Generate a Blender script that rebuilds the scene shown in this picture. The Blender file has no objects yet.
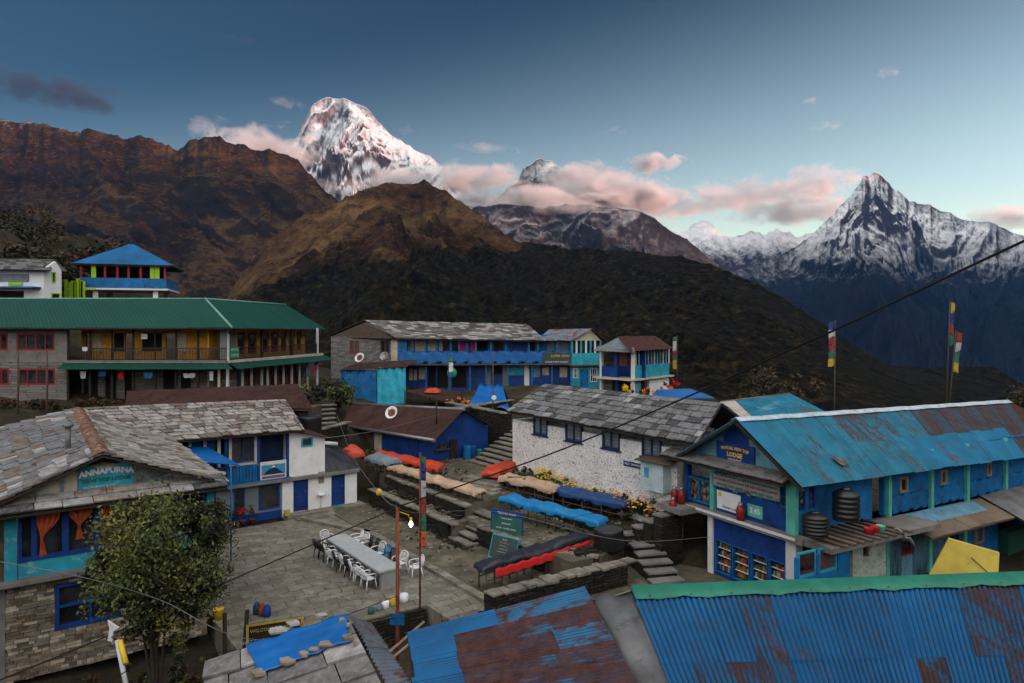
import bpy, bmesh, math, random
import numpy as np
from mathutils import Vector, Matrix
random.seed(7)
R = math.radians
SC = bpy.context.scene
COL = SC.collection

# ---------------------------------------------------------------- camera
F, H, CX, CY = 700.0, 10.3, 512.0, 325.0        # focal length in pixels, eye height over the courtyard, principal point
cam = bpy.data.cameras.new('camera'); camo = bpy.data.objects.new('camera', cam); COL.objects.link(camo)
cam.sensor_width = 36; cam.lens = F*36/1024; cam.shift_y = (CY-341.5)/1024
cam.clip_start = 0.2; cam.clip_end = 80000
camo.location = (0, 0, H); camo.rotation_euler = (R(90), 0, 0)
SC.camera = camo

# ---------------------------------------------------------------- light
SUN_EL, SUN_AZ = 1.6, 108.0
w = bpy.data.worlds.new('World'); SC.world = w; w.use_nodes = True
nt = w.node_tree; nt.nodes.clear()
wo = nt.nodes.new('ShaderNodeOutputWorld'); bg = nt.nodes.new('ShaderNodeBackground')
sky = nt.nodes.new('ShaderNodeTexSky'); sky.sky_type = 'NISHITA'; sky.sun_disc = False
sky.sun_elevation = R(SUN_EL); sky.sun_rotation = R(SUN_AZ); sky.altitude = 2600
sky.air_density = 1.0; sky.dust_density = 1.5; sky.ozone_density = 2.0

# thin high haze: the clear sky pales and loses colour towards the horizon
tc = nt.nodes.new('ShaderNodeTexCoord'); sp = nt.nodes.new('ShaderNodeSeparateXYZ'); nt.links.new(tc.outputs['Generated'], sp.inputs[0])
sk = nt.nodes.new('ShaderNodeMath'); sk.operation = 'MULTIPLY_ADD'; sk.inputs[1].default_value = -.26; nt.links.new(sp.outputs[0], sk.inputs[0]); nt.links.new(sp.outputs[2], sk.inputs[2])
rp = nt.nodes.new('ShaderNodeValToRGB'); nt.links.new(sk.outputs[0], rp.inputs[0]); rp.color_ramp.interpolation = 'EASE'
rp.color_ramp.elements[0].position = 0.0; rp.color_ramp.elements[0].color = (1.0, 1, 1, 1)
rp.color_ramp.elements[1].position = 0.44; rp.color_ramp.elements[1].color = (.0, .0, .0, 1)
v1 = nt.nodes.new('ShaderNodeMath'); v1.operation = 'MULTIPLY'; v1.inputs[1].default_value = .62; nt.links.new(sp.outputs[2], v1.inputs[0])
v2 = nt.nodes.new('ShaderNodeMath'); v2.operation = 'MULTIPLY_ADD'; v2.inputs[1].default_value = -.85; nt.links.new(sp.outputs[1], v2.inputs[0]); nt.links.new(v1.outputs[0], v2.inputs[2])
r2 = nt.nodes.new('ShaderNodeValToRGB'); nt.links.new(v2.outputs[0], r2.inputs[0])     # added unseen glow above and behind the viewpoint, to brighten the village
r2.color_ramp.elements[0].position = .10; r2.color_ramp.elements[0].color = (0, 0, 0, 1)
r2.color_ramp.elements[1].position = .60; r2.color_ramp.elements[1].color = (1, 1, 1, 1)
hs = nt.nodes.new('ShaderNodeMix'); hs.data_type = 'RGBA'; hs.blend_type = 'MIX'; nt.links.new(rp.outputs[0], hs.inputs[0])
hs.inputs[6].default_value = (.29, .33, .33, 1); hs.inputs[7].default_value = (4.0, 2.75, 1.95, 1)
ml = nt.nodes.new('ShaderNodeMix'); ml.data_type = 'RGBA'; ml.blend_type = 'MULTIPLY'; ml.inputs[0].default_value = 1
nt.links.new(sky.outputs[0], ml.inputs[6]); nt.links.new(hs.outputs[2], ml.inputs[7]); 
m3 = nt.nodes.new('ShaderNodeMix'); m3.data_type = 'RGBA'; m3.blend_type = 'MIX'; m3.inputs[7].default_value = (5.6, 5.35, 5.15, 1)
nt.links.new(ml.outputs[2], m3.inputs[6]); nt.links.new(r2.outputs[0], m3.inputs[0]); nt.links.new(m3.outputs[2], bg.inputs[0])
nt.links.new(bg.outputs[0], wo.inputs[0])
bg.inputs[1].default_value = 0.15
sun = bpy.data.lights.new('sun', 'SUN'); suno = bpy.data.objects.new('sun', sun); COL.objects.link(suno)
sun.energy = 3.6; sun.angle = R(1.5); sun.color = (1.0, 0.46, 0.36)
_a = R(SUN_AZ); _e = R(SUN_EL)
_sd = Vector((math.sin(_a)*math.cos(_e), math.cos(_a)*math.cos(_e), math.sin(_e)))
suno.rotation_euler = _sd.to_track_quat('Z', 'Y').to_euler(); suno.location = (0, 0, 60)

SC.view_settings.view_transform = 'Standard'; SC.view_settings.look = 'None'
SC.view_settings.exposure = 1.15; SC.view_settings.gamma = 1.0; SC.view_settings.use_curve_mapping = False
SC.render.engine = 'CYCLES'
cy = SC.cycles
cy.use_denoising = True; cy.max_bounces = 5; cy.diffuse_bounces = 2; cy.glossy_bounces = 2; cy.transmission_bounces = 3
cy.volume_bounces = 1; cy.transparent_max_bounces = 12; cy.volume_step_rate = 0.6; cy.volume_max_steps = 128
cy.caustics_reflective = False; cy.caustics_refractive = False
# ---------------------------------------------------------------- placing
# The village stands on one grid: U runs along the long fronts away to the right, V across them.
UX, UY = 0.801, 0.599
def W(u, v, z=0.0): return Vector((u*UX - v*UY, u*UY + v*UX, z))
def ray(px, py): return Vector(((px-CX)/F, 1.0, -(py-CY)/F))
def onz(px, py, z):                      # where a sight line meets the level z -> (u, v)
    d = F*(H-z)/(py-CY); x = (px-CX)/F*d
    return x*UX + d*UY, -x*UY + d*UX
def at(px, py, d): r = ray(px, py); return Vector((r.x*d, d, H + r.z*d))
class Plane:                             # a vertical wall plane: origin on the ground, direction s, z up
    def __init__(s, o, ang): s.o = Vector((o[0], o[1], 0)); s.d = Vector((math.cos(ang), math.sin(ang), 0)); s.n = Vector((s.d.y, -s.d.x, 0))
    def off(s, k): p = Plane((0,0), 0); p.o = s.o + s.n*k; p.d = s.d; p.n = s.n; return p
    def hit(s, px, py):
        r = ray(px, py); k = s.o.dot(s.n)/Vector((r.x, r.y, 0)).dot(s.n)
        p = Vector((r.x*k, r.y*k, 0)); return (p - s.o).dot(s.d), H + r.z*k
    def s(s_, px): return s_.hit(px, 400)[0]
    def P(s, t, z, k=0.0): return s.o + s.d*t + s.n*k + Vector((0, 0, z))
    def rect(s, x0, y0, x1, y1):         # s range and z range of a patch of wall seen between those points
        sa, sb = s.hit(x0, 400)[0], s.hit(x1, 400)[0]; xm = (x0+x1)/2
        return min(sa, sb), max(sa, sb), s.hit(xm, y1)[1], s.hit(xm, y0)[1]
ANG_U = math.atan2(UY, UX); ANG_V = ANG_U + math.pi/2

# ---------------------------------------------------------------- objects
def tag(o, label=None, cat=None, group=None, kind=None):
    if label: o['label'] = label
    if cat: o['category'] = cat
    if group: o['group'] = group
    if kind: o['kind'] = kind
    return o
def thing(name, label, cat, loc=(0,0,0), rz=0.0, group=None):
    o = bpy.data.objects.new(name, None); COL.objects.link(o); o.empty_display_size = .3
    o.location = loc; o.rotation_euler = (0, 0, rz)
    return tag(o, label, cat, group)
def link(o, parent):
    COL.objects.link(o)
    if parent is not None:
        o.parent = parent
        if not parent.get('_local'):
            M = parent_world(parent); o.matrix_parent_inverse = M.inverted()
def parent_world(o):
    M = Matrix.Translation(o.location) @ o.rotation_euler.to_matrix().to_4x4()
    if o.parent is not None: M = parent_world(o.parent) @ o.matrix_parent_inverse @ M
    return M
def dup(root, loc, rz, label=None, group=None, scale=None):
    r = root.copy(); COL.objects.link(r); r.location = loc; r.rotation_euler = (0, 0, rz)
    if scale: r.scale = (scale,)*3
    if label: r['label'] = label
    if group: r['group'] = group
    for ch in list(root.children):
        c = ch.copy(); COL.objects.link(c); c.parent = r; c.matrix_parent_inverse = ch.matrix_parent_inverse.copy()
        for g in list(ch.children):
            e = g.copy(); COL.objects.link(e); e.parent = c; e.matrix_parent_inverse = g.matrix_parent_inverse.copy()
    return r
def struct(o): o['kind'] = 'structure'; return o

class MB:                                # collects faces; build() links them as one mesh object
    def __init__(s): s.v = []; s.f = []; s.m = []; s.mi = 0; s.smooth = set()
    def face(s, pts, mi=None):
        k = len(s.v); s.v += [tuple(p) for p in pts]; s.f.append(tuple(range(k, k+len(pts)))); s.m.append(s.mi if mi is None else mi); return s
    def hexa(s, b, t):                   # bottom quad and top quad, same winding (ccw from above)
        k = len(s.v); s.v += [tuple(p) for p in b] + [tuple(p) for p in t]
        for q in ((3,2,1,0), (4,5,6,7), (0,1,5,4), (1,2,6,5), (2,3,7,6), (3,0,4,7)):
            s.f.append(tuple(k+i for i in q)); s.m.append(s.mi)
        return s
    def box(s, c, size, rz=0.0, tilt=None):
        M = Matrix.Rotation(rz, 3, 'Z')
        if tilt is not None: M = M @ tilt
        hx, hy, hz = [q/2 for q in size]; c = Vector(c)
        P = [c + M @ Vector(p) for p in ((-hx,-hy,-hz),(hx,-hy,-hz),(hx,hy,-hz),(-hx,hy,-hz),(-hx,-hy,hz),(hx,-hy,hz),(hx,hy,hz),(-hx,hy,hz))]
        return s.hexa(P[:4], P[4:])
    def pbox(s, pl, s0, s1, z0, z1, k0, k1):   # box on a wall plane: k is the distance out of the wall
        a, b = min(k0, k1), max(k0, k1)
        B = [pl.P(s0, z0, b), pl.P(s1, z0, b), pl.P(s1, z0, a), pl.P(s0, z0, a)]
        T = [p + Vector((0, 0, z1-z0)) for p in B]
        return s.hexa(B, T)
    def slab(s, q, th, down=True):       # quad of four corners given thickness along its normal
        q = [Vector(p) for p in q]; n = ((q[1]-q[0]).cross(q[3]-q[0])).normalized()
        if n.z < 0: n = -n
        a = [p - n*th for p in q]
        if ((q[1]-q[0]).cross(q[2]-q[0])).z < 0: q = q[::-1]; a = a[::-1]
        return s.hexa(a, q)
    def prism(s, pts, vec):              # extrude a polygon
        pts = [Vector(p) for p in pts]; vec = Vector(vec); n = len(pts); k = len(s.v)
        nn = Vector((0,0,0))
        for i in range(n): nn += pts[i].cross(pts[(i+1) % n])
        if nn.dot(vec) > 0: pts = pts[::-1]
        s.v += [tuple(p) for p in pts] + [tuple(p+vec) for p in pts]
        s.f.append(tuple(k+i for i in range(n))); s.m.append(s.mi)
        s.f.append(tuple(k+n+i for i in reversed(range(n)))); s.m.append(s.mi)
        for i in range(n):
            j = (i+1) % n; s.f.append((k+j, k+i, k+n+i, k+n+j)); s.m.append(s.mi)
        return s
    def tube(s, pts, r, n=8, caps=True, smooth=True):
        pts = [Vector(p) for p in pts]; rs = r if isinstance(r, (list, tuple)) else [r]*len(pts); k = len(s.v)
        prev = None
        for i, p in enumerate(pts):
            d = (pts[min(i+1, len(pts)-1)] - pts[max(i-1, 0)]).normalized()
            ref = Vector((0,0,1)) if abs(d.z) < .9 else Vector((1,0,0))
            a = d.cross(ref).normalized() if prev is None else (prev - d*prev.dot(d)).normalized()
            prev = a; b = d.cross(a)
            for j in range(n):
                t = 2*math.pi*j/n; s.v.append(tuple(p + (a*math.cos(t) + b*math.sin(t))*rs[i]))
        for i in range(len(pts)-1):
            for j in range(n):
                q = (k+i*n+j, k+i*n+(j+1) % n, k+(i+1)*n+(j+1) % n, k+(i+1)*n+j)
                if smooth: s.smooth.add(len(s.f))
                s.f.append(q); s.m.append(s.mi)
        if caps:
            s.f.append(tuple(k+j for j in reversed(range(n)))); s.m.append(s.mi)
            e = k+(len(pts)-1)*n; s.f.append(tuple(e+j for j in range(n))); s.m.append(s.mi)
        return s
    def lathe(s, c, prof, n=20, axis=None, close=True):   # prof: (radius, height) rings
        c = Vector(c); M = Matrix.Identity(3) if axis is None else Vector(axis).to_track_quat('Z', 'Y').to_matrix(); k = len(s.v)
        for r, h in prof:
            for j in range(n):
                t = 2*math.pi*j/n; s.v.append(tuple(c + M @ Vector((r*math.cos(t), r*math.sin(t), h))))
        for i in range(len(prof)-1):
            for j in range(n):
                s.smooth.add(len(s.f)); s.f.append((k+i*n+j, k+i*n+(j+1) % n, k+(i+1)*n+(j+1) % n, k+(i+1)*n+j)); s.m.append(s.mi)
        if close:
            s.f.append(tuple(k+j for j in reversed(range(n)))); s.m.append(s.mi)
            e = k+(len(prof)-1)*n; s.f.append(tuple(e+j for j in range(n))); s.m.append(s.mi)
        return s
    def grid(s, P, smooth=True, th=0.0):  # P[i][j] points; th closes it into a thin sheet
        m, n = len(P), len(P[0]); k = len(s.v)
        for row in P:
            for p in row: s.v.append(tuple(p))
        def q(a, b, c, d):
            if smooth: s.smooth.add(len(s.f))
            s.f.append((a, b, c, d)); s.m.append(s.mi)
        for i in range(m-1):
            for j in range(n-1): q(k+i*n+j, k+i*n+j+1, k+(i+1)*n+j+1, k+(i+1)*n+j)
        if th:
            e = len(s.v)
            for row in P:
                for p in row: s.v.append((p[0], p[1], p[2]-th))
            for i in range(m-1):
                for j in range(n-1): q(e+i*n+j, e+(i+1)*n+j, e+(i+1)*n+j+1, e+i*n+j+1)
            for j in range(n-1):
                q(k+j, e+j, e+j+1, k+j+1); a = (m-1)*n; q(k+a+j+1, e+a+j+1, e+a+j, k+a+j)
            for i in range(m-1):
                q(k+(i+1)*n, e+(i+1)*n, e+i*n, k+i*n); q(k+i*n+n-1, e+i*n+n-1, e+(i+1)*n+n-1, k+(i+1)*n+n-1)
        return s
    def build(s, name, mats, parent=None):
        me = bpy.data.meshes.new(name); me.from_pydata(s.v, [], s.f); 
        for m in (mats if isinstance(mats, (list, tuple)) else [mats]): me.materials.append(m)
        me.polygons.foreach_set('material_index', s.m)
        if s.smooth:
            sm = np.zeros(len(s.f), bool); sm[list(s.smooth)] = True; me.polygons.foreach_set('use_smooth', sm)
        me.update(); o = bpy.data.objects.new(name, me); link(o, parent); return o

# ---------------------------------------------------------------- materials
MATS = {}
def lin(c): return tuple(((x/255)/12.92 if x/255 <= .04045 else ((x/255+.055)/1.055)**2.4) for x in c)
class N:
    def __init__(s, name):
        s.m = bpy.data.materials.new(name); s.m.use_nodes = True; s.t = s.m.node_tree; s.t.nodes.clear()
        s.out = s.t.nodes.new('ShaderNodeOutputMaterial')
    def n(s, t, **kw):
        x = s.t.nodes.new(t)
        for k, v in kw.items():
            if k.startswith('i_'):
                x.inputs[k[2:].replace('_', ' ')].default_value = v
            else: setattr(x, k, v)
        return x
    def l(s, a, b): s.t.links.new(a, b); return s
    def noise(s, co, scale, detail=4, rough=.55, dist=0.0):
        x = s.n('ShaderNodeTexNoise'); x.inputs['Scale'].default_value = scale; x.inputs['Detail'].default_value = detail
        x.inputs['Roughness'].default_value = rough; x.inputs['Distortion'].default_value = dist
        if co is not None: s.l(co, x.inputs['Vector'])
        return x.outputs['Fac']
    def ramp(s, f, stops, interp='LINEAR'):
        x = s.n('ShaderNodeValToRGB'); x.color_ramp.interpolation = interp; e = x.color_ramp.elements
        while len(e) < len(stops): e.new(0.5)
        for i, (p, c) in enumerate(stops):
            e[i].position = p; e[i].color = (c[0], c[1], c[2], 1) if hasattr(c, '__len__') else (c, c, c, 1)
        s.l(f, x.inputs[0]); return x.outputs[0]
    def mix(s, f, a, b, mode='MIX'):
        x = s.n('ShaderNodeMix', data_type='RGBA', blend_type=mode)
        for i, v in ((0, f), (6, a), (7, b)):
            if hasattr(v, 'is_output') or hasattr(v, 'links'): s.l(v, x.inputs[i])
            else: x.inputs[i].default_value = (v if i == 0 else (v[0], v[1], v[2], 1))
        return x.outputs[2]
    def math(s, op, a, b=0.0, clamp=False):
        x = s.n('ShaderNodeMath', operation=op, use_clamp=clamp)
        for i, v in ((0, a), (1, b)):
            if hasattr(v, 'links'): s.l(v, x.inputs[i])
            else: x.inputs[i].default_value = v
        return x.outputs[0]
    def obj(s): return s.n('ShaderNodeTexCoord').outputs['Object']
    def pos(s): return s.n('ShaderNodeNewGeometry').outputs['Position']
    def mapping(s, co, scale=(1,1,1), rot=(0,0,0)):
        x = s.n('ShaderNodeMapping'); s.l(co, x.inputs[0]); x.inputs['Scale'].default_value = scale; x.inputs['Rotation'].default_value = rot; return x.outputs[0]
    def bump(s, h, strength=.4, dist=.02):
        x = s.n('ShaderNodeBump'); x.inputs['Strength'].default_value = strength; x.inputs['Distance'].default_value = dist
        s.l(h, x.inputs['Height']); return x.outputs[0]
    def bsdf(s, col, rough=.8, bump=None, spec=.3, metal=0.0, emit=None, es=0.0):
        b = s.n('ShaderNodeBsdfPrincipled')
        for key, v in (('Base Color', col), ('Roughness', rough), ('Metallic', metal), ('Specular IOR Level', spec)):
            if hasattr(v, 'links'): s.l(v, b.inputs[key])
            else: b.inputs[key].default_value = (v[0], v[1], v[2], 1) if key == 'Base Color' else v
        if bump is not None: s.l(bump, b.inputs['Normal'])
        if emit: b.inputs['Emission Color'].default_value = (*emit, 1); b.inputs['Emission Strength'].default_value = es
        s.l(b.outputs[0], s.out.inputs[0]); return s.m
def plain(name, c, rough=.7, var=.25, scale=3.0, spec=.3, dirt=None, bump=.25, bscale=40, metal=0.0):
    """paint, cloth or plaster: a base colour with worn lighter and dirtier patches that belong to the surface"""
    if name in MATS: return MATS[name]
    q = N(name); co = q.pos(); f = q.noise(co, scale, 6, .65)
    lo = tuple(x*(1-var) for x in c); hi = tuple(min(1, x*(1+var)) for x in c)
    col = q.ramp(f, [(.3, lo), (.7, hi)])
    if dirt:
        g = q.noise(co, scale*2.3, 8, .7, .4); col = q.mix(q.ramp(g, [(dirt[1], 0.0), (min(1, dirt[1]+.12), 1.0)]), col, dirt[0])
    b = q.bump(q.noise(co, bscale, 3), bump, .01)
    MATS[name] = q.bsdf(col, rough, b, spec, metal); return MATS[name]
# ---------------------------------------------------------------- mountains
_rs = np.random.RandomState(3); _perm = np.concatenate([_rs.permutation(512)]*3); _gr = _rs.rand(512)*2*np.pi
def gnoise(x, y, seed=0):
    x = x + seed*17.31; y = y + seed*9.77
    xi = np.floor(x).astype(int); yi = np.floor(y).astype(int); xf = x-xi; yf = y-yi
    u = xf*xf*xf*(xf*(xf*6-15)+10); v = yf*yf*yf*(yf*(yf*6-15)+10)
    def g(ix, iy, dx, dy):
        h = _perm[(_perm[ix & 511] + iy) & 511]; a = _gr[h]; return np.cos(a)*dx + np.sin(a)*dy
    n00 = g(xi, yi, xf, yf); n10 = g(xi+1, yi, xf-1, yf); n01 = g(xi, yi+1, xf, yf-1); n11 = g(xi+1, yi+1, xf-1, yf-1)
    return (n00*(1-u)+n10*u)*(1-v) + (n01*(1-u)+n11*u)*v
def fbm(x, y, o=5, seed=0, g=.5):
    s = 0; a = 1.0
    for i in range(o): s = s + a*gnoise(x*2**i, y*2**i, seed+i); a *= g
    return s
def ridged(x, y, o=6, seed=0, g=.55):
    s = 0; a = 1.0; wgt = 1.0; tot = 0
    for i in range(o):
        n = 1 - np.abs(gnoise(x*2**i, y*2**i, seed+i))*2.0; n = n*n; s = s + a*n*wgt; wgt = np.clip(n*1.3, 0, 1); tot += a; a *= g
    return s/tot
def npmesh(name, V, nx, ny, mats, parent=None):
    me = bpy.data.meshes.new(name); i, j = np.meshgrid(np.arange(ny-1), np.arange(nx-1), indexing='ij')
    a = (i*nx+j).ravel(); q = np.stack([a, a+1, a+nx+1, a+nx], 1).astype(np.int32)
    me.vertices.add(nx*ny); me.vertices.foreach_set('co', V.astype(np.float32).ravel())
    me.loops.add(q.size); me.loops.foreach_set('vertex_index', q.ravel())
    me.polygons.add(len(q)); me.polygons.foreach_set('loop_start', np.arange(0, q.size, 4, dtype=np.int32))
    me.polygons.foreach_set('loop_total', np.full(len(q), 4, np.int32)); me.polygons.foreach_set('use_smooth', np.ones(len(q), bool))
    me.update(calc_edges=True); me.validate()
    for m in (mats if isinstance(mats, (list, tuple)) else [mats]): me.materials.append(m)
    o = bpy.data.objects.new(name, me); link(o, parent); return o
def mountain(name, prof, dist, foot, mat, nx=500, nt_=220, p=1.2, carve=.35, lam=900, stretch=2.2, shear=0.0, jag=3.0, jl=40, seed=0, back=.5, warp=.5, g=.55, jd=0.5, wk=9):
    """a massif: crest from its skyline at a given distance, spurs and gullies carved down to its foot"""
    px = np.linspace(prof[0][0], prof[-1][0], nx); py = np.interp(px, [a[0] for a in prof], [a[1] for a in prof])
    py = py - jag*(ridged(px/jl, px*0+3.3, 5, seed+40, .6)-.5)
    dd = dist if hasattr(dist, '__len__') else [(0, dist), (1024, dist)]
    ff = foot if hasattr(foot[0], '__len__') else [(0,)+tuple(foot), (1024,)+tuple(foot)]
    rr = np.interp(px, [a[0] for a in dd], [a[1] for a in dd]); rf = np.interp(px, [a[0] for a in ff], [a[1] for a in ff]); zf = np.interp(px, [a[0] for a in ff], [a[2] for a in ff])
    nb = 24; t = np.concatenate([-np.linspace(1, 0, nb+1)[:-1]**1.5*back, np.linspace(0, 1, nt_)**1.25]); T = t[:, None]
    zt = H + (CY-py)/F*rr
    D = rr + (rf-rr)*T; X = (px-CX)/F*rr*(1 + (rf/rr-1)*np.clip(T, -.2, 1))
    tf = np.clip(T, 0, 1); Z = zf + (zt-zf)*(1-tf)**p; Z = np.where(T < 0, zt + (zt-zf)*T*1.1/back*.8, Z)
    a_ = X/lam + shear*D/lam; b_ = D/(lam*stretch)
    wx = fbm(a_*.7, b_*.9, 4, seed+5)*warp; wy = fbm(a_*.7+9, b_*.9+4, 4, seed+9)*warp
    n = 1-ridged(a_+wx, b_+wy, 8, seed, g)
    w_ = np.clip(np.abs(T)*wk, 0, 1)**.8*np.clip((1-tf)*2.5, .12, 1)
    Z = Z - (zt-zf)*carve*n*w_ + 0
    D = D + lam*.25*fbm(a_*2, b_*3+Z/lam, 4, seed+20)*np.clip(np.abs(T)*6, 0, 1)*jd
    V = np.stack([X+0*D, D, Z+0*D], -1)
    return npmesh(name, V.reshape(-1, 3), nx, len(t), mat)

def mat_brown(name, forest=None, snowz=None, rocky=.5, gain=1.0):
    q = N(name); P = q.pos(); g = q.n('ShaderNodeNewGeometry'); sx = q.n('ShaderNodeSeparateXYZ'); q.l(P, sx.inputs[0])
    nz = q.n('ShaderNodeSeparateXYZ'); q.l(g.outputs['Normal'], nz.inputs[0])
    n1 = q.noise(P, .0022, 8, .62); n2 = q.noise(P, .012, 8, .7); n3 = q.noise(q.mapping(P, (1, .5, 2.2)), .03, 6, .7)
    col = q.ramp(n1, [(.33, (.010*gain,.0055*gain,.0035*gain)), (.45, (.034*gain,.017*gain,.009*gain)), (.55, (.060*gain,.035*gain,.015*gain)), (.68, (.105*gain,.062*gain,.026*gain))])
    col = q.mix(q.ramp(n2, [(.36, 1.0), (.56, 0.0)]), col, (.008,.006,.0045))
    col = q.mix(q.math('MULTIPLY', q.ramp(n3, [(.52, 0.0), (.66, 1.0)]), .5), col, (.12,.075,.034))
    steep = q.ramp(nz.outputs[2], [(.45, 1.0), (.62, 0.0)])
    col = q.mix(q.math('MULTIPLY', steep, rocky), col, (.014,.012,.012))
    if snowz:
        k = q.math('ADD', sx.outputs[2], q.math('MULTIPLY', q.math('SUBTRACT', n2, .5), 900)); k = q.math('DIVIDE', q.math('SUBTRACT', k, snowz), 120)
        col = q.mix(q.math('MULTIPLY', q.math('MINIMUM', q.math('MAXIMUM', k, 0.0), 1.0), q.ramp(n3, [(.45, 0.0), (.6, 1.0)])), col, (.30,.29,.29))
    if forest:
        zt, kx, k0 = forest                               # tree line: z + kx*x below zt
        e = q.math('ADD', sx.outputs[2], q.math('MULTIPLY', sx.outputs[0], kx))
        e = q.math('ADD', e, q.math('MULTIPLY', q.math('SUBTRACT', q.noise(P, .0045, 8, .66), .5), k0))
        m = q.math('DIVIDE', q.math('SUBTRACT', zt, e), 14); m = q.math('MINIMUM', q.math('MAXIMUM', m, 0.0), 1.0)
        fo = q.ramp(q.noise(P, .05, 8, .75), [(.36, (.0010,.0014,.0012)), (.48, (.0045,.005,.003)), (.56, (.016,.013,.007)), (.68, (.055,.034,.014))])
        fo = q.mix(q.ramp(q.noise(P, .006, 6), [(.45, 0.0), (.65, .55)]), fo, (.009,.0075,.005))
        col = q.mix(m, col, fo)
    vo = q.n('ShaderNodeTexVoronoi'); vo.inputs['Scale'].default_value = .09; q.l(P, vo.inputs['Vector'])
    hgt = q.math('ADD', q.math('MULTIPLY', n2, 1.0), q.math('MULTIPLY', vo.outputs['Distance'], -.35)); hgt = q.math('ADD', hgt, q.math('MULTIPLY', n3, .5))
    return q.bsdf(col, .95, q.bump(hgt, 1.0, 14.0), .05)
def mat_snow(name, zlo, zhi, slope=(.30, .52), rock=(.035,.032,.034), low=(.012,.014,.010), streak=.5, lowz=None):
    q = N(name); P = q.pos(); g = q.n('ShaderNodeNewGeometry'); sx = q.n('ShaderNodeSeparateXYZ'); q.l(P, sx.inputs[0])
    nz = q.n('ShaderNodeSeparateXYZ'); q.l(g.outputs['Normal'], nz.inputs[0])
    n1 = q.noise(P, .0011, 8, .66); n2 = q.noise(P, .0062, 9, .72); n3 = q.noise(q.mapping(P, (1, .6, .40)), .012, 8, .74)
    rk = q.ramp(n2, [(.35, tuple(c*.4 for c in rock)), (.65, tuple(c*1.5 for c in rock))])
    rk = q.mix(q.ramp(n1, [(.45, 0.0), (.6, .7)]), rk, (.030,.023,.022))
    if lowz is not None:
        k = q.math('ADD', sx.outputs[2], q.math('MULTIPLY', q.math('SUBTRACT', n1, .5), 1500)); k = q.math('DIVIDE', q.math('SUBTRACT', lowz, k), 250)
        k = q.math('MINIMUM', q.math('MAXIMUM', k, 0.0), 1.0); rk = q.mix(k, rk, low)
    sn = q.ramp(n2, [(.3, (.55,.60,.64)), (.7, (.80,.81,.82))])
    alt = q.math('DIVIDE', q.math('SUBTRACT', q.math('ADD', sx.outputs[2], q.math('MULTIPLY', q.math('SUBTRACT', n2, .5), 1400)), zlo), zhi-zlo)
    alt = q.math('MINIMUM', q.math('MAXIMUM', alt, 0.0), 1.0)
    sl = q.math('ADD', nz.outputs[2], q.math('MULTIPLY', q.math('SUBTRACT', n3, .5), streak))
    sl = q.ramp(sl, [(slope[0], 0.0), (slope[1], 1.0)])
    col = q.mix(q.math('MULTIPLY', alt, sl), rk, sn)
    hgt = q.math('ADD', q.math('MULTIPLY', n2, 1.0), q.math('MULTIPLY', n3, .7))
    return q.bsdf(col, .85, q.bump(hgt, 1.0, 60.0), .1)

M_far = mountain('brown_hills', [(-160,128),(-60,121),(0,119),(30,122),(58,127),(80,134),(88,127),(104,133),(122,137),(150,135),(166,146),(178,148),(194,139),(216,136),(236,143),(262,149),(285,152),(300,162),(312,176),(325,190),(338,200),(360,214),(400,236),(460,260),(520,290)],
    5200, (2500, -350), mat_brown('autumn_grass_slope', snowz=1500, rocky=.85, gain=.8), nx=620, nt_=260, p=1.05, carve=.26, lam=1300, stretch=1.15, shear=.8, jag=6, jl=26, seed=1, wk=3.0)
tag(M_far, kind='structure')
M_mid = mountain('forested_ridge', [(130,330),(190,318),(225,300),(240,277),(262,246),(285,226),(310,212),(330,203),(350,195),(370,188),(385,183),(400,182),(425,181),(433,187),(446,188),(455,197),(470,206),(490,222),(515,240),(540,244),(570,247),(600,250),(640,252),(680,255),(705,262),(720,268),(760,285),(800,308),(840,335),(880,360),(920,380),(950,395),(1000,412),(1080,450)],
    [(100,2500),(300,3000),(420,3300),(520,2500),(700,2000),(1000,1500)], [(0,430,-90),(400,430,-95),(700,420,-100),(1024,420,-120)], mat_brown('grass_and_forest_slope', forest=(285, -.217, 300), rocky=.4, gain=1.45),
    nx=760, nt_=420, p=1.12, carve=.27, lam=480, stretch=2.0, shear=.3, jag=5.5, jl=24, seed=2)
tag(M_mid, kind='structure')
M_rock = mountain('rocky_massif', [(400,230),(440,214),(480,206),(505,203),(540,207),(570,203),(590,204),(612,206),(640,211),(655,218),(670,229),(685,238),(700,250),(715,262),(740,285),(790,330)],
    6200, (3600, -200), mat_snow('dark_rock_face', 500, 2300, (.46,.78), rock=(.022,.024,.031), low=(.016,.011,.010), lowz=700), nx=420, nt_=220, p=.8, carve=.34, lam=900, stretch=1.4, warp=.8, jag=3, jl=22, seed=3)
tag(M_rock, kind='structure')
M_hiun = mountain('cloudy_snow_peak', [(440,235),(470,215),(495,200),(505,190),(518,180),(524,167),(532,163),(540,157),(547,160),(553,160),(560,166),(566,172),(574,182),(590,196),(620,214),(660,240)],
    8200, (6300, 900), mat_snow('snowy_rock', 1500, 1900, (.25,.6)), nx=300, nt_=180, p=.9, carve=.38, lam=600, stretch=1.2, warp=.8, jag=3, jl=14, seed=4)
tag(M_hiun, kind='structure')
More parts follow.
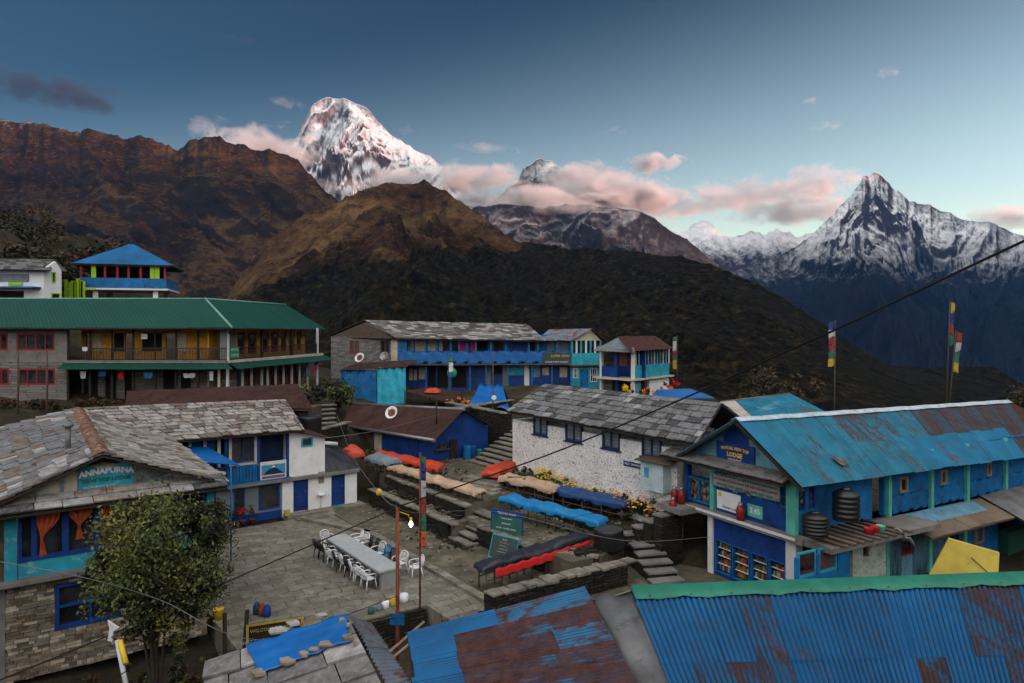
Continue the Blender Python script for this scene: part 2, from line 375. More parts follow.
M_ann = mountain('great_snow_mountain', [(200,250),(240,215),(262,190),(275,170),(284,152),(291,142),(298,136),(302,126),(306,118),(311,107),(320,99),(327,96),(337,98),(349,99),(361,106),(367,108),(378,122),(391,134),(403,142),(416,150),(430,156),(438,163),(450,170),(470,185),(500,205),(540,228)],
    [(200,8600),(327,9400),(540,8600)], (6400, 500), mat_snow('glacier_snow', 400, 1100, (.19,.50), streak=.6, rock=(.075,.062,.058)), nx=520, nt_=300, p=.95, carve=.42, lam=1050, stretch=1.15, shear=-.35, jag=2.5, jl=16, seed=11, wk=5, g=.6, warp=.9)
tag(M_ann, kind='structure')
M_small = mountain('distant_snow_range', [(600,262),(650,238),(668,233),(680,232),(688,228),(695,222),(703,219),(711,223),(718,232),(730,237),(740,235),(752,230),(765,234),(775,229),(790,232),(797,236),(815,232),(840,240),(880,255),(940,280)],
    15500, (11500, 600), mat_snow('distant_snow', 1300, 1900, (.18,.42)), nx=360, nt_=200, p=1.0, carve=.40, lam=1200, stretch=2.2, jag=3.5, jl=12, seed=6)
tag(M_small, kind='structure')
M_fish = mountain('twin_summit_peak', [(600,330),(660,300),(720,276),(760,262),(780,254),(797,245),(812,235),(822,224),(833,214),(842,203),(850,197),(855,188),(860,182),(864,174),(869,176),(874,171),(879,172),(886,180),(893,188),(901,192),(909,200),(918,203),(930,204),(940,210),(950,212),(962,219),(975,221),(988,220),(1000,226),(1012,231),(1024,235),(1060,246),(1120,262),(1220,290)],
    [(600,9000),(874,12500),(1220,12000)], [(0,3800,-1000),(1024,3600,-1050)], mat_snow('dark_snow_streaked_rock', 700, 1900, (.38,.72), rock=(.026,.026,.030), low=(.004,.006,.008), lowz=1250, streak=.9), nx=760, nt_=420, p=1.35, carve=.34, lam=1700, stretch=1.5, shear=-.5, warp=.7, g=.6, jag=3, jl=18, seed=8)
tag(M_fish, kind='structure')

def sun_block_ridge(name, t0, t1, dc, wd, hgt_, seed):
    """long ridges added outside the view to keep the low sun off the village and the lower slopes"""
    a = R(SUN_AZ); c = Vector((math.sin(a), math.cos(a))); t = Vector((-c.y, c.x)); nx, ny = 260, 60
    u = np.linspace(t0, t1, nx); v = np.linspace(-1, 1, ny); Uu, Vv = np.meshgrid(u, v)
    hgt = hgt_*(1 + .22*fbm(Uu/1500, Uu*0+2.2, 5, seed)) ; z = -300 + (hgt+300)*(1-np.abs(Vv))**.9 - 120*(1-ridged(Uu/500, Vv*1.5, 6, seed+2))*np.clip(np.abs(Vv)*4, 0, 1)
    X = c.x*(dc+Vv*wd) + t.x*Uu; Y = c.y*(dc+Vv*wd) + t.y*Uu
    o = npmesh(name, np.stack([X, Y, z], -1).reshape(-1, 3), nx, ny, M_far.data.materials[0]); tag(o, kind='structure')
sun_block_ridge('sun_block_ridge', -6000, 4600, 3400, 1900, 1300, 31)  # added out of view, only to shade village and slopes
sun_block_ridge('sun_block_ridge', 7500, 12200, 7600, 2200, 2300, 37)
sun_block_ridge('sun_block_ridge', 11600, 18500, 7600, 2200, 2450, 39)
# ---------------------------------------------------------------- clouds and air
def mat_cloud(name, dens, thr, scale, soft=.22, col=(.97,.96,.97)):
    q = N(name); tc = q.n('ShaderNodeTexCoord'); o = tc.outputs['Object']
    ln = q.n('ShaderNodeVectorMath', operation='LENGTH'); q.l(o, ln.inputs[0])
    oi = q.n('ShaderNodeObjectInfo'); P = q.pos(); ad = q.n('ShaderNodeVectorMath', operation='ADD'); q.l(P, ad.inputs[0]); q.l(oi.outputs['Random'], ad.inputs[1])
    n = q.noise(q.mapping(P, (1, 1, 1.5)), scale, 8, .68, .55)
    fall = q.math('POWER', ln.outputs['Value'], 2.0)
    v = q.math('SUBTRACT', q.math('ADD', n, thr), q.math('MULTIPLY', fall, .42))
    v = q.math('DIVIDE', q.math('SUBTRACT', v, .5), soft); v = q.math('MINIMUM', q.math('MAXIMUM', v, 0.0), 1.0)
    vol = q.n('ShaderNodeVolumePrincipled'); vol.inputs['Color'].default_value = (*col, 1); vol.inputs['Anisotropy'].default_value = .25
    q.l(q.math('MULTIPLY', v, dens), vol.inputs['Density']); q.l(vol.outputs[0], q.out.inputs[1]); return q.m
def cloud(px, py, d, wpx, hpx, mat, label, dep=.6, tilt=0.0, name='cloud'):
    """a bank of cloud: a lens of vapour filled with noise density"""
    bm = bmesh.new(); bmesh.ops.create_icosphere(bm, subdivisions=3, radius=1.0)
    me = bpy.data.meshes.new(name); bm.to_mesh(me); bm.free(); me.materials.append(mat)
    o = bpy.data.objects.new(name, me); COL.objects.link(o); o.location = at(px, py, d)
    s = d/F*1.15; o.scale = (wpx*s/2, wpx*s/2*dep, hpx*s/2); o.rotation_euler = (0, R(tilt), 0)
    return tag(o, label, 'cloud', 'clouds round the peaks', 'stuff')
c_thick = mat_cloud('cloud_bank_vapour', .014, .15, .0030)
c_wisp = mat_cloud('cloud_wisp_vapour', .005, .10, .0034, .3)
c_far = mat_cloud('far_cloud_vapour', .0045, .14, .0015, .3)
c_thin = mat_cloud('torn_wisp_vapour', .0026, .09, .0042, .34)
c_grey = mat_cloud('shade_grey_cloud_vapour', .006, .12, .0030, .3, (.10,.12,.16))  # dark vapour colour stands in for shade on the high streaks
# round the great snow mountain
cloud(262,150,7000, 150,62, c_thick, 'pale pink cloud clinging to the brown ridge beside the great snow mountain')
cloud(205,128,7000, 60,44, c_wisp, 'thin pink wisp above the dark left ridge crest')
cloud(310,158,6900, 90,44, c_wisp, 'faint pink wisp across the lower left snow face')
cloud(392,178,6600, 110,32, c_thick, 'pink cloud in front of the foot of the snow mountain')
cloud(470,178,6600, 130,46, c_thick, 'bright pink cloud between the snow mountain and the cloudy peak')
cloud(290,103,9000, 66,16, c_thin, 'small pink wisp touching the snow summit', tilt=8)
cloud(485,148,9500, 100,15, c_thin, 'thin pink streak above the pink cloud', tilt=5)
cloud(406,130,9500, 44,20, c_thin, 'tiny wisp behind the snow mountain shoulder')
# round the cloudy peak
cloud(530,201,6700, 230,34, c_thick, 'grey cloud bank wrapped across the cloudy peak')
cloud(600,192,6900, 200,46, c_thick, 'grey and pink cloud bank over the dark rock wall')
cloud(640,206,6500, 120,30, c_wisp, 'ragged wisp trailing over the right end of the rock wall crest')
cloud(560,208,6100, 150,22, c_wisp, 'thin veil of cloud across the top of the dark rock wall')
cloud(225,150,6700, 110,40, c_wisp, 'torn pink wisp below the ridge crest cloud')
cloud(345,185,6500, 90,28, c_wisp, 'low wisp at the foot of the snow face')
cloud(625,200,6900, 130,36, c_thick, 'low grey cloud resting on the rock wall crest')
cloud(585,176,7600, 120,40, c_thick, 'pale sunlit cloud rising behind the cloudy peak')
cloud(655,163,11000, 80,26, c_thick, 'separate pink cloud above the rock wall')
cloud(612,130,11000, 46,16, c_thin, 'small pink puff high above the rock wall')
# towards the twin summit
cloud(780,192,14000, 190,40, c_far, 'long grey cloud with a pink top beside the twin summit')
cloud(825,180,13500, 110,46, c_far, 'pink cloud against the twin summit')
cloud(720,200,17500, 160,44, c_far, 'pale cloud over the distant snow range')
cloud(800,212,14500, 200,36, c_far, 'low grey cloud in front of the distant snow range')
cloud(1010,218,15500, 110,34, c_far, 'pink cloud behind the far shoulder of the twin summit')
cloud(660,205,17500, 120,50, c_far, 'pale hazy cloud above the distant range')
# high and small
cloud(55,92,9000, 230,42, c_grey, 'long grey streak of cloud high in the sky', tilt=7)
cloud(888,73,14000, 44,18, c_thin, 'small pink puff high over the twin summit')
cloud(808,101,14000, 32,11, c_thin, 'tiny pink puff in the open sky')
cloud(825,126,14000, 66,15, c_thin, 'flat pink wisp left of the high puff')
cloud(245,40,9000, 60,14, c_grey, 'faint grey wisp near the top of the sky')

def haze_box():
    q = N('valley_air'); v = q.n('ShaderNodeVolumePrincipled'); v.inputs['Color'].default_value = (.10,.38,1,1); v.inputs['Density'].default_value = 0.7e-5; v.inputs['Anisotropy'].default_value = 0.0
    q.l(v.outputs[0], q.out.inputs[1])
    m = MB(); m.box((0, 7500, 1300), (40000, 24000, 5600)); o = m.build('haze', q.m); tag(o, 'thin blue air filling the valley', 'haze', kind='stuff')
haze_box()
# ---------------------------------------------------------------- village materials
def wallco(q, sx=1.0, sz=1.0):
    """coordinate that runs along any upright wall of the village grid, and up it"""
    P = q.pos(); s = q.n('ShaderNodeSeparateXYZ'); q.l(P, s.inputs[0])
    a = q.math('ADD', q.math('MULTIPLY', s.outputs[0], (UX-UY)*sx), q.math('MULTIPLY', s.outputs[1], (UX+UY)*sx))
    c = q.n('ShaderNodeCombineXYZ'); q.l(a, c.inputs[0]); q.l(q.math('MULTIPLY', s.outputs[2], sz), c.inputs[1]); return c.outputs[0]
def stone(name, c1, c2, mortar, bw=.34, bh=.13, rough=.9, stain=None, mt=.012):
    q = N(name); co = wallco(q); P = q.pos()
    nz = q.n('ShaderNodeTexNoise'); nz.inputs['Scale'].default_value = 2.2; nz.inputs['Detail'].default_value = 3; q.l(P, nz.inputs['Vector'])
    ad = q.n('ShaderNodeVectorMath', operation='MULTIPLY_ADD'); q.l(nz.outputs['Color'], ad.inputs[0]); ad.inputs[1].default_value = (.34,.22,0); q.l(co, ad.inputs[2])
    b = q.n('ShaderNodeTexBrick'); q.l(ad.outputs[0], b.inputs['Vector']); b.inputs['Scale'].default_value = 1.0
    b.inputs['Brick Width'].default_value = bw; b.inputs['Row Height'].default_value = bh; b.inputs['Mortar Size'].default_value = mt; b.inputs['Mortar Smooth'].default_value = .3
    b.inputs['Color1'].default_value = (*c1, 1); b.inputs['Color2'].default_value = (*c2, 1); b.inputs['Mortar'].default_value = (*mortar, 1); b.inputs['Bias'].default_value = -.1
    col = q.mix(.35, b.outputs['Color'], q.ramp(q.noise(P, 5, 6, .7), [(.3, (.25,.25,.25)), (.7, (1,1,1))]), 'MULTIPLY')
    if stain: col = q.mix(q.ramp(q.noise(P, .9, 8, .7), [(.46, 0.0), (.6, .8)]), col, stain)
    h = q.math('SUBTRACT', q.math('MULTIPLY', q.noise(P, 14, 5), .5), b.outputs['Fac'])
    return q.bsdf(col, rough, q.bump(h, .9, .03), .15)
m_drystone = stone('dry_stone_walling', (.085,.070,.055), (.20,.165,.125), (.010,.009,.008), .36, .10, stain=(.045,.045,.025))
m_darkstone = stone('damp_dark_stone_walling', (.022,.019,.016), (.065,.056,.046), (.007,.006,.006), .34, .12, stain=(.020,.022,.012), mt=.018)
m_tanstone = stone('tan_stone_walling', (.14,.105,.075), (.44,.36,.27), (.012,.009,.007), .30, .085, mt=.016)
m_greystone = stone('grey_stone_walling', (.16,.155,.15), (.30,.29,.28), (.07,.068,.065), .40, .16)
m_palestone = stone('pale_block_walling', (.16,.15,.135), (.26,.245,.22), (.09,.085,.078), .45, .20)
def whitestone():
    q = N('whitewashed_rubble_stone'); P = q.pos(); co = wallco(q, 1, 1.5)
    v = q.n('ShaderNodeTexVoronoi', feature='DISTANCE_TO_EDGE'); v.inputs['Scale'].default_value = 6.5
    nz = q.n('ShaderNodeTexNoise'); nz.inputs['Scale'].default_value = 9; q.l(P, nz.inputs['Vector'])
    ad = q.n('ShaderNodeVectorMath', operation='MULTIPLY_ADD'); q.l(nz.outputs['Color'], ad.inputs[0]); ad.inputs[1].default_value = (.12,.12,0); q.l(co, ad.inputs[2]); q.l(ad.outputs[0], v.inputs['Vector'])
    gap = q.math('MULTIPLY', q.ramp(v.outputs['Distance'], [(.015, 1.0), (.075, 0.0)]), q.ramp(q.noise(P, 7, 5, .7), [(.44, 0.0), (.56, 1.0)]))
    base = q.ramp(q.noise(P, 1.1, 6, .7), [(.3, (.58,.58,.58)), (.65, (.80,.80,.79))])
    col = q.mix(gap, base, (.07,.07,.075))
    return q.bsdf(col, .9, q.bump(v.outputs['Distance'], .7, .05), .1)
m_whitestone = whitestone()
def paving():
    q = N('worn_flagstones'); P = q.pos(); s = q.n('ShaderNodeVectorRotate', rotation_type='Z_AXIS'); q.l(P, s.inputs[0]); s.inputs['Angle'].default_value = -ANG_U+.12
    nz = q.n('ShaderNodeTexNoise'); nz.inputs['Scale'].default_value = .8; nz.inputs['Detail'].default_value = 4; q.l(P, nz.inputs['Vector'])
    ad = q.n('ShaderNodeVectorMath', operation='MULTIPLY_ADD'); q.l(nz.outputs['Color'], ad.inputs[0]); ad.inputs[1].default_value = (.7,.7,0); q.l(s.outputs[0], ad.inputs[2])
    b = q.n('ShaderNodeTexBrick'); q.l(ad.outputs[0], b.inputs['Vector']); b.inputs['Scale'].default_value = 1
    b.inputs['Brick Width'].default_value = .85; b.inputs['Row Height'].default_value = .52; b.inputs['Mortar Size'].default_value = .02; b.inputs['Mortar Smooth'].default_value = .5
    b.inputs['Color1'].default_value = (.12,.107,.083,1); b.inputs['Color2'].default_value = (.215,.195,.155,1); b.inputs['Mortar'].default_value = (.035,.032,.024,1)
    col = q.mix(q.ramp(q.noise(P, .45, 8, .7), [(.44, 0.0), (.66, .7)]), b.outputs['Color'], (.15,.138,.108))
    col = q.mix(q.ramp(q.noise(P, 1.6, 8, .75), [(.50, 0.0), (.70, .7)]), col, (.36,.355,.335))
    col = q.mix(q.ramp(q.noise(P, .8, 8, .7, .5), [(.55, 0.0), (.68, .6)]), col, (.07,.075,.042))
    r = q.ramp(q.noise(P, .7, 5), [(.4, .85), (.65, .45)])
    return q.bsdf(col, r, q.bump(q.math('SUBTRACT', q.math('MULTIPLY', q.noise(P, 6, 5), .4), b.outputs['Fac']), .6, .02), .3)
m_paving = paving()
def earth():
    q = N('trodden_earth'); P = q.pos()
    col = q.ramp(q.noise(P, .6, 9, .7), [(.3, (.018,.015,.011)), (.5, (.040,.033,.022)), (.7, (.075,.062,.043))])
    col = q.mix(q.ramp(q.noise(P, .13, 6, .7), [(.45, 0.0), (.6, .8)]), col, (.014,.017,.008))
    return q.bsdf(col, .95, q.bump(q.noise(P, 3, 8, .7), .8, .12), .1)
m_earth = earth()
def gravel():
    q = N('gritty_yard'); P = q.pos()
    col = q.ramp(q.noise(P, .8, 9, .75), [(.3, (.055,.048,.036)), (.55, (.13,.116,.088)), (.72, (.22,.20,.158))])
    col = q.mix(q.ramp(q.noise(P, .5, 6, .7), [(.5, 0.0), (.64, .8)]), col, (.050,.058,.028))
    return q.bsdf(col, .95, q.bump(q.noise(P, 9, 8, .7), .6, .05), .1)
m_gravel = gravel()
def flag():
    q = N('stone_slab'); P = q.pos()
    col = q.ramp(q.noise(P, 1.5, 9, .75), [(.3, (.075,.068,.056)), (.5, (.18,.165,.138)), (.70, (.32,.30,.255))])
    return q.bsdf(col, .85, q.bump(q.noise(P, 7, 8, .7), .5, .03), .2)
m_slab = flag()
def slate(name, c, lich=None, rust=.0):
    q = N(name); P = q.pos(); n = q.noise(P, 3.0, 8, .75)
    col = q.ramp(n, [(.28, tuple(x*.45 for x in c)), (.5, tuple(x*1.1 for x in c)), (.72, tuple(min(1, x*1.9) for x in c))])
    col = q.mix(q.ramp(q.noise(P, 9, 6, .7), [(.54, 0.0), (.66, .5)]), col, lich or (.36,.35,.33))
    if rust: col = q.mix(q.ramp(q.noise(P, 1.3, 8, .75), [(.58-rust*.2, 0.0), (.70-rust*.2, .8)]), col, (.13,.055,.028))
    return q.bsdf(col, .8, q.bump(q.noise(P, 11, 6, .7), .6, .02), .25)
S_GREY = [slate('slate_grey', (.115,.115,.118)), slate('slate_dark', (.048,.048,.050)), slate('slate_pale', (.24,.24,.238)), slate('slate_bluish', (.13,.138,.148))]
S_BROWN = [slate('slate_warm_grey', (.20,.185,.165), rust=.25), slate('slate_buff', (.28,.26,.23), rust=.15), slate('slate_brown_grey', (.12,.105,.09), rust=.4), slate('slate_ash', (.24,.235,.225), rust=.1)]
S_FADE = [slate('slate_weathered', (.13,.128,.125), rust=.1), slate('slate_old_dark', (.065,.058,.055), rust=.4), slate('slate_bleached', (.27,.265,.26))]
def metal(name, paint, rust=.4, rc=(.065,.024,.016), rough=.62, stretch=(1,1,1), fade=.35, scale=.9, pale=None, ang=None):
    """painted corrugated sheet, rusted in patches that run down the sheet"""
    q = N(name); P = q.pos()
    if ang is not None:
        vr = q.n('ShaderNodeVectorRotate', rotation_type='Z_AXIS'); q.l(P, vr.inputs[0]); vr.inputs['Angle'].default_value = R(90-ang); P = vr.outputs[0]; stretch = (3.2, .8, .8)
    n = q.math('ADD', q.math('MULTIPLY', q.noise(q.mapping(P, stretch), scale, 9, .75, .3), .6), q.math('MULTIPLY', q.noise(P, scale*.8, 9, .75, .6), .4)); f = q.noise(P, .5, 7, .7)
    pc = q.ramp(f, [(.3, tuple(x*(1-fade) for x in paint)), (.7, tuple(min(1, x*(1+fade)) for x in paint))])
    if pale: pc = q.mix(q.ramp(q.noise(P, 1.4, 8, .75), [(.5, 0.0), (.68, .7)]), pc, pale)
    rcol = q.ramp(q.noise(P, 4, 6, .7), [(.3, tuple(x*.55 for x in rc)), (.7, tuple(x*1.7 for x in rc))])
    k = .60-rust*.22
    col = q.mix(q.ramp(n, [(k, 0.0), (k+.06, 1.0)]), pc, rcol)
    rg = q.ramp(n, [(k, rough), (k+.06, .9)])
    return q.bsdf(col, rg, q.bump(q.noise(P, 12, 5), .15, .01), .22)
m_blue_roof = metal('sky_blue_roof_sheet', (.010,.145,.24), .36, (.070,.052,.048), pale=(.04,.22,.31), ang=-61)
m_blue_roof2 = metal('bright_blue_roof_sheet', (.008,.14,.27), .2, (.10,.055,.045))
m_rust_roof = metal('rusted_roof_sheet', (.04,.07,.10), 1.25, (.050,.022,.019))
m_rust_mix = metal('half_rusted_roof_sheet', (.020,.145,.24), .62, (.060,.036,.032), ang=-61)
m_deepblue = metal('deep_blue_roof_sheet', (.006,.095,.25), .15, (.05,.05,.05))
m_deepblue_worn = metal('worn_deep_blue_roof_sheet', (.010,.080,.185), .66, (.055,.024,.018), scale=.8, ang=-75)
m_green_roof = metal('green_roof_sheet', (.006,.055,.042), .0, fade=.12, rough=.55)
m_green_cap = plain('green_ridge_sheet', (.020,.17,.115), .5, .25, 2.0, dirt=((.07,.08,.06), .62))
m_brown_roof = metal('brown_roof_sheet', (.050,.022,.017), .5, (.028,.014,.011), fade=.3)
m_grey_sheet = plain('grey_galvanised_sheet', (.16,.165,.17), .45, .4, 1.2, dirt=((.07,.05,.04), .58), metal=.3)
m_rusty_grey = metal('rust_spotted_zinc_sheet', (.13,.15,.18), .45, (.10,.045,.030), pale=(.22,.24,.27))
m_buff_sheet = metal('buff_sheet', (.15,.115,.085), .2, (.06,.03,.02))
m_blue = plain('royal_blue_paint', (.006,.042,.20), .55, .4, 1.5, dirt=((.012,.022,.05), .56))
m_blue_mid = plain('mid_blue_paint', (.006,.125,.335), .6, .4, 1.2, dirt=((.015,.045,.10), .54))
m_blue_light = plain('faded_light_blue_paint', (.12,.27,.36), .7, .3, 1.3, dirt=((.05,.10,.14), .56))
m_cyan = plain('turquoise_paint', (.02,.28,.38), .6, .3, 1.4, dirt=((.20,.42,.46), .56))
m_mint = plain('mint_green_paint', (.09,.40,.33), .6, .25, 1.5, dirt=((.10,.14,.11), .62))
m_navy = plain('navy_blue_paint', (.010,.030,.085), .5, .3)
m_white = plain('white_wall_paint', (.74,.76,.76), .8, .12, 1.0, dirt=((.22,.23,.23), .63))
m_white_b = plain('white_trim_paint', (.60,.62,.63), .6, .1)
m_cream = plain('cream_plaster', (.46,.42,.34), .85, .25, 1.6, dirt=((.14,.12,.09), .58))
m_grey = plain('grey_cement', (.17,.165,.155), .9, .3, 1.4, dirt=((.06,.055,.05), .58))
m_greyblue = plain('grey_blue_render', (.15,.19,.22), .85, .25, 1.0, dirt=((.06,.09,.11), .58))
m_yellow = plain('ochre_yellow_paint', (.58,.29,.03), .7, .2, 1.0, dirt=((.14,.08,.02), .55))
m_redframe = plain('dark_red_paint', (.22,.015,.018), .55, .25)
m_wood = plain('weathered_timber', (.085,.062,.045), .85, .45, 4.0)
m_wood_pale = plain('pale_timber', (.26,.19,.13), .85, .3, 4.0)
m_darkwood = plain('dark_timber', (.025,.018,.014), .85, .4, 4.0)
m_black = plain('black_plastic', (.010,.010,.012), .35, .2, 3.0, spec=.5)
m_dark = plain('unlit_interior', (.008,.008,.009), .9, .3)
m_rustpole = plain('red_oxide_iron', (.17,.045,.025), .7, .4, 5.0, metal=.2)
m_steel = plain('dull_steel', (.22,.23,.24), .4, .2, metal=.7)
m_whitepl = plain('white_plastic', (.68,.70,.72), .4, .08, spec=.5)
m_tarp_blue = plain('blue_tarpaulin', (.004,.105,.35), .42, .25, 1.2, bump=.5, bscale=6, spec=.45)
m_tarp_sky = plain('bright_blue_tarpaulin', (.005,.175,.42), .42, .2, 1.2, bump=.5, bscale=6, spec=.45)
m_tarp_dark = plain('navy_tarpaulin', (.010,.050,.17), .45, .3, 1.2, bump=.5, bscale=6, spec=.45)
m_tarp_black = plain('charcoal_tarpaulin', (.018,.022,.030), .45, .4, 1.2, bump=.5, bscale=6, spec=.45)
m_tarp_orange = plain('orange_tarpaulin', (.44,.048,.018), .5, .25, 1.6, bump=.5, bscale=6, spec=.4)
m_tarp_tan = plain('pale_peach_tarpaulin', (.42,.31,.22), .6, .25, 1.6, dirt=((.42,.17,.05), .54), bump=.5, bscale=6)
m_tarp_cyan = plain('cyan_awning_cloth', (.03,.38,.52), .55, .35, 1.2, dirt=((.50,.62,.66), .6), bump=.5, bscale=6)
m_red = plain('red_cloth', (.45,.014,.016), .7, .2)
m_orange = plain('orange_curtain_cloth', (.60,.13,.055), .8, .25, 6.0)
m_yel = plain('yellow_cloth', (.65,.42,.03), .7, .15)
m_yelboard = plain('mustard_board_paint', (.42,.33,.055), .75, .25, 1.0, dirt=((.22,.17,.05), .57))
m_green = plain('green_cloth', (.02,.20,.10), .7, .2)
m_lime = plain('lime_green_paint', (.30,.50,.02), .6, .15)
m_pink = plain('pink_cloth', (.65,.02,.16), .7, .15)
m_lpink = plain('dusty_pink_cloth', (.26,.085,.10), .8, .2)
m_gasred = plain('red_gas_bottle_paint', (.19,.012,.012), .4, .3, spec=.5)
m_blackboard = plain('dark_chalkboard', (.035,.055,.060), .6, .25, dirt=((.16,.18,.17), .62))
m_greenboard = plain('green_chalkboard', (.022,.10,.085), .6, .25)
def glass():
    q = N('window_glass'); P = q.pos()
    col = q.ramp(q.noise(P, 1.1, 4), [(.4, (.012,.014,.018)), (.65, (.045,.05,.055))]); return q.bsdf(col, .12, None, .6)
m_glass = glass()
def goods():
    q = N('packets_on_the_shelves'); P = q.pos(); v = q.n('ShaderNodeTexVoronoi'); v.inputs['Scale'].default_value = 8; q.l(wallco(q, 1, .8), v.inputs['Vector'])
    s = q.n('ShaderNodeSeparateColor'); q.l(v.outputs['Color'], s.inputs[0])
    col = q.ramp(s.outputs[0], [(0, (.012,.012,.012)), (.30, (.16,.04,.03)), (.4, (.22,.17,.06)), (.5, (.02,.02,.03)), (.66, (.03,.09,.06)), (.77, (.20,.19,.17)), (.88, (.20,.07,.04))], 'CONSTANT')
    return q.bsdf(col, .4, None, .5)
m_goods = goods()
def leafmat(name, c, hi, scale=3.0):
    q = N(name); P = q.pos(); col = q.ramp(q.noise(P, scale, 4, .6), [(.35, c), (.62, hi)])
    return q.bsdf(col, .6, None, .3)
m_leaf = leafmat('olive_green_leaves', (.040,.060,.020), (.12,.14,.040))
m_leaf_dark = leafmat('dark_leaves', (.010,.015,.007), (.030,.032,.014))
m_leaf_brown = leafmat('brown_dry_leaves', (.030,.018,.008), (.075,.042,.015))
m_bark = plain('bark', (.050,.038,.028), .9, .4, 6.0)
m_petal_y = plain('yellow_petals', (.75,.50,.02), .6, .15)
m_petal_o = plain('orange_petals', (.75,.22,.02), .6, .15)
m_cable = plain('black_cable', (.008,.008,.009), .6, .1)

m_rib = plain('rib_shade_and_grime', (.012,.045,.095), .85, .5, 1.5, dirt=((.045,.030,.022), .52))  # trough shade put into the colour to sharpen the ribs, with brown grime
m_rib_pale = plain('pale_rib_shade_and_grime', (.012,.085,.135), .85, .5, 1.5, dirt=((.06,.05,.045), .56))  # same painted trough shade and grime, for the paler roof
m_net = plain('net_curtain', (.15,.17,.18), .8, .4, 3.0)
m_dullpink = plain('dull_striped_curtain', (.085,.040,.050), .85, .4, 5.0)
S_TAN = [plain('tan_stone', (.24,.19,.135), .9, .4, 4.0, bump=.6, bscale=15), plain('brown_stone', (.13,.10,.07), .9, .4, 4.0, bump=.6, bscale=15), plain('pale_stone', (.38,.33,.27), .9, .35, 4.0, bump=.6, bscale=15), plain('grey_brown_stone', (.17,.15,.125), .9, .4, 4.0, bump=.6, bscale=15)]

FL_B, FL_W, FL_R, FL_G, FL_Y = [plain(n_, c_, .8, .35, 5.0, dirt=(tuple(x*.45 for x in c_), .54)) for n_, c_ in (('faded_blue_flag', (.025,.04,.16)), ('faded_white_flag', (.34,.35,.36)), ('faded_red_flag', (.24,.035,.04)), ('faded_green_flag', (.03,.13,.085)), ('faded_yellow_flag', (.38,.27,.035)))]
FL_O = plain('faded_orange_flag', (.42,.10,.035), .8, .3, 5.0)
# ---------------------------------------------------------------- ground
CTRL = [(6,20,-2.2),(10,22,-1.2),(14,24,-.3),(17,28,-.3),(10,30,-.3),(14,34,-.3),(17,36,-.3),(8,35,-.3),(6,30,-.3),(20,18,-.3),(22,19,-.3),(24,16,-.3),(10,18,-2.5),(6,14,-2.3),
 (13,17,-2.0),(17,15,-1.4),(20,26,-.2),(20,32,-.2),(22,30,0),(24,26,.4),(20,36,-.2),(26,25,1.6),(28,30,2),(26,20,.8),(24,22,.2),(20,44,1.2),(24,42,1.2),(27,38,1.4),(24,50,3.0),(27,46,3.0),(30,44,3.2),
 (10,40,-.3),(16,40,-.2),(18,39,.2),(10,47,2.2),(15,48,3.0),(18,49,3.2),(14,54,4.7),(8,56,4.6),(0,60,4.6),(20,58,4.6),(-8,66,4.6),(25,62,3.6),(30,56,3.0),(36,50,3.1),(33,44,2.9),(42,56,4.0),(40,48,3.3),(46,58,3.8),(50,52,3.7),(54,47,3.6),(50,44,3.2),
 (36,66,4.0),(30,72,4.0),(60,60,1.0),(70,50,-6),(80,70,-18),(34,40,3.4),(34,34,2.6),(34,26,1.8),(34,18,0),(42,15,-.4),(42,30,0),(46,38,1.5),(60,20,-8),(55,34,-4),(60,5,-8),(35,8,-.5),
 (-2,35,.5),(-4,26,-.3),(-10,40,3),(-12,60,6.5),(0,46,2.0),(10.5,86,11.2),(1,81,11),(4,72,8),(20,90,10),(28,84,5),(9.8,130,24),(-8,120,26),(20,118,14),(30,105,4),(45,92,0),(45,110,-12),(40,80,2.5),
 (0,0,8.2),(4,4,3.5),(0,8,2.5),(-4,4,6),(5,-3,6),(8,8,-1.5),(-6,16,0),(-14,22,3),(12,4,-.6),(22,4,-1),(-10,-20,14),(20,-20,6),(-30,10,14),(-30,50,14),(-40,90,24),(90,0,-20),(100,60,-34),(60,110,-34),(40,150,-46),(0,160,10),(-30,150,34),(0,-60,20),(60,-40,-6)]
_cw = np.array([tuple(W(a, b)[:2])+(c,) for a, b, c in CTRL])
def ground_z(x, y):
    x = np.asarray(x, float); y = np.asarray(y, float)
    d2 = (x[..., None]-_cw[:, 0])**2 + (y[..., None]-_cw[:, 1])**2 + 1.2; wg = d2**-2.0
    z = (wg*_cw[:, 2]).sum(-1)/wg.sum(-1)
    r = np.hypot(x, y); far = -95 - (r-430).clip(0)*.25; k = np.clip((r-130)/300, 0, 1)
    k = k*k*(3-2*k); hill = np.where((x < 0), 1.0, 0.0)*0
    return z*(1-k) + far*k
def gz(x, y): return float(ground_z(x, y))
_rr = np.concatenate([np.linspace(.5, 100, 200)[:-1], np.geomspace(100, 7000, 90)]); _th = np.linspace(0, 2*np.pi, 361)
_X = _rr[:, None]*np.sin(_th); _Y = _rr[:, None]*np.cos(_th); _Z = ground_z(_X, _Y); _nf = np.clip(_rr[:, None]/60-.4, 0, 1)
_Z = _Z + fbm(_X*.35, _Y*.35, 5, 3)*.10 + fbm(_X/14, _Y/14, 6, 8)*2.2*_nf
g_ = npmesh('ground', np.stack([_X, _Y, _Z], -1).reshape(-1, 3), 361, len(_rr), m_earth); struct(g_)

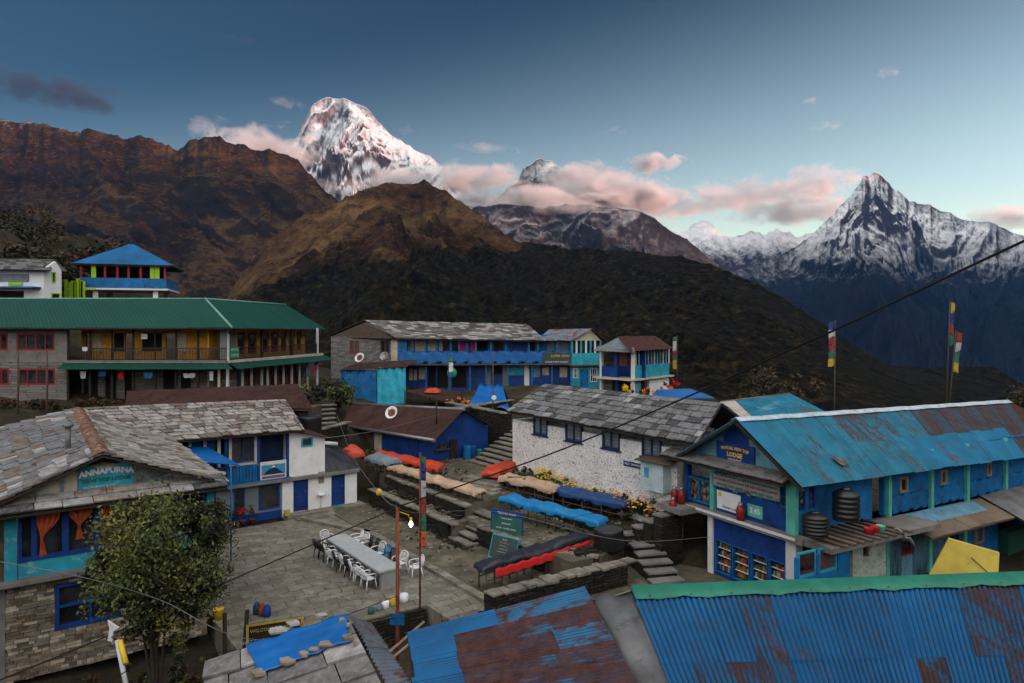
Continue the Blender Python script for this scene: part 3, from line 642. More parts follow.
def uvbox(m, u0, u1, v0, v1, z0, z1):
    B = [W(u0, v0, z0), W(u1, v0, z0), W(u1, v1, z0), W(u0, v1, z0)]; return m.hexa(B, [p + Vector((0,0,z1-z0)) for p in B])
def uvpoly(name, pts, z0, z1, mat):
    m = MB(); m.prism([W(a, b, z0) for a, b in pts], (0, 0, z1-z0)); return m.build(name, mat)
# paved court and the yard beside it
struct(uvpoly('courtyard_paving', [(6.3,23.0),(12.9,22.5),(12.9,15.5),(15.4,15.5),(15.0,37.3),(6.3,37.3)], -3.0, 0.0, m_paving))
struct(uvpoly('gritty_yard', [(15.0,18.5),(24.6,13.5),(24.6,22),(18.6,28),(18.2,37.3),(15.0,37.3)], -3.0, -.004+.05, m_gravel))

def rough_blocks(name, line, z0, z1, th, mat, cap=None, label=None, cat='wall', parent=None, bh=.11, bl=.34):
    """a dry stone wall: every course of uneven blocks modelled, with a row of flat cap stones"""
    m = MB(); rnd = random.Random(hash(name) & 255 or 5); rnd.seed(int(abs(line[0][0]*100)+abs(line[0][1]*10)))
    for (a, b) in zip(line[:-1], line[1:]):
        A = W(*a); B = W(*b); L = (B-A).length; d = (B-A)/L; ang = math.atan2(d.y, d.x); z = z0
        while z < z1-.02:
            h = min(bh*rnd.uniform(.7, 1.4), z1-z); s = rnd.uniform(-.2, 0)
            while s < L:
                l = bl*rnd.uniform(.5, 1.6); e = min(s+l, L); s_ = max(s, 0)
                if e-s_ > .05:
                    c = A + d*((s_+e)/2) + Vector((0, 0, z+h/2)); m.box(c, (e-s_-.012, th*rnd.uniform(.9, 1.12), h-.012), ang+rnd.uniform(-.03, .03))
                s += l
            z += h
    o = m.build(name, mat, parent)
    if cap:
        m2 = MB()
        for (a, b) in zip(line[:-1], line[1:]):
            A = W(*a); B = W(*b); L = (B-A).length; d = (B-A)/L; ang = math.atan2(d.y, d.x); s = 0
            while s < L:
                l = rnd.uniform(.35, .7); c = A + d*(s+l/2) + Vector((0, 0, z1+.035+rnd.uniform(-.01, .01)))
                m2.box(c + Vector((0,0,rnd.uniform(-.01,.03))), (l-.05, th*rnd.uniform(.95, 1.5), rnd.uniform(.05, .10)), ang+rnd.uniform(-.14, .14), Matrix.Rotation(rnd.uniform(-.06, .06), 3, 'X')); s += l
        c = m2.build('cap_stones', cap, o)
    if label: tag(o, label, cat)
    return o
rough_blocks('retaining_wall', [(17.7,37.2),(17.7,28.6)], -.3, .82, .35, m_darkstone, m_slab, 'low dark dry stone retaining wall behind the yard, under the peach tarpaulin stall', bh=.12)
struct(uvpoly('lower_ledge', [(17.75,28.4),(20.6,28.4),(20.6,37.2),(17.75,37.2)], -.4, .84, m_gravel))
rough_blocks('retaining_wall', [(18.75,37.2),(18.75,29.0)], .84, 1.42, .3, m_darkstone, m_slab, 'second stone step wall, directly beneath the long peach tarpaulin', bh=.12)
struct(uvpoly('upper_ledge', [(18.8,29.0),(23,29.0),(23,38.4),(18.8,38.4)], .5, 1.44, m_gravel))
rough_blocks('retaining_wall', [(18.45,27.2),(18.45,22.9),(19.8,20.6)], -.3, .86, .35, m_darkstone, m_slab, 'stone retaining wall behind the green notice board', bh=.12)
struct(uvpoly('stall_terrace', [(18.5,20.8),(20,20.6),(22.6,21.6),(22.6,28.3),(18.5,28.3)], -.4, .9, m_gravel))
struct(uvpoly('market_terrace', [(22.0,21.4),(24.4,20.2),(24.4,32.2),(22.0,32.2)], -.4, 1.2, m_earth))
struct(uvpoly('shed_terrace', [(21.5,30),(27.5,32.2),(29,38.5),(29,41),(21.5,41)], -.2, 1.5, m_gravel))
rough_blocks('stone_wall', [(13.9,20.0),(16.6,19.9),(20.2,19.6)], -2.2, .86, .5, m_darkstone, m_slab, 'thick dark stone wall with flat cap stones, in front of the black covered stall', bh=.12)
rough_blocks('stone_wall', [(9.4,22.9),(12.8,22.5)], -2.6, -.05, .4, m_darkstone, None, 'dark rubble wall dropping from the paved court below the paint tins', bh=.12)
# kerb line along the court
m = MB(); rnd = random.Random(4)
for (u0, v0, u1, v1) in ((14.7,15.6,15.05,31.8), (15.05,31.8,13.4,36.0)):
    L = math.hypot(u1-u0, v1-v0); s = 0
    while s < L:
        l = rnd.uniform(.5, .9); t = (s+l/2)/L; c = W(u0+(u1-u0)*t, v0+(v1-v0)*t, .07); dd = W(u1-u0, v1-v0)
        m.box(c, (l-.02, .34, .15), math.atan2(dd.y, dd.x)+rnd.uniform(-.04, .04)); s += l
struct(m.build('kerb', m_slab))
# loose flags lying about the terraces
def steps(name, pts, width, label, parent=None, rise=.2, mat=m_slab, jitter=.05, dep=.5, base=-.3, cat='stairs'):
    """pts: centre (u, v, z top) of each tread with its heading; solid stone steps"""
    root = thing(name, label, cat, W(pts[0][0], pts[0][1], 0)); rn = random.Random(int(pts[0][0]*7))
    for i, (u, v, z, hd) in enumerate(pts):
        m = MB(); c = W(u, v, 0); wd = width*rn.uniform(.92, 1.05)
        m.box((c.x, c.y, z-.04), (wd, dep+.14, .08), hd+rn.uniform(-jitter, jitter)); o = m.build('tread', mat, root)
        m = MB(); m.box((c.x, c.y, (z-.08+base)/2), (wd-.06, dep+.05, z-.08-base), hd); m.build('riser', m_darkstone, root)
    return root
ax = ANG_V
steps('stone_steps', [(17.9+.42*i, 27.9+.12*i, .2+.22*i, ax) for i in range(5)], 1.9, 'rough stone steps rising from the yard beside the green notice board')
steps('stone_steps', [(20.4+.42*i, 30.6+.35*i, 1.40+.1*i, ax+.3) for i in range(5)], 2.6, 'worn stone steps leading towards the blue shed door')
steps('stone_stairs', [(24.9+.43*i, 36.0+.03*i, 1.62+.2*i, ax) for i in range(17)], 3.3, 'long flight of stone stairs between the blue shed and the white stone house', dep=.34)
st = steps('cement_stairs', [(21.55+.21*i, 18.6+.47*i, .2+.2*i, ANG_U-.42) for i in range(5)] + [(22.75, 21.2, 1.25, ANG_U-.5), (23.0, 20.85, 1.6, ANG_U-.25), (23.15, 20.4, 1.95, ANG_U-.1), (23.25, 19.95, 2.3, ANG_U)], 1.35, 'curving grey cement stairs climbing to the veranda with the red gas bottles', mat=m_grey, dep=.42)
m = MB(); uvbox(m, 22.3, 23.6, 20.9, 22.0, -.2, .99)
struct(m.build('stair_landing', m_grey))
# ---------------------------------------------------------------- building parts
def wall_open(m, pl, s0, s1, z0, z1, k0, k1, ops=()):
    """a wall with real openings; z1 may be a pair (height at s0, height at s1)"""
    xs = sorted(set([s0, s1] + [min(max(a, s0), s1) for o in ops for a in o[:2]]))
    zt = (lambda s: z1) if not hasattr(z1, '__len__') else (lambda s: z1[0] + (z1[1]-z1[0])*(s-s0)/(s1-s0))
    for a, b in zip(xs[:-1], xs[1:]):
        if b-a < 1e-4: continue
        mid = (a+b)/2; cuts = sorted([(o[2], o[3]) for o in ops if o[0] <= mid <= o[1]]); z = z0
        for c0, c1 in cuts:
            if c0 > z+1e-3: m.pbox(pl, a, b, z, c0, k0, k1)
            z = max(z, c1)
        ta, tb = zt(a), zt(b)
        if min(ta, tb) > z+1e-3:
            kk0, kk1 = min(k0, k1), max(k0, k1)
            B = [pl.P(a, z, kk1), pl.P(b, z, kk1), pl.P(b, z, kk0), pl.P(a, z, kk0)]
            m.hexa(B, [pl.P(a, ta, kk1), pl.P(b, tb, kk1), pl.P(b, tb, kk0), pl.P(a, ta, kk0)])
    return m
def window(pl, r, fm, parent, nx=2, ny=1, k=0.0, fr=.06, pm=None, sill=False, name='window', grill=0, proud=.04):
    s0, s1, z0, z1 = r; m = MB()
    m.pbox(pl, s0, s0+fr, z0, z1, k-.04, k+proud); m.pbox(pl, s1-fr, s1, z0, z1, k-.04, k+proud)
    m.pbox(pl, s0+fr, s1-fr, z0, z0+fr, k-.04, k+proud); m.pbox(pl, s0+fr, s1-fr, z1-fr, z1, k-.04, k+proud)
    for i in range(1, nx): a = s0+(s1-s0)*i/nx; m.pbox(pl, a-fr*.35, a+fr*.35, z0+fr, z1-fr, k-.03, k+proud-.006)
    for j in range(1, ny): a = z0+(z1-z0)*j/ny; m.pbox(pl, s0+fr, s1-fr, a-fr*.3, a+fr*.3, k-.03, k+proud-.012)
    if sill: m.pbox(pl, s0-.1, s1+.1, z0-.06, z0, k-.02, k+.12)
    o = m.build(name, fm, parent)
    p = MB(); p.pbox(pl, s0+fr, s1-fr, z0+fr, z1-fr, k-.035, k-.02); p.build('pane', pm or m_glass, o)
    if grill:
        g = MB()
        for i in range(1, grill): a = z0+(z1-z0)*i/grill; g.pbox(pl, s0+fr, s1-fr, a-.008, a+.008, k-.018, k+.002)
        g.build('grille', fm, o)
    return o
def facing(name, pl, s0, s1, z0, z1, ops, mats, parent, bh=.085, bl=.26, k=.0, seed=1):
    """uneven courses of real stones laid over a wall, leaving its openings free"""
    rn = random.Random(seed); m = MB(); z = z0
    while z < z1-.03:
        h = min(bh*rn.uniform(.6, 1.5), z1-z); s = s0-rn.random()*.2
        while s < s1:
            l = bl*rn.uniform(.4, 1.8); a, b = max(s, s0), min(s+l, s1); s += l
            for o in ops:
                if o[2]-h < z < o[3] and a < o[1] and b > o[0]:
                    if a < o[0]: b = o[0]
                    elif b > o[1]: a = o[1]
                    else: b = a
            if b-a < .05: continue
            m.mi = rn.randrange(len(mats)); j = rn.uniform(-.008, .008); m.pbox(pl, a+.008, b-.008, z+.006+j, z+h-.006, k-.03, k+rn.uniform(.015, .06))
        z += h
    return m.build(name, mats, parent)
def door(pl, r, dm, parent, k=0.0, hm=None, fm=None):
    s0, s1, z0, z1 = r; m = MB(); m.pbox(pl, s0+.05, s1-.05, z0, z1-.05, k-.03, k+.012)
    for a, b in ((.12, .48), (.55, .92)):
        zz0 = z0+(z1-z0)*a; zz1 = z0+(z1-z0)*b
        m.pbox(pl, s0+.14, s1-.14, zz0, zz1, k, k+.026)
    o = m.build('door', dm, parent)
    f = MB(); f.pbox(pl, s0, s0+.05, z0, z1, k-.03, k+.05); f.pbox(pl, s1-.05, s1, z0, z1, k-.03, k+.05); f.pbox(pl, s0+.05, s1-.05, z1-.05, z1, k-.03, k+.05); f.build('door_frame', fm or dm, o)
    h = MB(); h.tube([pl.P(s1-.13, z0+.95, k+.03), pl.P(s1-.13, z0+1.08, k+.05)], .015, 6); h.build('handle', hm or m_steel, o); return o
def bilin(q, s, t):                      # q: eave a, eave b, ridge b, ridge a
    a, b, c, d = q; return a*(1-s)*(1-t) + b*s*(1-t) + c*s*t + d*(1-s)*t
def slate_roof(name, q, row, col, mats, parent, seed=1, th=.035, under=m_darkwood, gap=.012, lift=.02, skip=None, wild=1.0, wts=(3, 2, 2, 2)):
    """every slate a separate tilted slab, lapped course over course, over a thin boarded deck"""
    q = [Vector(p) for p in q]; rn = random.Random(seed); n = ((q[1]-q[0]).cross(q[3]-q[0])).normalized()
    if n.z < 0: n = -n
    d = MB(); d.grid([[bilin(q, i/10, j/8) - n*.02 for i in range(11)] for j in range(9)], False, .06); deck = d.build(name, under, parent)
    L = ((q[1]-q[0]).length + (q[2]-q[3]).length)/2; S = ((q[3]-q[0]).length + (q[2]-q[1]).length)/2
    nr = max(2, round(S/row)); m = MB()
    for j in range(nr):
        t0 = j/nr; s = -rn.random()*.6*col/L
        while s < 1:
            wd = col*rn.uniform(.6, 1.45)/L; a = max(s, 0); b = min(s+wd, 1); s += wd
            if b-a < .1*col/L: continue
            t1 = t0 + 1.35/nr; g = gap/L
            jt = rn.uniform(-.10, .06)/nr*wild
            if skip and skip((a+b)/2, t0): continue
            ta, tb = max(t0+jt, -.02), min(t1, 1.0); m.mi = rn.choices(range(len(mats)), wts[:len(mats)])[0]
            lo = n*(lift+.028+rn.uniform(0, .02)*wild); hi = n*.006; sk = rn.uniform(-.012, .012)*wild
            c = [bilin(q, a+g, ta), bilin(q, b-g, min(ta+sk, 1)), bilin(q, b-g, tb), bilin(q, a+g, tb)]
            bt = [c[0]+lo, c[1]+lo, c[2]+hi, c[3]+hi]; tp = [p + n*th*rn.uniform(.7, 1.3) for p in bt]
            if ((c[1]-c[0]).cross(c[2]-c[0])).z < 0: bt = bt[::-1]; tp = tp[::-1]
            m.hexa(bt, tp)
    m.build('slates', mats, deck); return deck
def corr_roof(name, q, parent, mats, pick=None, pitch=.10, amp=.018, nsh=(6, 2), along=False, th=.006, sag=.0, seed=0, per=6, lap=.03, rib=None):
    """corrugated sheets: q = eave a, eave b, ridge b, ridge a; waves run from eave to ridge"""
    q = [Vector(p) for p in q]; rn = random.Random(seed+3); n = ((q[1]-q[0]).cross(q[3]-q[0])).normalized()
    if n.z < 0: n = -n
    L = ((q[1]-q[0]).length + (q[2]-q[3]).length)/2; m = MB(); nu, nv = nsh
    for i in range(nu):
        for j in range(nv):
            m.mi = pick(i, j) if pick else 0; a, b = i/nu, (i+1)/nu; c, d = j/nv, (j+1)/nv
            off = n*(.010*((i+j) % 2) + rn.uniform(0, .006) + .02*(j)/max(nv, 1)*0); dj = rn.uniform(-.012, .012)
            ns = max(4, int((b-a)*L/pitch*per)); G = []
            for t in (c-(lap/nv if j else 0)+ (dj if j == 0 else 0), (c+d)/2, d):
                G.append([bilin(q, a+(b-a)*k/ns, min(max(t, -.03), 1)) + n*(amp*math.sin(2*math.pi*(a+(b-a)*k/ns)*L/pitch)) + off for k in range(ns+1)])
            k0 = len(m.m); base_mi = m.mi; m.grid(G, True, 0)
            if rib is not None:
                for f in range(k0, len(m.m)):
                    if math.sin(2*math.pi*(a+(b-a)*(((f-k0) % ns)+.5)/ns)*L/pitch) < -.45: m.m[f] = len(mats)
    return m.build(name, list(mats)+([rib] if rib is not None else []) if isinstance(mats, (list, tuple)) else mats, parent)
def find(q, px, py):
    """the spot on a four cornered slope seen at a point of the view"""
    best = None; q = [Vector(p) for p in q]; s0, s1, t0, t1 = -.05, 1.05, -.05, 1.05
    for _ in range(4):
        for i in range(21):
            for j in range(21):
                s = s0+(s1-s0)*i/20; t = t0+(t1-t0)*j/20; p = bilin(q, s, t); e = (CX+F*p.x/p.y-px)**2 + (CY+F*(H-p.z)/p.y-py)**2
                if best is None or e < best[0]: best = (e, s, t)
        ds, dt = (s1-s0)/10, (t1-t0)/10; s0, s1, t0, t1 = best[1]-ds, best[1]+ds, best[2]-dt, best[2]+dt
    return best[1], best[2]
def deck(q, parent, mat, th=.05, name='deck', drop=.05):
    q = [Vector(p) for p in q]; m = MB(); n = ((q[1]-q[0]).cross(q[3]-q[0])).normalized(); n = n if n.z > 0 else -n
    m.slab([p - n*drop for p in q], th); return m.build(name, mat, parent)
def lettering(txt, pl, s, z, size, mat, parent, k=.02, align='CENTER', ext=.004, name='lettering', spread=1.0, bold=0.0, curve=0.0):
    """flat letters standing just proud of a board"""
    cu = bpy.data.curves.new(name, 'FONT'); cu.body = txt; cu.size = size; cu.align_x = align; cu.align_y = 'CENTER'; cu.extrude = ext; cu.space_character = spread; cu.offset = bold; cu.resolution_u = 2
    o = bpy.data.objects.new('tmp', cu); COL.objects.link(o); dg = bpy.context.evaluated_depsgraph_get(); me = bpy.data.meshes.new_from_object(o.evaluated_get(dg)); bpy.data.objects.remove(o)
    me.name = name; me.materials.clear(); me.materials.append(mat)
    X = pl.d; Y = Vector((0,0,1)); Z = pl.n
    if curve:
        for v in me.vertices: v.co.y -= curve*(v.co.x**2)
    M = Matrix(((X.x, Y.x, Z.x, 0), (X.y, Y.y, Z.y, 0), (X.z, Y.z, Z.z, 0), (0,0,0,1))); M.translation = pl.P(s, z, k)
    me.transform(M); o = bpy.data.objects.new(name, me); link(o, parent); return o
def tarp(name, q, mat, label, parent=None, cat='tarpaulin', hang=.18, sag=.06, seed=0, nx=40, ny=10, rumple=.05, group=None, over=.0, bulge=.15):
    """cloth draped over a long stall: four corners of the top, crumpled, with a hanging hem"""
    q = [Vector(p) for p in q]; G = []
    c = (q[0]+q[1]+q[2]+q[3])/4; q2 = [c + (p-c)*1.03 for p in q]
    for j in range(ny+5):
        row = []; t = (j-2)/ny; tt = min(max(t, 0), 1)
        for i in range(nx+5):
            s = (i-2)/nx; ss = min(max(s, 0), 1); p = bilin(q, ss, tt)
            e = max(0, -t, t-1)*ny/2 + 0; f = max(0, -s, s-1)*nx/2; ed = max(e, f)
            nz = float(fbm(np.array(p.x*1.1+seed), np.array(p.y*1.1), 4, seed)); n2 = float(fbm(np.array(p.x*1.5+seed), np.array(p.y*1.5+ed), 3, seed+4))
            out = (p-c); out.z = 0; out = out.normalized() if out.length else out
            z = nz*rumple*1.1 + n2*rumple*.35 - sag*math.sin(math.pi*ss*3+seed)*.25 - ed*hang*(1.35+n2*.55) + bulge*(max(math.sin(math.pi*min(max(tt, 0), 1)), 0)**.6)*(.75+1.1*nz)*min(1, min(ss, 1-ss)*14+.15)
            p = p + Vector((0, 0, z)) + out*(.05*min(ed*2, 1) + n2*.05*ed); row.append(p)
        G.append(row)
    m = MB(); m.grid(G, True, .012); o = m.build(name, mat, parent)
    if label: tag(o, label, cat, group)
    return o
def table_frame(q, gzf, label, group=None, mat=m_wood, n=4, cat='stall'):
    """trestle under a tarpaulin: board top, posts down to the terrace, cross rails"""
    q = [Vector(p) for p in q]; c = (q[0]+q[1]+q[2]+q[3])/4; root = thing('market_stall', label, cat, (c.x, c.y, gzf), 0, group)
    m = MB(); m.slab([p - Vector((0,0,.06)) for p in q], .04); m.build('table_top', mat, root)
    for i in range(n):
        for t in (.08, .92):
            p = bilin(q, .03+.94*i/(n-1), t); m = MB(); m.tube([(p.x, p.y, gzf), (p.x, p.y, p.z-.1)], .035, 6); m.build('leg', mat, root)
    for t in (.08, .92):
        a, b = bilin(q, .03, t), bilin(q, .97, t); m = MB(); m.tube([a-Vector((0,0,.45)), b-Vector((0,0,.45))], .025, 6); m.build('rail', mat, root)
    return root
def foliage(name, c, rad, n, mat, parent=None, seed=0, leaf=.12, holes=.35, mats=None, flat=1.0, per=60):
    """a crown of many small leaf faces gathered in uneven clumps"""
    rn = np.random.RandomState(seed); nc = max(6, int(n/per)); cl = rn.normal(0, 1, (nc, 3)); cl /= np.linalg.norm(cl, axis=1)[:, None]; cl *= (rn.rand(nc, 1)**.45)
    cl = cl*np.array(rad)*.85; rs = rn.uniform(.16, .36, nc)*min(rad)*1.0
    k = rn.randint(0, nc, n); p = cl[k] + rn.normal(0, 1, (n, 3))*rs[k][:, None]*.6; p[:, 2] *= flat; p += np.array(c)
    a = rn.normal(0, 1, (n, 3)); a /= np.linalg.norm(a, axis=1)[:, None]; b = rn.normal(0, 1, (n, 3)); b = np.cross(a, b); b /= np.linalg.norm(b, axis=1)[:, None]
    s = leaf*rn.uniform(.5, 1.3, (n, 1)); V = np.stack([p-a*s, p+b*s*.45, p+a*s, p-b*s*.45], 1).reshape(-1, 3)
    me = bpy.data.meshes.new(name); me.from_pydata([], [], []); q = np.arange(4*n).astype(np.int32)
    me.vertices.add(4*n); me.vertices.foreach_set('co', V.astype(np.float32).ravel()); me.loops.add(4*n); me.loops.foreach_set('vertex_index', q)
    me.polygons.add(n); me.polygons.foreach_set('loop_start', np.arange(0, 4*n, 4, dtype=np.int32)); me.polygons.foreach_set('loop_total', np.full(n, 4, np.int32)); me.update(calc_edges=True)
    ms = mats or [mat]
    for x in ms: me.materials.append(x)
    if len(ms) > 1: me.polygons.foreach_set('material_index', (rn.rand(nc)*len(ms)).astype(int)[k].astype(np.int32))
    o = bpy.data.objects.new(name, me); link(o, parent); return o
def tree(name, base, h, rad, label, mat=m_leaf, n=3500, seed=0, leaf=.12, group=None, stems=3, mats=None, cz=.62, per=60, thin=1.0):
    root = thing(name, label, 'tree', base, 0, group); rn = random.Random(seed); b = Vector(base)
    m = MB()
    for i in range(stems):
        a = rn.uniform(0, 6.28); r = rn.uniform(.1, .5)*rad[0]; tip = b + Vector((math.cos(a)*r, math.sin(a)*r, h*rn.uniform(.66, .84)))
        mid = b.lerp(tip, .5) + Vector((rn.uniform(-.1, .1)*h, rn.uniform(-.1, .1)*h, 0))*.5; m.tube([b - Vector((0,0,.3)), b.lerp(mid, .5), mid, tip], [(h*.016+.02)*thin, h*.013*thin, h*.009*thin, h*.003*thin], 6)
        for k in range(5):
            s = mid.lerp(tip, rn.uniform(0, .8)); e = s + Vector((rn.uniform(-1, 1)*rad[0]*.7, rn.uniform(-1, 1)*rad[1]*.7, rn.uniform(.02, .12)*h)); m.tube([s, s.lerp(e, .5)+Vector((0,0,.04*h)), e], [h*.006, h*.004, h*.002], 5)
    m.build('trunk', m_bark, root); foliage('crown', b + Vector((0,0,h*cz)), rad, n, mat, root, seed, leaf, mats=mats, per=per); return root
def wire(name, pts, r, label, mat=m_cable, cat='cable'):
    m = MB(); P = [Vector(p) for p in pts]; out = []
    for i in range(len(P)-1):
        a = P[max(i-1, 0)]; b = P[i]; c = P[i+1]; d = P[min(i+2, len(P)-1)]
        for k in range(8):
            t = k/8; out.append(.5*((2*b) + (c-a)*t + (2*a-5*b+4*c-d)*t*t + (3*b-a-3*c+d)*t**3))
    out.append(P[-1]); m.tube(out, r, 6); return tag(m.build(name, mat), label, cat)

def bundle(name, c, sx, sy, sz, mat, label, cat='bundle', rz=0.0, seed=1):
    """a lumpy heap tied up in cloth"""
    m = MB(); n, k = 22, 12; G = []
    for j in range(k+1):
        f = j/k*math.pi*.5; row = []
        for i in range(n+1):
            t = 2*math.pi*(i % n)/n; p = Vector((math.cos(t)*math.cos(f), math.sin(t)*math.cos(f), math.sin(f)))
            d = 1 + .28*float(gnoise(np.array(p.x*1.7+seed), np.array(p.y*1.7+p.z*1.3), seed)) + .10*float(gnoise(np.array(p.x*5+seed), np.array(p.y*5+p.z*4), seed+2)); row.append((p.x*sx*d, p.y*sy*d, p.z*sz*d))
        G.append(row)
    m.grid(G, True, 0); o = m.build(name, mat); o.data.transform(Matrix.Translation(c) @ Matrix.Rotation(rz, 4, 'Z')); return tag(o, label, cat)
# ---------------------------------------------------------------- lodge with the painted gable (bottom left)
def V3(pl, px, py): s, z = pl.hit(px, py); return pl.P(s, z)
PA = Plane(W(6.0, 25.5), ANG_U)
def gable_lodge():
    R0 = thing('view_lodge', 'old slate roofed lodge with turquoise name board, blue window band and orange curtains', 'lodge', W(3, 29, 0))
    pf = PA.off(.55); pbk = Plane(W(6.0, 35.0), ANG_U)
    sA = PA.s(5); sL = -11.0; z_s = H-7.06; z_l = z_s-.55; zb = -.3          # sill line, ledge line
    e_z = H-5.52                                                            # top of the window band
    # ground floor: tan stone with blue window frames
    op = [PA.rect(55, 583, 124, 622), PA.rect(124, 575, 170, 606)]
    op = [(op[0][0], op[0][1], .95, 2.35), (op[1][0]+.5, op[1][1]+.3, .95, 2.35)]
    m = MB(); wall_open(m, PA, sA, 0, zb, z_l-.08, -.35, -.01, op); m.build('stone_wall', m_darkstone, R0); facing('stone_facing', PA, sA, 0, zb, z_l-.1, op, S_TAN, R0)
    for i, o in enumerate(op): window(PA, o, m_blue, R0, 2, 2 if i == 0 else 1, k=-.10, fr=.11, proud=.14)
    m = MB(); m.pbox(PA, sA-.3, sA, zb, z_l-.08, -.4, .06); m.build('corner_pillar', m_grey, R0)
    m = MB(); m.pbox(PA, sL, sA-.3, zb, z_l-.08, -.9, -.3); m.build('recessed_wall', m_darkstone, R0)
    m = MB(); wall_open(m, Plane(W(6.0,25.5), ANG_V), 0.0, 9.5, zb, z_l-.08, 0.0, -.35); m.build('side_wall', m_tanstone, R0)
    m = MB(); m.pbox(PA, sL, .25, z_l-.08, z_l+.04, -9.4, .35); m.build('floor_slab', m_grey, R0)
    # sill panel, faded turquoise
    m = MB(); m.pbox(PA, PA.s(18), 0, z_l+.04, z_s, -.1, .0); m.build('sill_panel', m_cyan, R0)
    m = MB(); m.pbox(PA, PA.s(4), PA.s(17), z_l+.04, e_z, -.12, .06); m.build('corner_post', m_cyan, R0)
    m = MB(); m.pbox(PA, sL, PA.s(4), z_l+.04, e_z, -.2, -.06); m.build('plank_wall', m_wood, R0)
    # window band
    posts = [(18,21),(31,36),(62,68),(94,99),(122,127),(150,155),(177,182),(203,207)]
    for a, b in posts: m = MB(); m.pbox(PA, PA.s(a), PA.s(b)+.02, z_s, e_z, -.09, .05); m.build('window_post', m_blue, R0)
    m = MB(); m.pbox(PA, PA.s(18), 0, z_s-.02, z_s+.10, -.08, .045); m.pbox(PA, PA.s(18), 0, e_z-.12, e_z, -.08, .045); m.build('window_rail', m_blue, R0)
    for (a, b), (c, d) in zip(posts[:-1], posts[1:]):
        m = MB(); m.pbox(PA, PA.s(b), PA.s(c), z_s+.1, e_z-.12, -.05, -.04); q = m.build('pane', m_glass, R0)
    def curtain(x0, x1, xk, side):
        s0, s1, sk = PA.s(x0), PA.s(x1), PA.s(xk); G = []; n = 26; hh = e_z-.1-z_s
        for j in range(14):
            t = j/13; z = e_z-.1 - hh*(.95 if side else .72)*t; w_ = abs(t-.62); k_ = min(1, .12 + (1-math.exp(-((t-.62)/.30)**2)))
            if t > .62: k_ = .12 + (t-.62)*.5
            row = []
            for i in range(n):
                f = i/(n-1); s = sk + (s0+(s1-s0)*f - sk)*k_; row.append(PA.P(s, z, .0 + .035*math.sin(f*26)+.03))
            G.append(row)
        m = MB(); m.grid(G, True, 0); return m.build('curtain', m_orange, R0)
    for c in ((36,60,41,1),(68,93,79,0),(98,111,103,0),(128,147,137,0),(156,172,164,0)): curtain(*c)
    # side: window band along the courtyard corner, with a curtain and slats
    PS = Plane(W(6.0, 25.5), ANG_V)   # normal faces +U
    m = MB()
    for a in (0, 1.5, 3.1, 4.8, 6.5, 8.2): m.pbox(PS, a, a+.14, z_l+.04, e_z, -.1, .05)
    m.pbox(PS, 0, 9.2, z_l+.04, z_s, -.1, .0); m.pbox(PS, 0, 9.2, e_z-.12, e_z, -.1, .04); m.build('side_window_frame', m_blue, R0)
    m = MB(); m.pbox(PS, 0, 9.2, z_s, e_z, -.08, -.05); m.build('side_pane', m_glass, R0)
    m = MB(); m.pbox(PA, -.02, .22, z_l+.04, e_z, -.02, .10); m.build('corner_board', m_cyan, R0)
    # slate pent strip over the windows
    q = [pf.P(sL, e_z-.04, .12), V3(pf.off(.12), 208, 489) , V3(pf, 208, 482), pf.P(sL, e_z+.42, 0)]
    q = [PA.P(sL, e_z+.02, .75), PA.P(.5, e_z+.02, .75), PA.P(.5, e_z+.34, .03), PA.P(sL, e_z+.34, .03)]
    slate_roof('pent_roof', q, .9, .95, S_BROWN[:1]+S_GREY[:3], R0, 3, th=.05)
    # gable wall: cream boards, name board
    pk = PA.hit(103, 459); l = PA.hit(-40, 528); r = PA.hit(226, 487)
    m = MB(); zt = e_z+.3
    pts = [PA.P(l[0], zt, -.02), PA.P(min(r[0], .9), zt, -.02), PA.P(min(r[0], .9), zt+.08, -.02), PA.P(pk[0], pk[1]-.10, -.02)]
    m.prism(pts, PA.n*-.12); m.build('gable_wall', m_cream, R0)
    for x in (36, 62, 79, 134): s = PA.s(x); zz = pk[1]-.12-abs(s-pk[0])*.41; m = MB(); m.pbox(PA, s-.05, s+.05, zt, zz, -.04, .03); m.build('gable_batten', m_greyblue, R0)
    s0, s1 = PA.s(79), PA.s(133); b0 = PA.hit(79, 491)[1]; 
    zb0 = zt+.03; m = MB(); pts = [PA.P(s0, zb0, .02), PA.P(s1, zb0, .02), PA.P(s1, zt+1.02, .02), PA.P(pk[0]+.25, pk[1]-.28, .02), PA.P(pk[0]-.1, pk[1]-.30, .02), PA.P(s0, zt+.98, .02)]
    m.prism(pts, PA.n*.05); sg = m.build('name_board', m_cyan, R0)
    sm = (s0+s1)/2
    lettering('ANNAPURNA', PA, sm, zb0+.58, .245, m_white_b, sg, .085, bold=.012, curve=.12)
    lettering('VIEW TOP LODGE', PA, sm, zb0+.31, .165, plain('dark_green_lettering', (.02,.12,.08)), sg, .085, bold=.008)
    lettering('WELCOME TO', PA, sm, zb0+.80, .095, plain('dark_green_lettering', (.02,.12,.08)), sg, .085)
    lettering('RESTAURANT & BAR', PA, sm-.2, zb0+.11, .095, m_white_b, sg, .085)
    m = MB(); sa, sb = PA.s(136), PA.s(172); m.prism([PA.P(sa, zt+.05, .02), PA.P(sb, zt+.05, .02), PA.P(sb, zt+.42, .02), PA.P(sa, zt+.85, .02)], PA.n*.04)
    m.build('faded_mural', plain('faded_mural_paint', (.10,.13,.12), .8, .7, 5.0, dirt=((.30,.32,.30), .55)), R0)
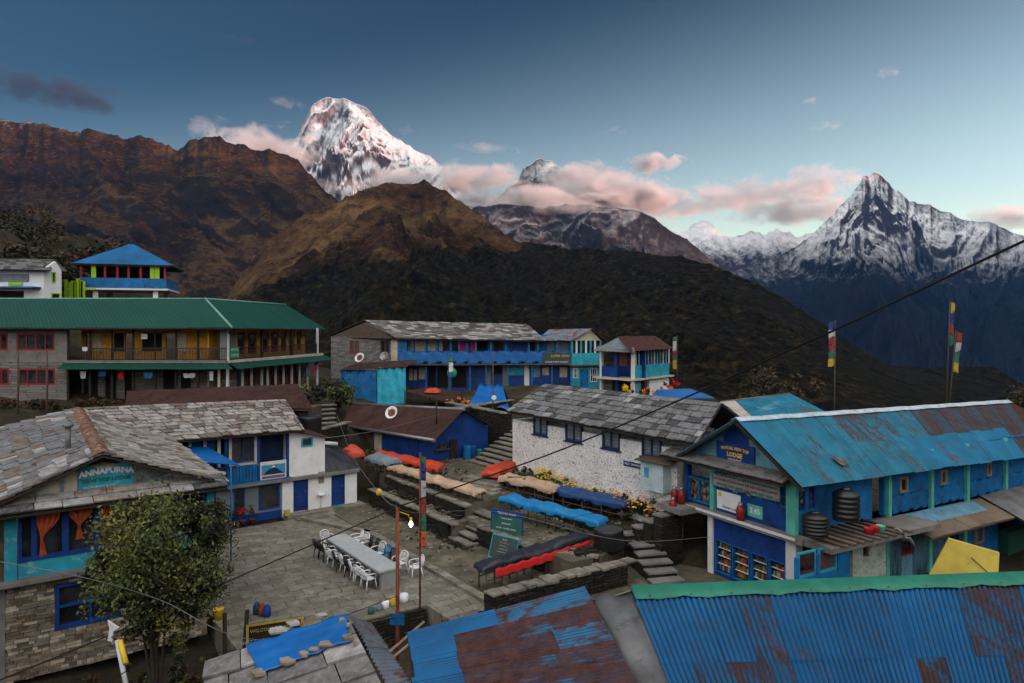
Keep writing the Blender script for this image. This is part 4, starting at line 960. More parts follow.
    # roof: two pitches with a rusty ridge cap
    FL, FR_ = V3(pf, -60, 531), V3(pf, 229, 484); FP = V3(pf, 103, 455); BP = V3(pbk, 77, 409); BR = V3(pbk, 173, 441); BL = V3(pbk, -70, 447)
    slate_roof('roof_slope', [FR_, BR, BP, FP], .36, .50, S_BROWN, R0, 5, wild=1.5, gap=.028, th=.05)
    slate_roof('roof_slope', [BL, FL, FP, BP], .46, .62, S_GREY[:1]+S_GREY[2:]+S_BROWN[2:3], R0, 6, wild=1.6, gap=.028, th=.05)
    m = MB(); d = (BP-FP); G = []; sd = W(1, 0, 0)
    for i in range(13):
        p = FP + d*(i/12) + Vector((0,0,.07)); G.append([p - sd*.27 + Vector((0,0,-.06)), p - sd*.12, p + Vector((0,0,.05)), p + sd*.12, p + sd*.27 + Vector((0,0,-.09))])
    m.grid(G, True, .01); m.build('ridge_cap', plain('rusty_ridge_sheet', (.13,.055,.028), .85, .7, 2.5, dirt=((.26,.23,.20), .50)), R0)
    m = MB(); m.slab([BL, BR, BR+Vector((0,0,-.05)), BL], .01)
    m = MB(); m.prism([PA.P(sL, e_z, -9.3), PA.P(.1, e_z, -9.3), PA.P(.1, e_z+.2, -9.3), PA.P(pk[0], pk[1]+.2, -9.3), PA.P(sL, e_z+1.0, -9.3)], PA.n*-.1); m.pbox(PA, sL, .1, zb, e_z, -9.4, -9.3); m.build('back_wall', m_greystone, R0)
    # flue
    c = FL.lerp(FP, .0); fs = V3(PA.off(-2.0), 68, 449); m = MB(); m.tube([fs-Vector((0,0,.25)), fs+Vector((0,0,.75))], .09, 10); m.lathe(fs+Vector((0,0,.72)), [(.10,0),(.17,.03),(.17,.10),(.02,.16)], 12)
    m.build('flue', m_grey_sheet, R0)
    return R0
gable_lodge()

# ---------------------------------------------------------------- blue balcony house and the white wash house beside the court
PB = Plane(W(16.8, 37.4), ANG_U)
def balcony_house():
    R0 = thing('balcony_house', 'two storey house with blue balcony and buff slate roof, joined to the white wash house', 'house', W(12, 39, 0))
    z2 = 2.1; sE = PB.s(289); sW = -14.0; ze = H-5.75
    e = PB.off(.55)
    EL, ER = V3(e, 120, 446), V3(e, 305, 430.5); rp = Plane(W(16.8, 41.6), ANG_U); RR, RL = V3(rp, 285.5, 400), V3(rp, 70, 409)
    slate_roof('roof', [EL, ER, RR, RL], .46, .58, S_BROWN, R0, 9, wild=1.5, gap=.035, th=.055)
    bk = Plane(W(16.8, 46.0), ANG_U); slate_roof('rear_roof', [bk.P(ER.dot(bk.d)-bk.o.dot(bk.d), H-5.6), bk.P(EL.dot(bk.d)-bk.o.dot(bk.d), H-5.6), RL, RR], .8, .8, S_BROWN[:2], R0, 10)
    # upper storey set back behind the balcony
    w1, w2 = PB.rect(229, 438, 257, 460), PB.rect(232, 439, 254, 454)
    k1 = -.9
    m = MB(); m.pbox(PB, sW, sE, z2, ze+.3, k1-.2, k1); m.build('upper_wall', m_navy, R0)
    m = MB(); m.pbox(PB, w1[0], w1[1], z2+.9, ze+.1, -.12, 0); m.build('cream_panel', m_cream, R0)
    window(PB, (w2[0], w2[1], z2+1.1, ze+.0), m_blue, R0, 2, 1, k=.02, fr=.07)
    for x in (190, 205, 219, 226, 258.5, 288): m = MB(); m.pbox(PB, PB.s(x)-.07, PB.s(x)+.07, z2, ze+.1, -.12, .03); m.build('balcony_post', m_blue if x > 220 else m_cream, R0)
    for x0, x1 in ((190, 204), (206, 218)): 
        m = MB(); m.pbox(PB, PB.s(x0)+.1, PB.s(x1)-.1, z2+.9, ze, -.16, -.10); m.build('shutter', m_blue, R0)
    m = MB(); s0, s1 = PB.s(180), PB.s(259); n = int((s1-s0)/.16)
    for i in range(n): a = s0+(s1-s0)*i/n; m.pbox(PB, a+.01, a+(s1-s0)/n-.01, z2+.05, z2+.85, -.04, .01 + .012*(i % 2))
    m.pbox(PB, s0, s1, z2+.85, z2+.93, -.06, .04); m.build('balcony_boards', m_blue_mid, R0)
    m = MB(); m.pbox(PB, PB.s(259), PB.s(287), z2+.05, z2+.85, -.06, -.02); m.pbox(PB, PB.s(259), PB.s(287), z2+.85, z2+.93, -.06, .02); m.build('balcony_rail', m_blue, R0)
    m = MB(); m.pbox(PB, sW, PB.s(357.5), z2-.16, z2, -1.0, .28); m.build('floor_slab', m_grey, R0)
    m = MB(); m.pbox(PB, sW, PB.s(290), z2-.02, z2+.04, .02, .25); m.build('ledge_paint', m_blue_mid, R0)
    # ground floor
    opd = [(PB.s(234), PB.s(245), .35, z2-.3), (PB.s(259), PB.s(280), .55, z2-.25)]
    m = MB(); wall_open(m, PB, PB.s(216), PB.s(282), -.2, z2-.16, -.25, -.05, opd); m.build('ground_wall', m_greyblue, R0)
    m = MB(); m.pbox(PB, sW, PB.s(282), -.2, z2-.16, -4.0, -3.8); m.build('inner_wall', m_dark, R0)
    window(PB, opd[1], m_blue, R0, 1, 1, k=-.06, fr=.09); window(PB, opd[0], m_blue, R0, 1, 1, k=-.06, fr=.07)
    m = MB(); m.pbox(PB, PB.s(216), PB.s(281), 0.0, .42, -.05, .02); m.build('blue_skirting', m_blue, R0)
    m = MB(); m.pbox(PB, PB.s(214), PB.s(281), -.3, .0+.02, -.02, .7); m.build('plinth', m_darkstone, R0)
    # white upper box with its little window
    a0 = PB.s(289); a1 = PB.s(324.6); r_ = PB.rect(301, 437.5, 312, 446)
    zl, zr = PB.hit(289, 431)[1], PB.hit(324.6, 437.5)[1]
    m = MB(); wall_open(m, PB, a0, a1, z2, (zl, zr), -2.6, .04, []); m.build('white_upper_wall', m_white, R0)
    window(PB, r_, m_cyan, R0, 1, 1, k=.07, fr=.07)
    q = [PB.P(a0-.5, zl+.16, .4), PB.P(a1+.25, zr+.02, .4), PB.P(a1+.25, zr+.05, -3.0), PB.P(a0-.5, zl+.22, -3.0)]
    m = MB(); m.slab(q, .04); m.build('lean_to_roof', m_rust_roof, R0)
    # white wash house
    b0, b1 = PB.s(282), PB.s(356.5); d1, d2 = PB.rect(293, 474, 308, 508), PB.rect(331, 468.5, 344.7, 505); ft = .18
    m = MB(); wall_open(m, PB, b0, b1, 0, z2-.16, -.25, .05, [(d1[0], d1[1], ft, 2.0-.12), (d2[0], d2[1], ft, 2.0-.12)]); m.pbox(PB, b1-.25, b1, 0, z2-.16, -4, -.25); m.build('white_lower_wall', m_white, R0)
    for d in (d1, d2): door(PB, (d[0], d[1], ft, 1.88), m_blue, R0, k=-.05)
    mr = PB.rect(318, 471.5, 323.5, 483); m = MB(); m.pbox(PB, mr[0], mr[1], mr[2], mr[3], .05, .08); m.build('mirror_frame', m_wood_pale, R0)
    sx = PB.s(320); m = MB(); m.lathe(PB.P(sx, .95, .25), [(.05,-.12),(.16,-.06),(.22,.05),(.20,.05),(.12,-.02)], 16); m.build('wash_basin', m_whitepl, R0)
    m = MB(); m.tube([PB.P(sx, .85, .18), PB.P(sx+.03, .55, .12), PB.P(sx-.02, ft, .12)], .025, 6); m.build('drain_pipe', m_whitepl, R0)
    m = MB(); m.pbox(PB, PB.s(283), PB.s(361), -.2, ft, -.3, .75); m.pbox(PB, PB.s(290), PB.s(328), -.2, .07, .75, 1.35); m.build('front_step', m_slab, R0)
    # black tarpaulin on the roof of the wash house, weighted by a white roll
    a, b = PB.s(325), PB.s(354); T = [PB.P(a, z2+.05, .1), PB.P(b+.35, z2+.02, .1), PB.P(b-.15, z2+1.05, -1.9), PB.P(a, z2+1.35, -1.9)]
    tarp('black_tarpaulin', T, m_tarp_black, None, R0, hang=.06, nx=20, ny=10, rumple=.03)
    m = MB(); m.tube([PB.P(a+.05, z2+1.42, -1.7), PB.P(b-.3, z2+1.2, -1.7)], .12, 8); m.build('white_roll', m_white_b, R0)
    m = MB()
    for f in (.35, .7): m.tube([T[0].lerp(T[1], f)+Vector((0,0,.06)), T[3].lerp(T[2], f)+Vector((0,0,.06))], .018, 5)
    m.build('batten', m_rustpole, R0)
    # painted banner on the rail
    br = PB.rect(260, 454.5, 286, 471); bn = MB(); bn.pbox(PB, br[0], br[1], z2+.03, z2+.98, .03, .05); o = bn.build('painted_banner', m_white_b, R0)
    s0, s1 = br[0], br[1]; ww = s1-s0; m = MB(); m.prism([PB.P(s0+.06, z2+.28, .055), PB.P(s1-.06, z2+.28, .055), PB.P(s1-.06, z2+.80, .055), PB.P(s0+.06, z2+.80, .055)], PB.n*.006); m.build('banner_sky', plain('banner_sky_blue', (.05,.25,.40)), o)
    m = MB(); pts = [(0,.3),(.10,.38),(.24,.52),(.36,.60),(.5,.78),(.6,.62),(.72,.54),(.86,.40),(1,.3)]
    m.prism([PB.P(s0+.12+(ww-.24)*a_, z2+b_, .063) for a_, b_ in pts], PB.n*.006); m.build('banner_peak', m_navy, o)
    m = MB(); m.prism([PB.P(s0+.12+(ww-.24)*a_, z2+b_, .071) for a_, b_ in ((.38,.60),(.5,.78),(.6,.62),(.5,.66))], PB.n*.005); m.build('banner_snow', m_white_b, o)
    m = MB(); m.pbox(PB, s0+.08, s1-.08, z2+.08, z2+.22, .051, .056); m.build('banner_line', m_lpink, o)
    # blue sheet canopy on the left
    q = [V3(PB.off(1.3), 204, 462), V3(PB.off(1.3), 240, 465), V3(PB.off(.1), 208, 447), V3(PB.off(.1), 187, 447)]
    m = MB(); m.slab(q, .04); m.build('blue_canopy', m_tarp_blue, R0)
    m = MB(); g0, g1 = PB.s(205), PB.s(236); m.pbox(PB, g0, g1, z2+.9, z2+.98, .1, .14); m.build('canopy_batten', m_blue, R0)
    return R0
balcony_house()

# ---------------------------------------------------------------- green roofed lodge
def green_lodge():
    R0 = thing('green_roof_lodge', 'long lodge under a green metal roof, ochre verandas and dark red windows', 'lodge', (-25, 54, 4.7))
    PL = Plane(at(227, 361, 52)[:2], 0.0); z1 = H-2.62; zg = H-5.75; ze = H-.28; xl = PL.s(-60)
    e2 = at(320, 353.5, 65); PR = Plane(PL.o[:2], math.atan2(e2.y-52, e2.x-PL.o.x)); LR = PR.s(321); kz = (H-2.62)
    # left wing: grey wall with red windows, then the recessed veranda
    xv = PL.s(67)
    wins = [PL.rect(16.5, 333, 54.5, 350.5), PL.rect(-22, 333, 8, 350.5)]; winl = [PL.rect(18, 368.5, 55, 385), PL.rect(-22, 368.5, 9, 385)]
    m = MB(); wall_open(m, PL, xl, xv, z1-.15, ze+.1, -.3, .0, wins); m.build('upper_wall', m_grey, R0)
    m = MB(); wall_open(m, PL, xl, xv, zg-2, z1-.15, -.3, -.01, winl); m.build('lower_wall', m_palestone, R0)
    for wdw in wins+winl: window(PL, wdw, m_redframe, R0, 4, 1, k=-.06, fr=.13)
    # veranda left wing
    m = MB(); wall_open(m, PL, xv, 0, z1, ze, -1.9, -1.75, [(PL.s(112), PL.s(122), z1, ze-.4), (PL.s(154), PL.s(164), z1, ze-.4), (PL.s(72), PL.s(78), z1, ze-.4)]); m.build('ochre_wall', m_yellow, R0)
    m = MB(); m.pbox(PL, xv, 0, zg-1, z1-.2, -1.9, -1.75); m.build('veranda_wall', m_palestone, R0)
    m = MB(); m.pbox(PL, xv, 0, z1-.2, z1, -1.9, .25); m.build('veranda_floor', m_grey, R0)
    for x0, x1 in ((80,88),(101,111),(130,150),(166,176)):
        m = MB(); m.pbox(PL, PL.s(x0), PL.s(x1), z1+.6, ze-.35, -1.74, -1.7); m.build('veranda_window', m_dark if x0 in (101,130) else m_cream, R0)
    for x0, x1 in ((70,84),(92,103),(112,122),(152,163),(170,180)):
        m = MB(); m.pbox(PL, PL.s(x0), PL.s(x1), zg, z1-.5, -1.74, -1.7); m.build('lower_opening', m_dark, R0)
    for x in (68, 90, 112, 133, 155, 176, 198, 219):
        m = MB(); m.pbox(PL, PL.s(x)-.06, PL.s(x)+.06, z1, ze, -.08, .02); m.build('upper_post', m_darkwood, R0)
        m = MB(); m.pbox(PL, PL.s(x)-.08, PL.s(x)+.08, zg-1, z1-.2, -.08, .04); m.build('lower_post', m_darkwood if x < 215 else m_cream, R0)
    m = MB(); m.pbox(PL, PL.s(218), PL.s(227), z1, ze, -1.7, -.0); m.build('corner_wall', m_grey, R0)
    m = MB(); n = 110
    for i in range(n): a = xv+(0-xv)*i/n; m.pbox(PL, a, a+.035, z1+.05, z1+.88, -.02, .01)
    m.pbox(PL, xv, 0, z1+.86, z1+.93, -.04, .03); m.pbox(PL, xv, 0, z1+.03, z1+.09, -.03, .02); m.build('railing', m_black, R0)
    q = [PL.P(xv-.2, z1-.62, .9), PL.P(.8, z1-.62, .9), PL.P(.0, z1-.16, .05), PL.P(xv-.2, z1-.16, .05)]
    corr_roof('skirt_roof', q, R0, m_green_roof, nsh=(6,1), pitch=.25, amp=.02, per=4)
    # right wing
    kR = lambda x: PR.s(x)
    m = MB(); wall_open(m, PR, 0, LR, z1, ze, -1.7, -1.55, []); m.build('ochre_wall', m_yellow, R0)
    m = MB(); m.pbox(PR, 0, LR, zg-1, z1-.2, -1.7, -1.55); m.build('veranda_wall', m_palestone, R0)
    m = MB(); m.pbox(PR, 0, LR, z1-.2, z1, -1.7, .25); m.build('veranda_floor', m_cream, R0)
    xs = [243, 253, 265, 277, 287, 295, 303, 310]
    for i, x in enumerate(xs):
        for lv in (0, 1):
            a = kR(x); z0_ = z1+.3 if lv else zg; m = MB(); m.pbox(PR, a, a+.9, z0_, (ze if lv else z1-.2)-.4, -1.54, -1.48); o = m.build('red_door', m_redframe, R0)
            m = MB(); m.pbox(PR, a+.13, a+.77, z0_+.35, (ze if lv else z1-.2)-.52, -1.48, -1.46); m.build('pane', m_glass, o)
            if lv: m = MB(); m.pbox(PR, a+1.0, a+1.35, z1, ze, -1.54, -1.45); m.build('pillar', m_yellow, R0)
    for x in (228, 262, 292, 317.5):
        a = kR(x); m = MB(); m.pbox(PR, a-.09, a+.09, z1, ze, -.1, .06); m.build('upper_post', m_white_b if x in (228, 317.5) else m_darkwood, R0)
        m = MB(); m.pbox(PR, a-.09, a+.09, zg-1, z1-.2, -.1, .04); m.build('lower_post', m_white_b if x in (228, 317.5) else m_cream, R0)
    for x in (243, 252, 268, 276, 284, 300, 308): a = kR(x); m = MB(); m.pbox(PR, a-.1, a+.1, zg-1, z1-.2, -.1, .0); m.build('lower_pillar', m_cream, R0)
    m = MB(); n = 90
    for i in range(n): a = .3+(LR-.3)*i/n; m.pbox(PR, a, a+.05, z1+.05, z1+.88, -.02, .01)
    m.pbox(PR, .3, LR, z1+.86, z1+.93, -.04, .03); m.pbox(PR, .3, LR, z1+.03, z1+.09, -.03, .02); m.build('railing', m_black, R0)
    q = [PR.P(0, z1-.64, .95), PR.P(LR+.6, z1-.64, .95), PR.P(LR+.3, z1-.16, .05), PR.P(-.0, z1-.16, .05)]
    corr_roof('skirt_roof', q, R0, m_green_roof, nsh=(6,1), pitch=.25, amp=.02, per=4)
    m = MB(); m.pbox(PR, 0, LR, zg-2, zg, -1.7, .3); m.build('foundation', m_palestone, R0)
    m = MB(); m.pbox(PR, LR-.2, LR, zg-1, ze, -7, -1.55); m.build('end_wall', m_palestone, R0)
    # main roof
    A0, A1 = at(-80, 327.5, 51.2), at(232, 328, 51.2); B0, B1 = at(-80, 298.5, 56.5), at(205, 299, 56.5); C1, D1 = at(286, 305, 64), at(325.5, 329, 66.5)
    corr_roof('roof', [A0, A1, B1, B0], R0, m_green_roof, nsh=(14,2), pitch=.3, amp=.014, per=4)
    corr_roof('roof', [A1, D1, C1, B1], R0, m_green_roof, nsh=(8,1), pitch=.3, amp=.014, per=4)
    E0, E1 = at(-80, 326, 62), Vector((-29, 62, ze)); K = Vector((-24.5, 70, ze-.1))
    m = MB(); m.face([B0, B1, E1, E0]); m.face([B1, C1, K, E1]); m.face([C1, D1, K]); m.build('rear_roof', m_green_roof, R0)
    m = MB(); m.tube([A1+Vector((0,0,.05)), B1+Vector((0,0,.06))], .09, 6); m.tube([B1+Vector((0,0,.03)), C1+Vector((0,0,.05))], .07, 6); m.tube([B0, B1+Vector((0,0,.03))], .07, 6); m.build('ridge_flashing', plain('pale_green_flashing', (.16,.32,.27)), R0)
    m = MB(); m.slab([A0-Vector((0,0,.12)), A1-Vector((0,0,.12)), Vector((PL.o.x, 54.3, ze)), Vector((PL.o.x+xl, 54.3, ze))], .05); m.build('soffit', m_darkwood, R0)
    m = MB(); m.tube([A0-Vector((0,.04,.06)), A1-Vector((0,.04,.06)), D1-Vector((0,.0,.06))], .06, 6); m.build('gutter', m_darkwood, R0)
    return R0, PL, PR, z1, ze, zg
GL, PLg, PRg, z1g, zeg, zgg = green_lodge()
def cloth(pl, s, z, w_, h, mat, label, k=.08, name='hanging_cloth', cat='laundry', group='washing hung on the lodges'):
    G = []; 
    for j in range(6):
        G.append([pl.P(s+w_*(i/7-.5)*(1-.12*j/5), z-h*j/5, k+.03*math.sin(i*1.7+j)+.02) for i in range(8)])
    m = MB(); m.grid(G, True, .01); return tag(m.build(name, mat), label, cat, group)
for (x, y, w_, h, mt, lb) in ((84,371,.45,.55,m_white_b,'white cloth on the line under the green lodge balcony'),(103,371,.6,.4,m_tarp_blue,'dark blue cloth on the line, between the white and red ones'),(121.5,372,.45,.55,m_red,'red shirt on the line under the green lodge balcony'),
    (149,372,.7,.45,m_tarp_sky,'bright blue cloth beside the red shirt'),(190,373,.95,.35,m_white_b,'wide white sheet under the green lodge balcony'),(212,371,.3,.7,m_whitepl,'narrow pale towel at the end of the washing line')):
    s, z = PLg.hit(x, y); cloth(PLg, s, z, w_, h, mt, lb)
for (x, y, w_, h, mt, lb) in ((307,366,.8,.9,m_greyblue,'grey cloth hanging on the lower right veranda'),(314.5,363,.5,.9,m_pink,'bright pink shirt hanging at the veranda end')):
    s, z = PRg.hit(x, y); cloth(PRg, s, z, w_, h, mt, lb)
def small_board(pl, r, mat, label, letters=None, lm=None, k=.06, size=.2, name='sign', cat='sign'):
    m = MB(); m.pbox(pl, r[0], r[1], r[2], r[3], k, k+.03); o = tag(m.build(name, mat), label, cat)
    if letters:
        for i, t in enumerate(letters): lettering(t, pl, (r[0]+r[1])/2, r[3]-(i+.6)*(r[3]-r[2])/(len(letters)+.2), size, lm, o, k+.034)
    return o
small_board(PLg, PLg.rect(142, 334, 148, 339), m_white_b, 'small white and red notice on the green lodge balcony', ['MENU'], m_red, k=.08, size=.14)
small_board(PLg, PLg.rect(83, 347, 88, 351), m_white_b, 'small white notice on the green lodge railing', k=.05)
r = PRg.rect(229.5, 351, 238, 359); small_board(PRg, (r[0], r[1], z1g+.1, z1g+1.0), m_green, 'green and white sign at the corner of the green lodge railing', ['HOTEL', 'LODGE'], m_white_b, k=.06, size=.3)

# thin poles in front of the green lodge
for i, x in enumerate((17, 46)):
    b = at(x, 412, 46); t = at(x+1, 351, 46); m = MB(); m.tube([(b.x, b.y, b.z-1.5), b.lerp(t, .5)+Vector((.06,0,0)), t], [.07, .06, .045], 6)
    tag(m.build('wooden_pole', m_wood), ('crooked wooden pole before the red windows, further from the veranda', 'crooked wooden pole before the red windows, nearer the veranda')[i], 'pole', 'poles before the green lodge')
# long brown roof between the lodges
q = [at(125, 406, 44), at(313, 409, 42.5), at(298, 384, 46.5), at(127, 391, 47)]
rt = thing('brown_roof_shed', 'long low shed with a brown metal roof behind the buff slates', 'shed', (q[0].x, 46, 4))
corr_roof('roof', q, rt, m_brown_roof, nsh=(10,1), pitch=.15, amp=.02, per=4); 
m = MB(); m.slab([p-Vector((0,0,.08)) for p in q], .05); a, b = q[0], q[1]; m.hexa([Vector((a.x+.4,a.y+.4,2)), Vector((b.x-.4,b.y+.4,2)), Vector((b.x-.4,b.y+3.4,2)), Vector((a.x+.4,a.y+3.0,2))], [Vector((a.x+.4,a.y+.4,a.z-.12)), Vector((b.x-.4,b.y+.4,b.z-.12)), Vector((b.x-.4,b.y+3.4,b.z-.12)), Vector((a.x+.4,a.y+3.0,a.z-.12))]); m.build('wall', m_wood, rt)
small = [at(300, 403, 45), at(314, 404, 44.5), at(306, 390, 47), at(292, 390, 47.5)]

# ---------------------------------------------------------------- blue topped pavilion and the white house on the slope
def pavilion():
    d = 76; R0 = thing('blue_pavilion', 'open viewing pavilion on white stilts with a blue pyramid roof', 'pavilion', at(124, 290, d))
    hw = 5.0; P = at(128, 267, d); cx = P.x; yy = d+3.5; ze = at(0, 264.5, d).z; zp = at(0, 246.5, d+3.5).z; zf = at(0, 288, d).z; zr = at(0, 278, d).z; hw = (at(169, 0, d).x-at(78, 0, d).x)/2; cx = (at(169,0,d).x+at(78,0,d).x)/2
    c = [Vector((cx-hw, d-.3, ze)), Vector((cx+hw, d-.3, ze)), Vector((cx+hw, d+2*hw*.8, ze)), Vector((cx-hw, d+2*hw*.8, ze))]; ap = Vector((cx, d+hw*.8, zp+.4))
    m = MB()
    for i in range(4): m.face([c[i], c[(i+1)%4], ap])
    m.build('roof', m_deepblue, R0); m = MB(); m.slab([p-Vector((0,0,.1)) for p in c], .08); m.lathe(ap-Vector((0,0,.1)), [(.25,0),(.1,.3),(.02,.5)], 8); m.build('roof_frame', m_darkwood, R0)
    x0, x1 = at(84, 0, d).x, at(163, 0, d).x; D = d+hw*1.5
    m = MB()
    for (a, b, e, f) in ((x0, d, x1, d+.12), (x1-.12, d, x1, D), (x0, d, x0+.12, D), (x0, D-.12, x1, D)): m.hexa([Vector((a,b,zf)),Vector((e,b,zf)),Vector((e,f,zf)),Vector((a,f,zf))],[Vector((a,b,zr)),Vector((e,b,zr)),Vector((e,f,zr)),Vector((a,f,zr))])
    m.build('parapet', m_blue_mid, R0)
    m = MB(); m.box(((x0+x1)/2, (d+D)/2, zf-.12), (x1-x0+.3, D-d+.3, .2)); m.build('floor', m_white_b, R0)
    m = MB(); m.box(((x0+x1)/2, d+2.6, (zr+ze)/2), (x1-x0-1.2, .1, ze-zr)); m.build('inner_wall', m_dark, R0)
    for i, x in enumerate((86, 97, 107, 118, 128, 139, 149.5, 154, 161)):
        X = at(x, 0, d).x; m = MB(); m.box((X, d+.1, (zr+ze)/2), (.22 if x not in (97, 149.5, 154) else .45, .14, ze-zr)); m.build('post', m_lime if x in (97, 149.5, 154) else m_redframe, R0)
    for x in (98, 152): 
        X = at(x, 0, d).x
        for Y in (d+.5, D-.6): m = MB(); m.box((X, Y, zf-1.8), (.5, .4, 3.2)); m.build('stilt', m_white, R0)
    m = MB(); 
    for i in range(4):
        for j in range(2): m.box((cx-hw*.3+1.6*i*.9, d+2.5, (zr+ze)/2+.25), (1.0, .06, .8))
    m.build('window', m_redframe, R0)
    R0.rotation_euler = (0, 0, R(17))
pavilion()
def slope_house():
    d = 70; R0 = thing('white_hillside_house', 'white house with grey slate roof beside the lime green fence', 'house', at(30, 292, d))
    PF = Plane((at(44, 0, d).x, d), 0.0); PG = Plane((at(44, 0, d).x, d), math.atan2(5.0, 2.9)); g1 = PG.s(61.5); xl = PF.s(-60); ze = at(0, 268, d).z; zb = at(0, 300, d).z; zm = at(0, 287, d).z
    m = MB(); m.pbox(PF, xl, 0, zb-1.5, ze, -.3, 0); m.build('front_wall', m_white, R0)
    m = MB(); m.pbox(PG, 0, g1, zb-1.5, ze-.1, -.3, 0); ap = PG.hit(55, 260.5); m.prism([PG.P(0, ze-.1, 0), PG.P(g1, ze-.1, 0), PG.P(g1*.62, ze+.75, 0)], PG.n*-.3); m.build('gable_wall', m_white, R0)
    wr = PG.rect(51.5, 272, 55.5, 282.5); window(PG, wr, m_lime, R0, 1, 1, k=.03, fr=.1); wr = PG.rect(51, 293, 60, 300); window(PG, wr, m_lime, R0, 1, 1, k=.03, fr=.1)
    q = [at(-60, 269.5, 69.3), at(50.5, 270.5, 69.3), at(54.5, 259.5, 74), at(-60, 258.5, 73)]; slate_roof('roof', q, .8, .8, S_GREY[:2], R0, 4)
    q2 = [PG.P(g1+.4, ze-.2, .3), Vector((PF.o.x+xl, 78, ze-.3)), q[3], q[2]]; m = MB(); m.slab(q2, .08); m.build('rear_roof', S_GREY[1], R0)
    m = MB(); s0 = PF.s(-60); m.pbox(PF, s0, -.3, zm-.15, zm, 0, 1.3); m.build('balcony', m_blue_mid, R0)
    m = MB(); m.pbox(PF, s0, -1.5, zm+.55, zm+1.3, 0.02, .1); m.build('rail_cloth', m_greyblue, R0)
    m = MB(); m.pbox(PF, s0, PF.s(24), zb-1, zm-.4, .02, .05); m.build('doorway', m_dark, R0)
    m = MB(); m.pbox(PF, PF.s(9), PF.s(23), zm+.15, zm+.5, .1, .14); m.build('lime_rail', m_lime, R0)
slope_house()
fr = thing('lime_fence', 'bright lime green board fence between the white house and the pavilion', 'fence', at(72, 292, 74))
for x, w_, y0 in ((62,.5,281),(65,.6,280.5),(70,.35,283),(73,.4,281.5),(75,.4,282),(78,.5,279.5),(81,.4,281),(83,.5,282)):
    a = at(x, y0, 74); m = MB(); m.box((a.x, a.y, a.z-1), (w_*.9, .06, 2.2)); m.build('board', m_lime, fr)
m = MB(); a, b = at(61, 289, 74), at(96, 293, 74.2); m.box(((a.x+b.x)/2, a.y+.08, a.z), (b.x-a.x, .06, .18)); m.build('rail', m_lime, fr)
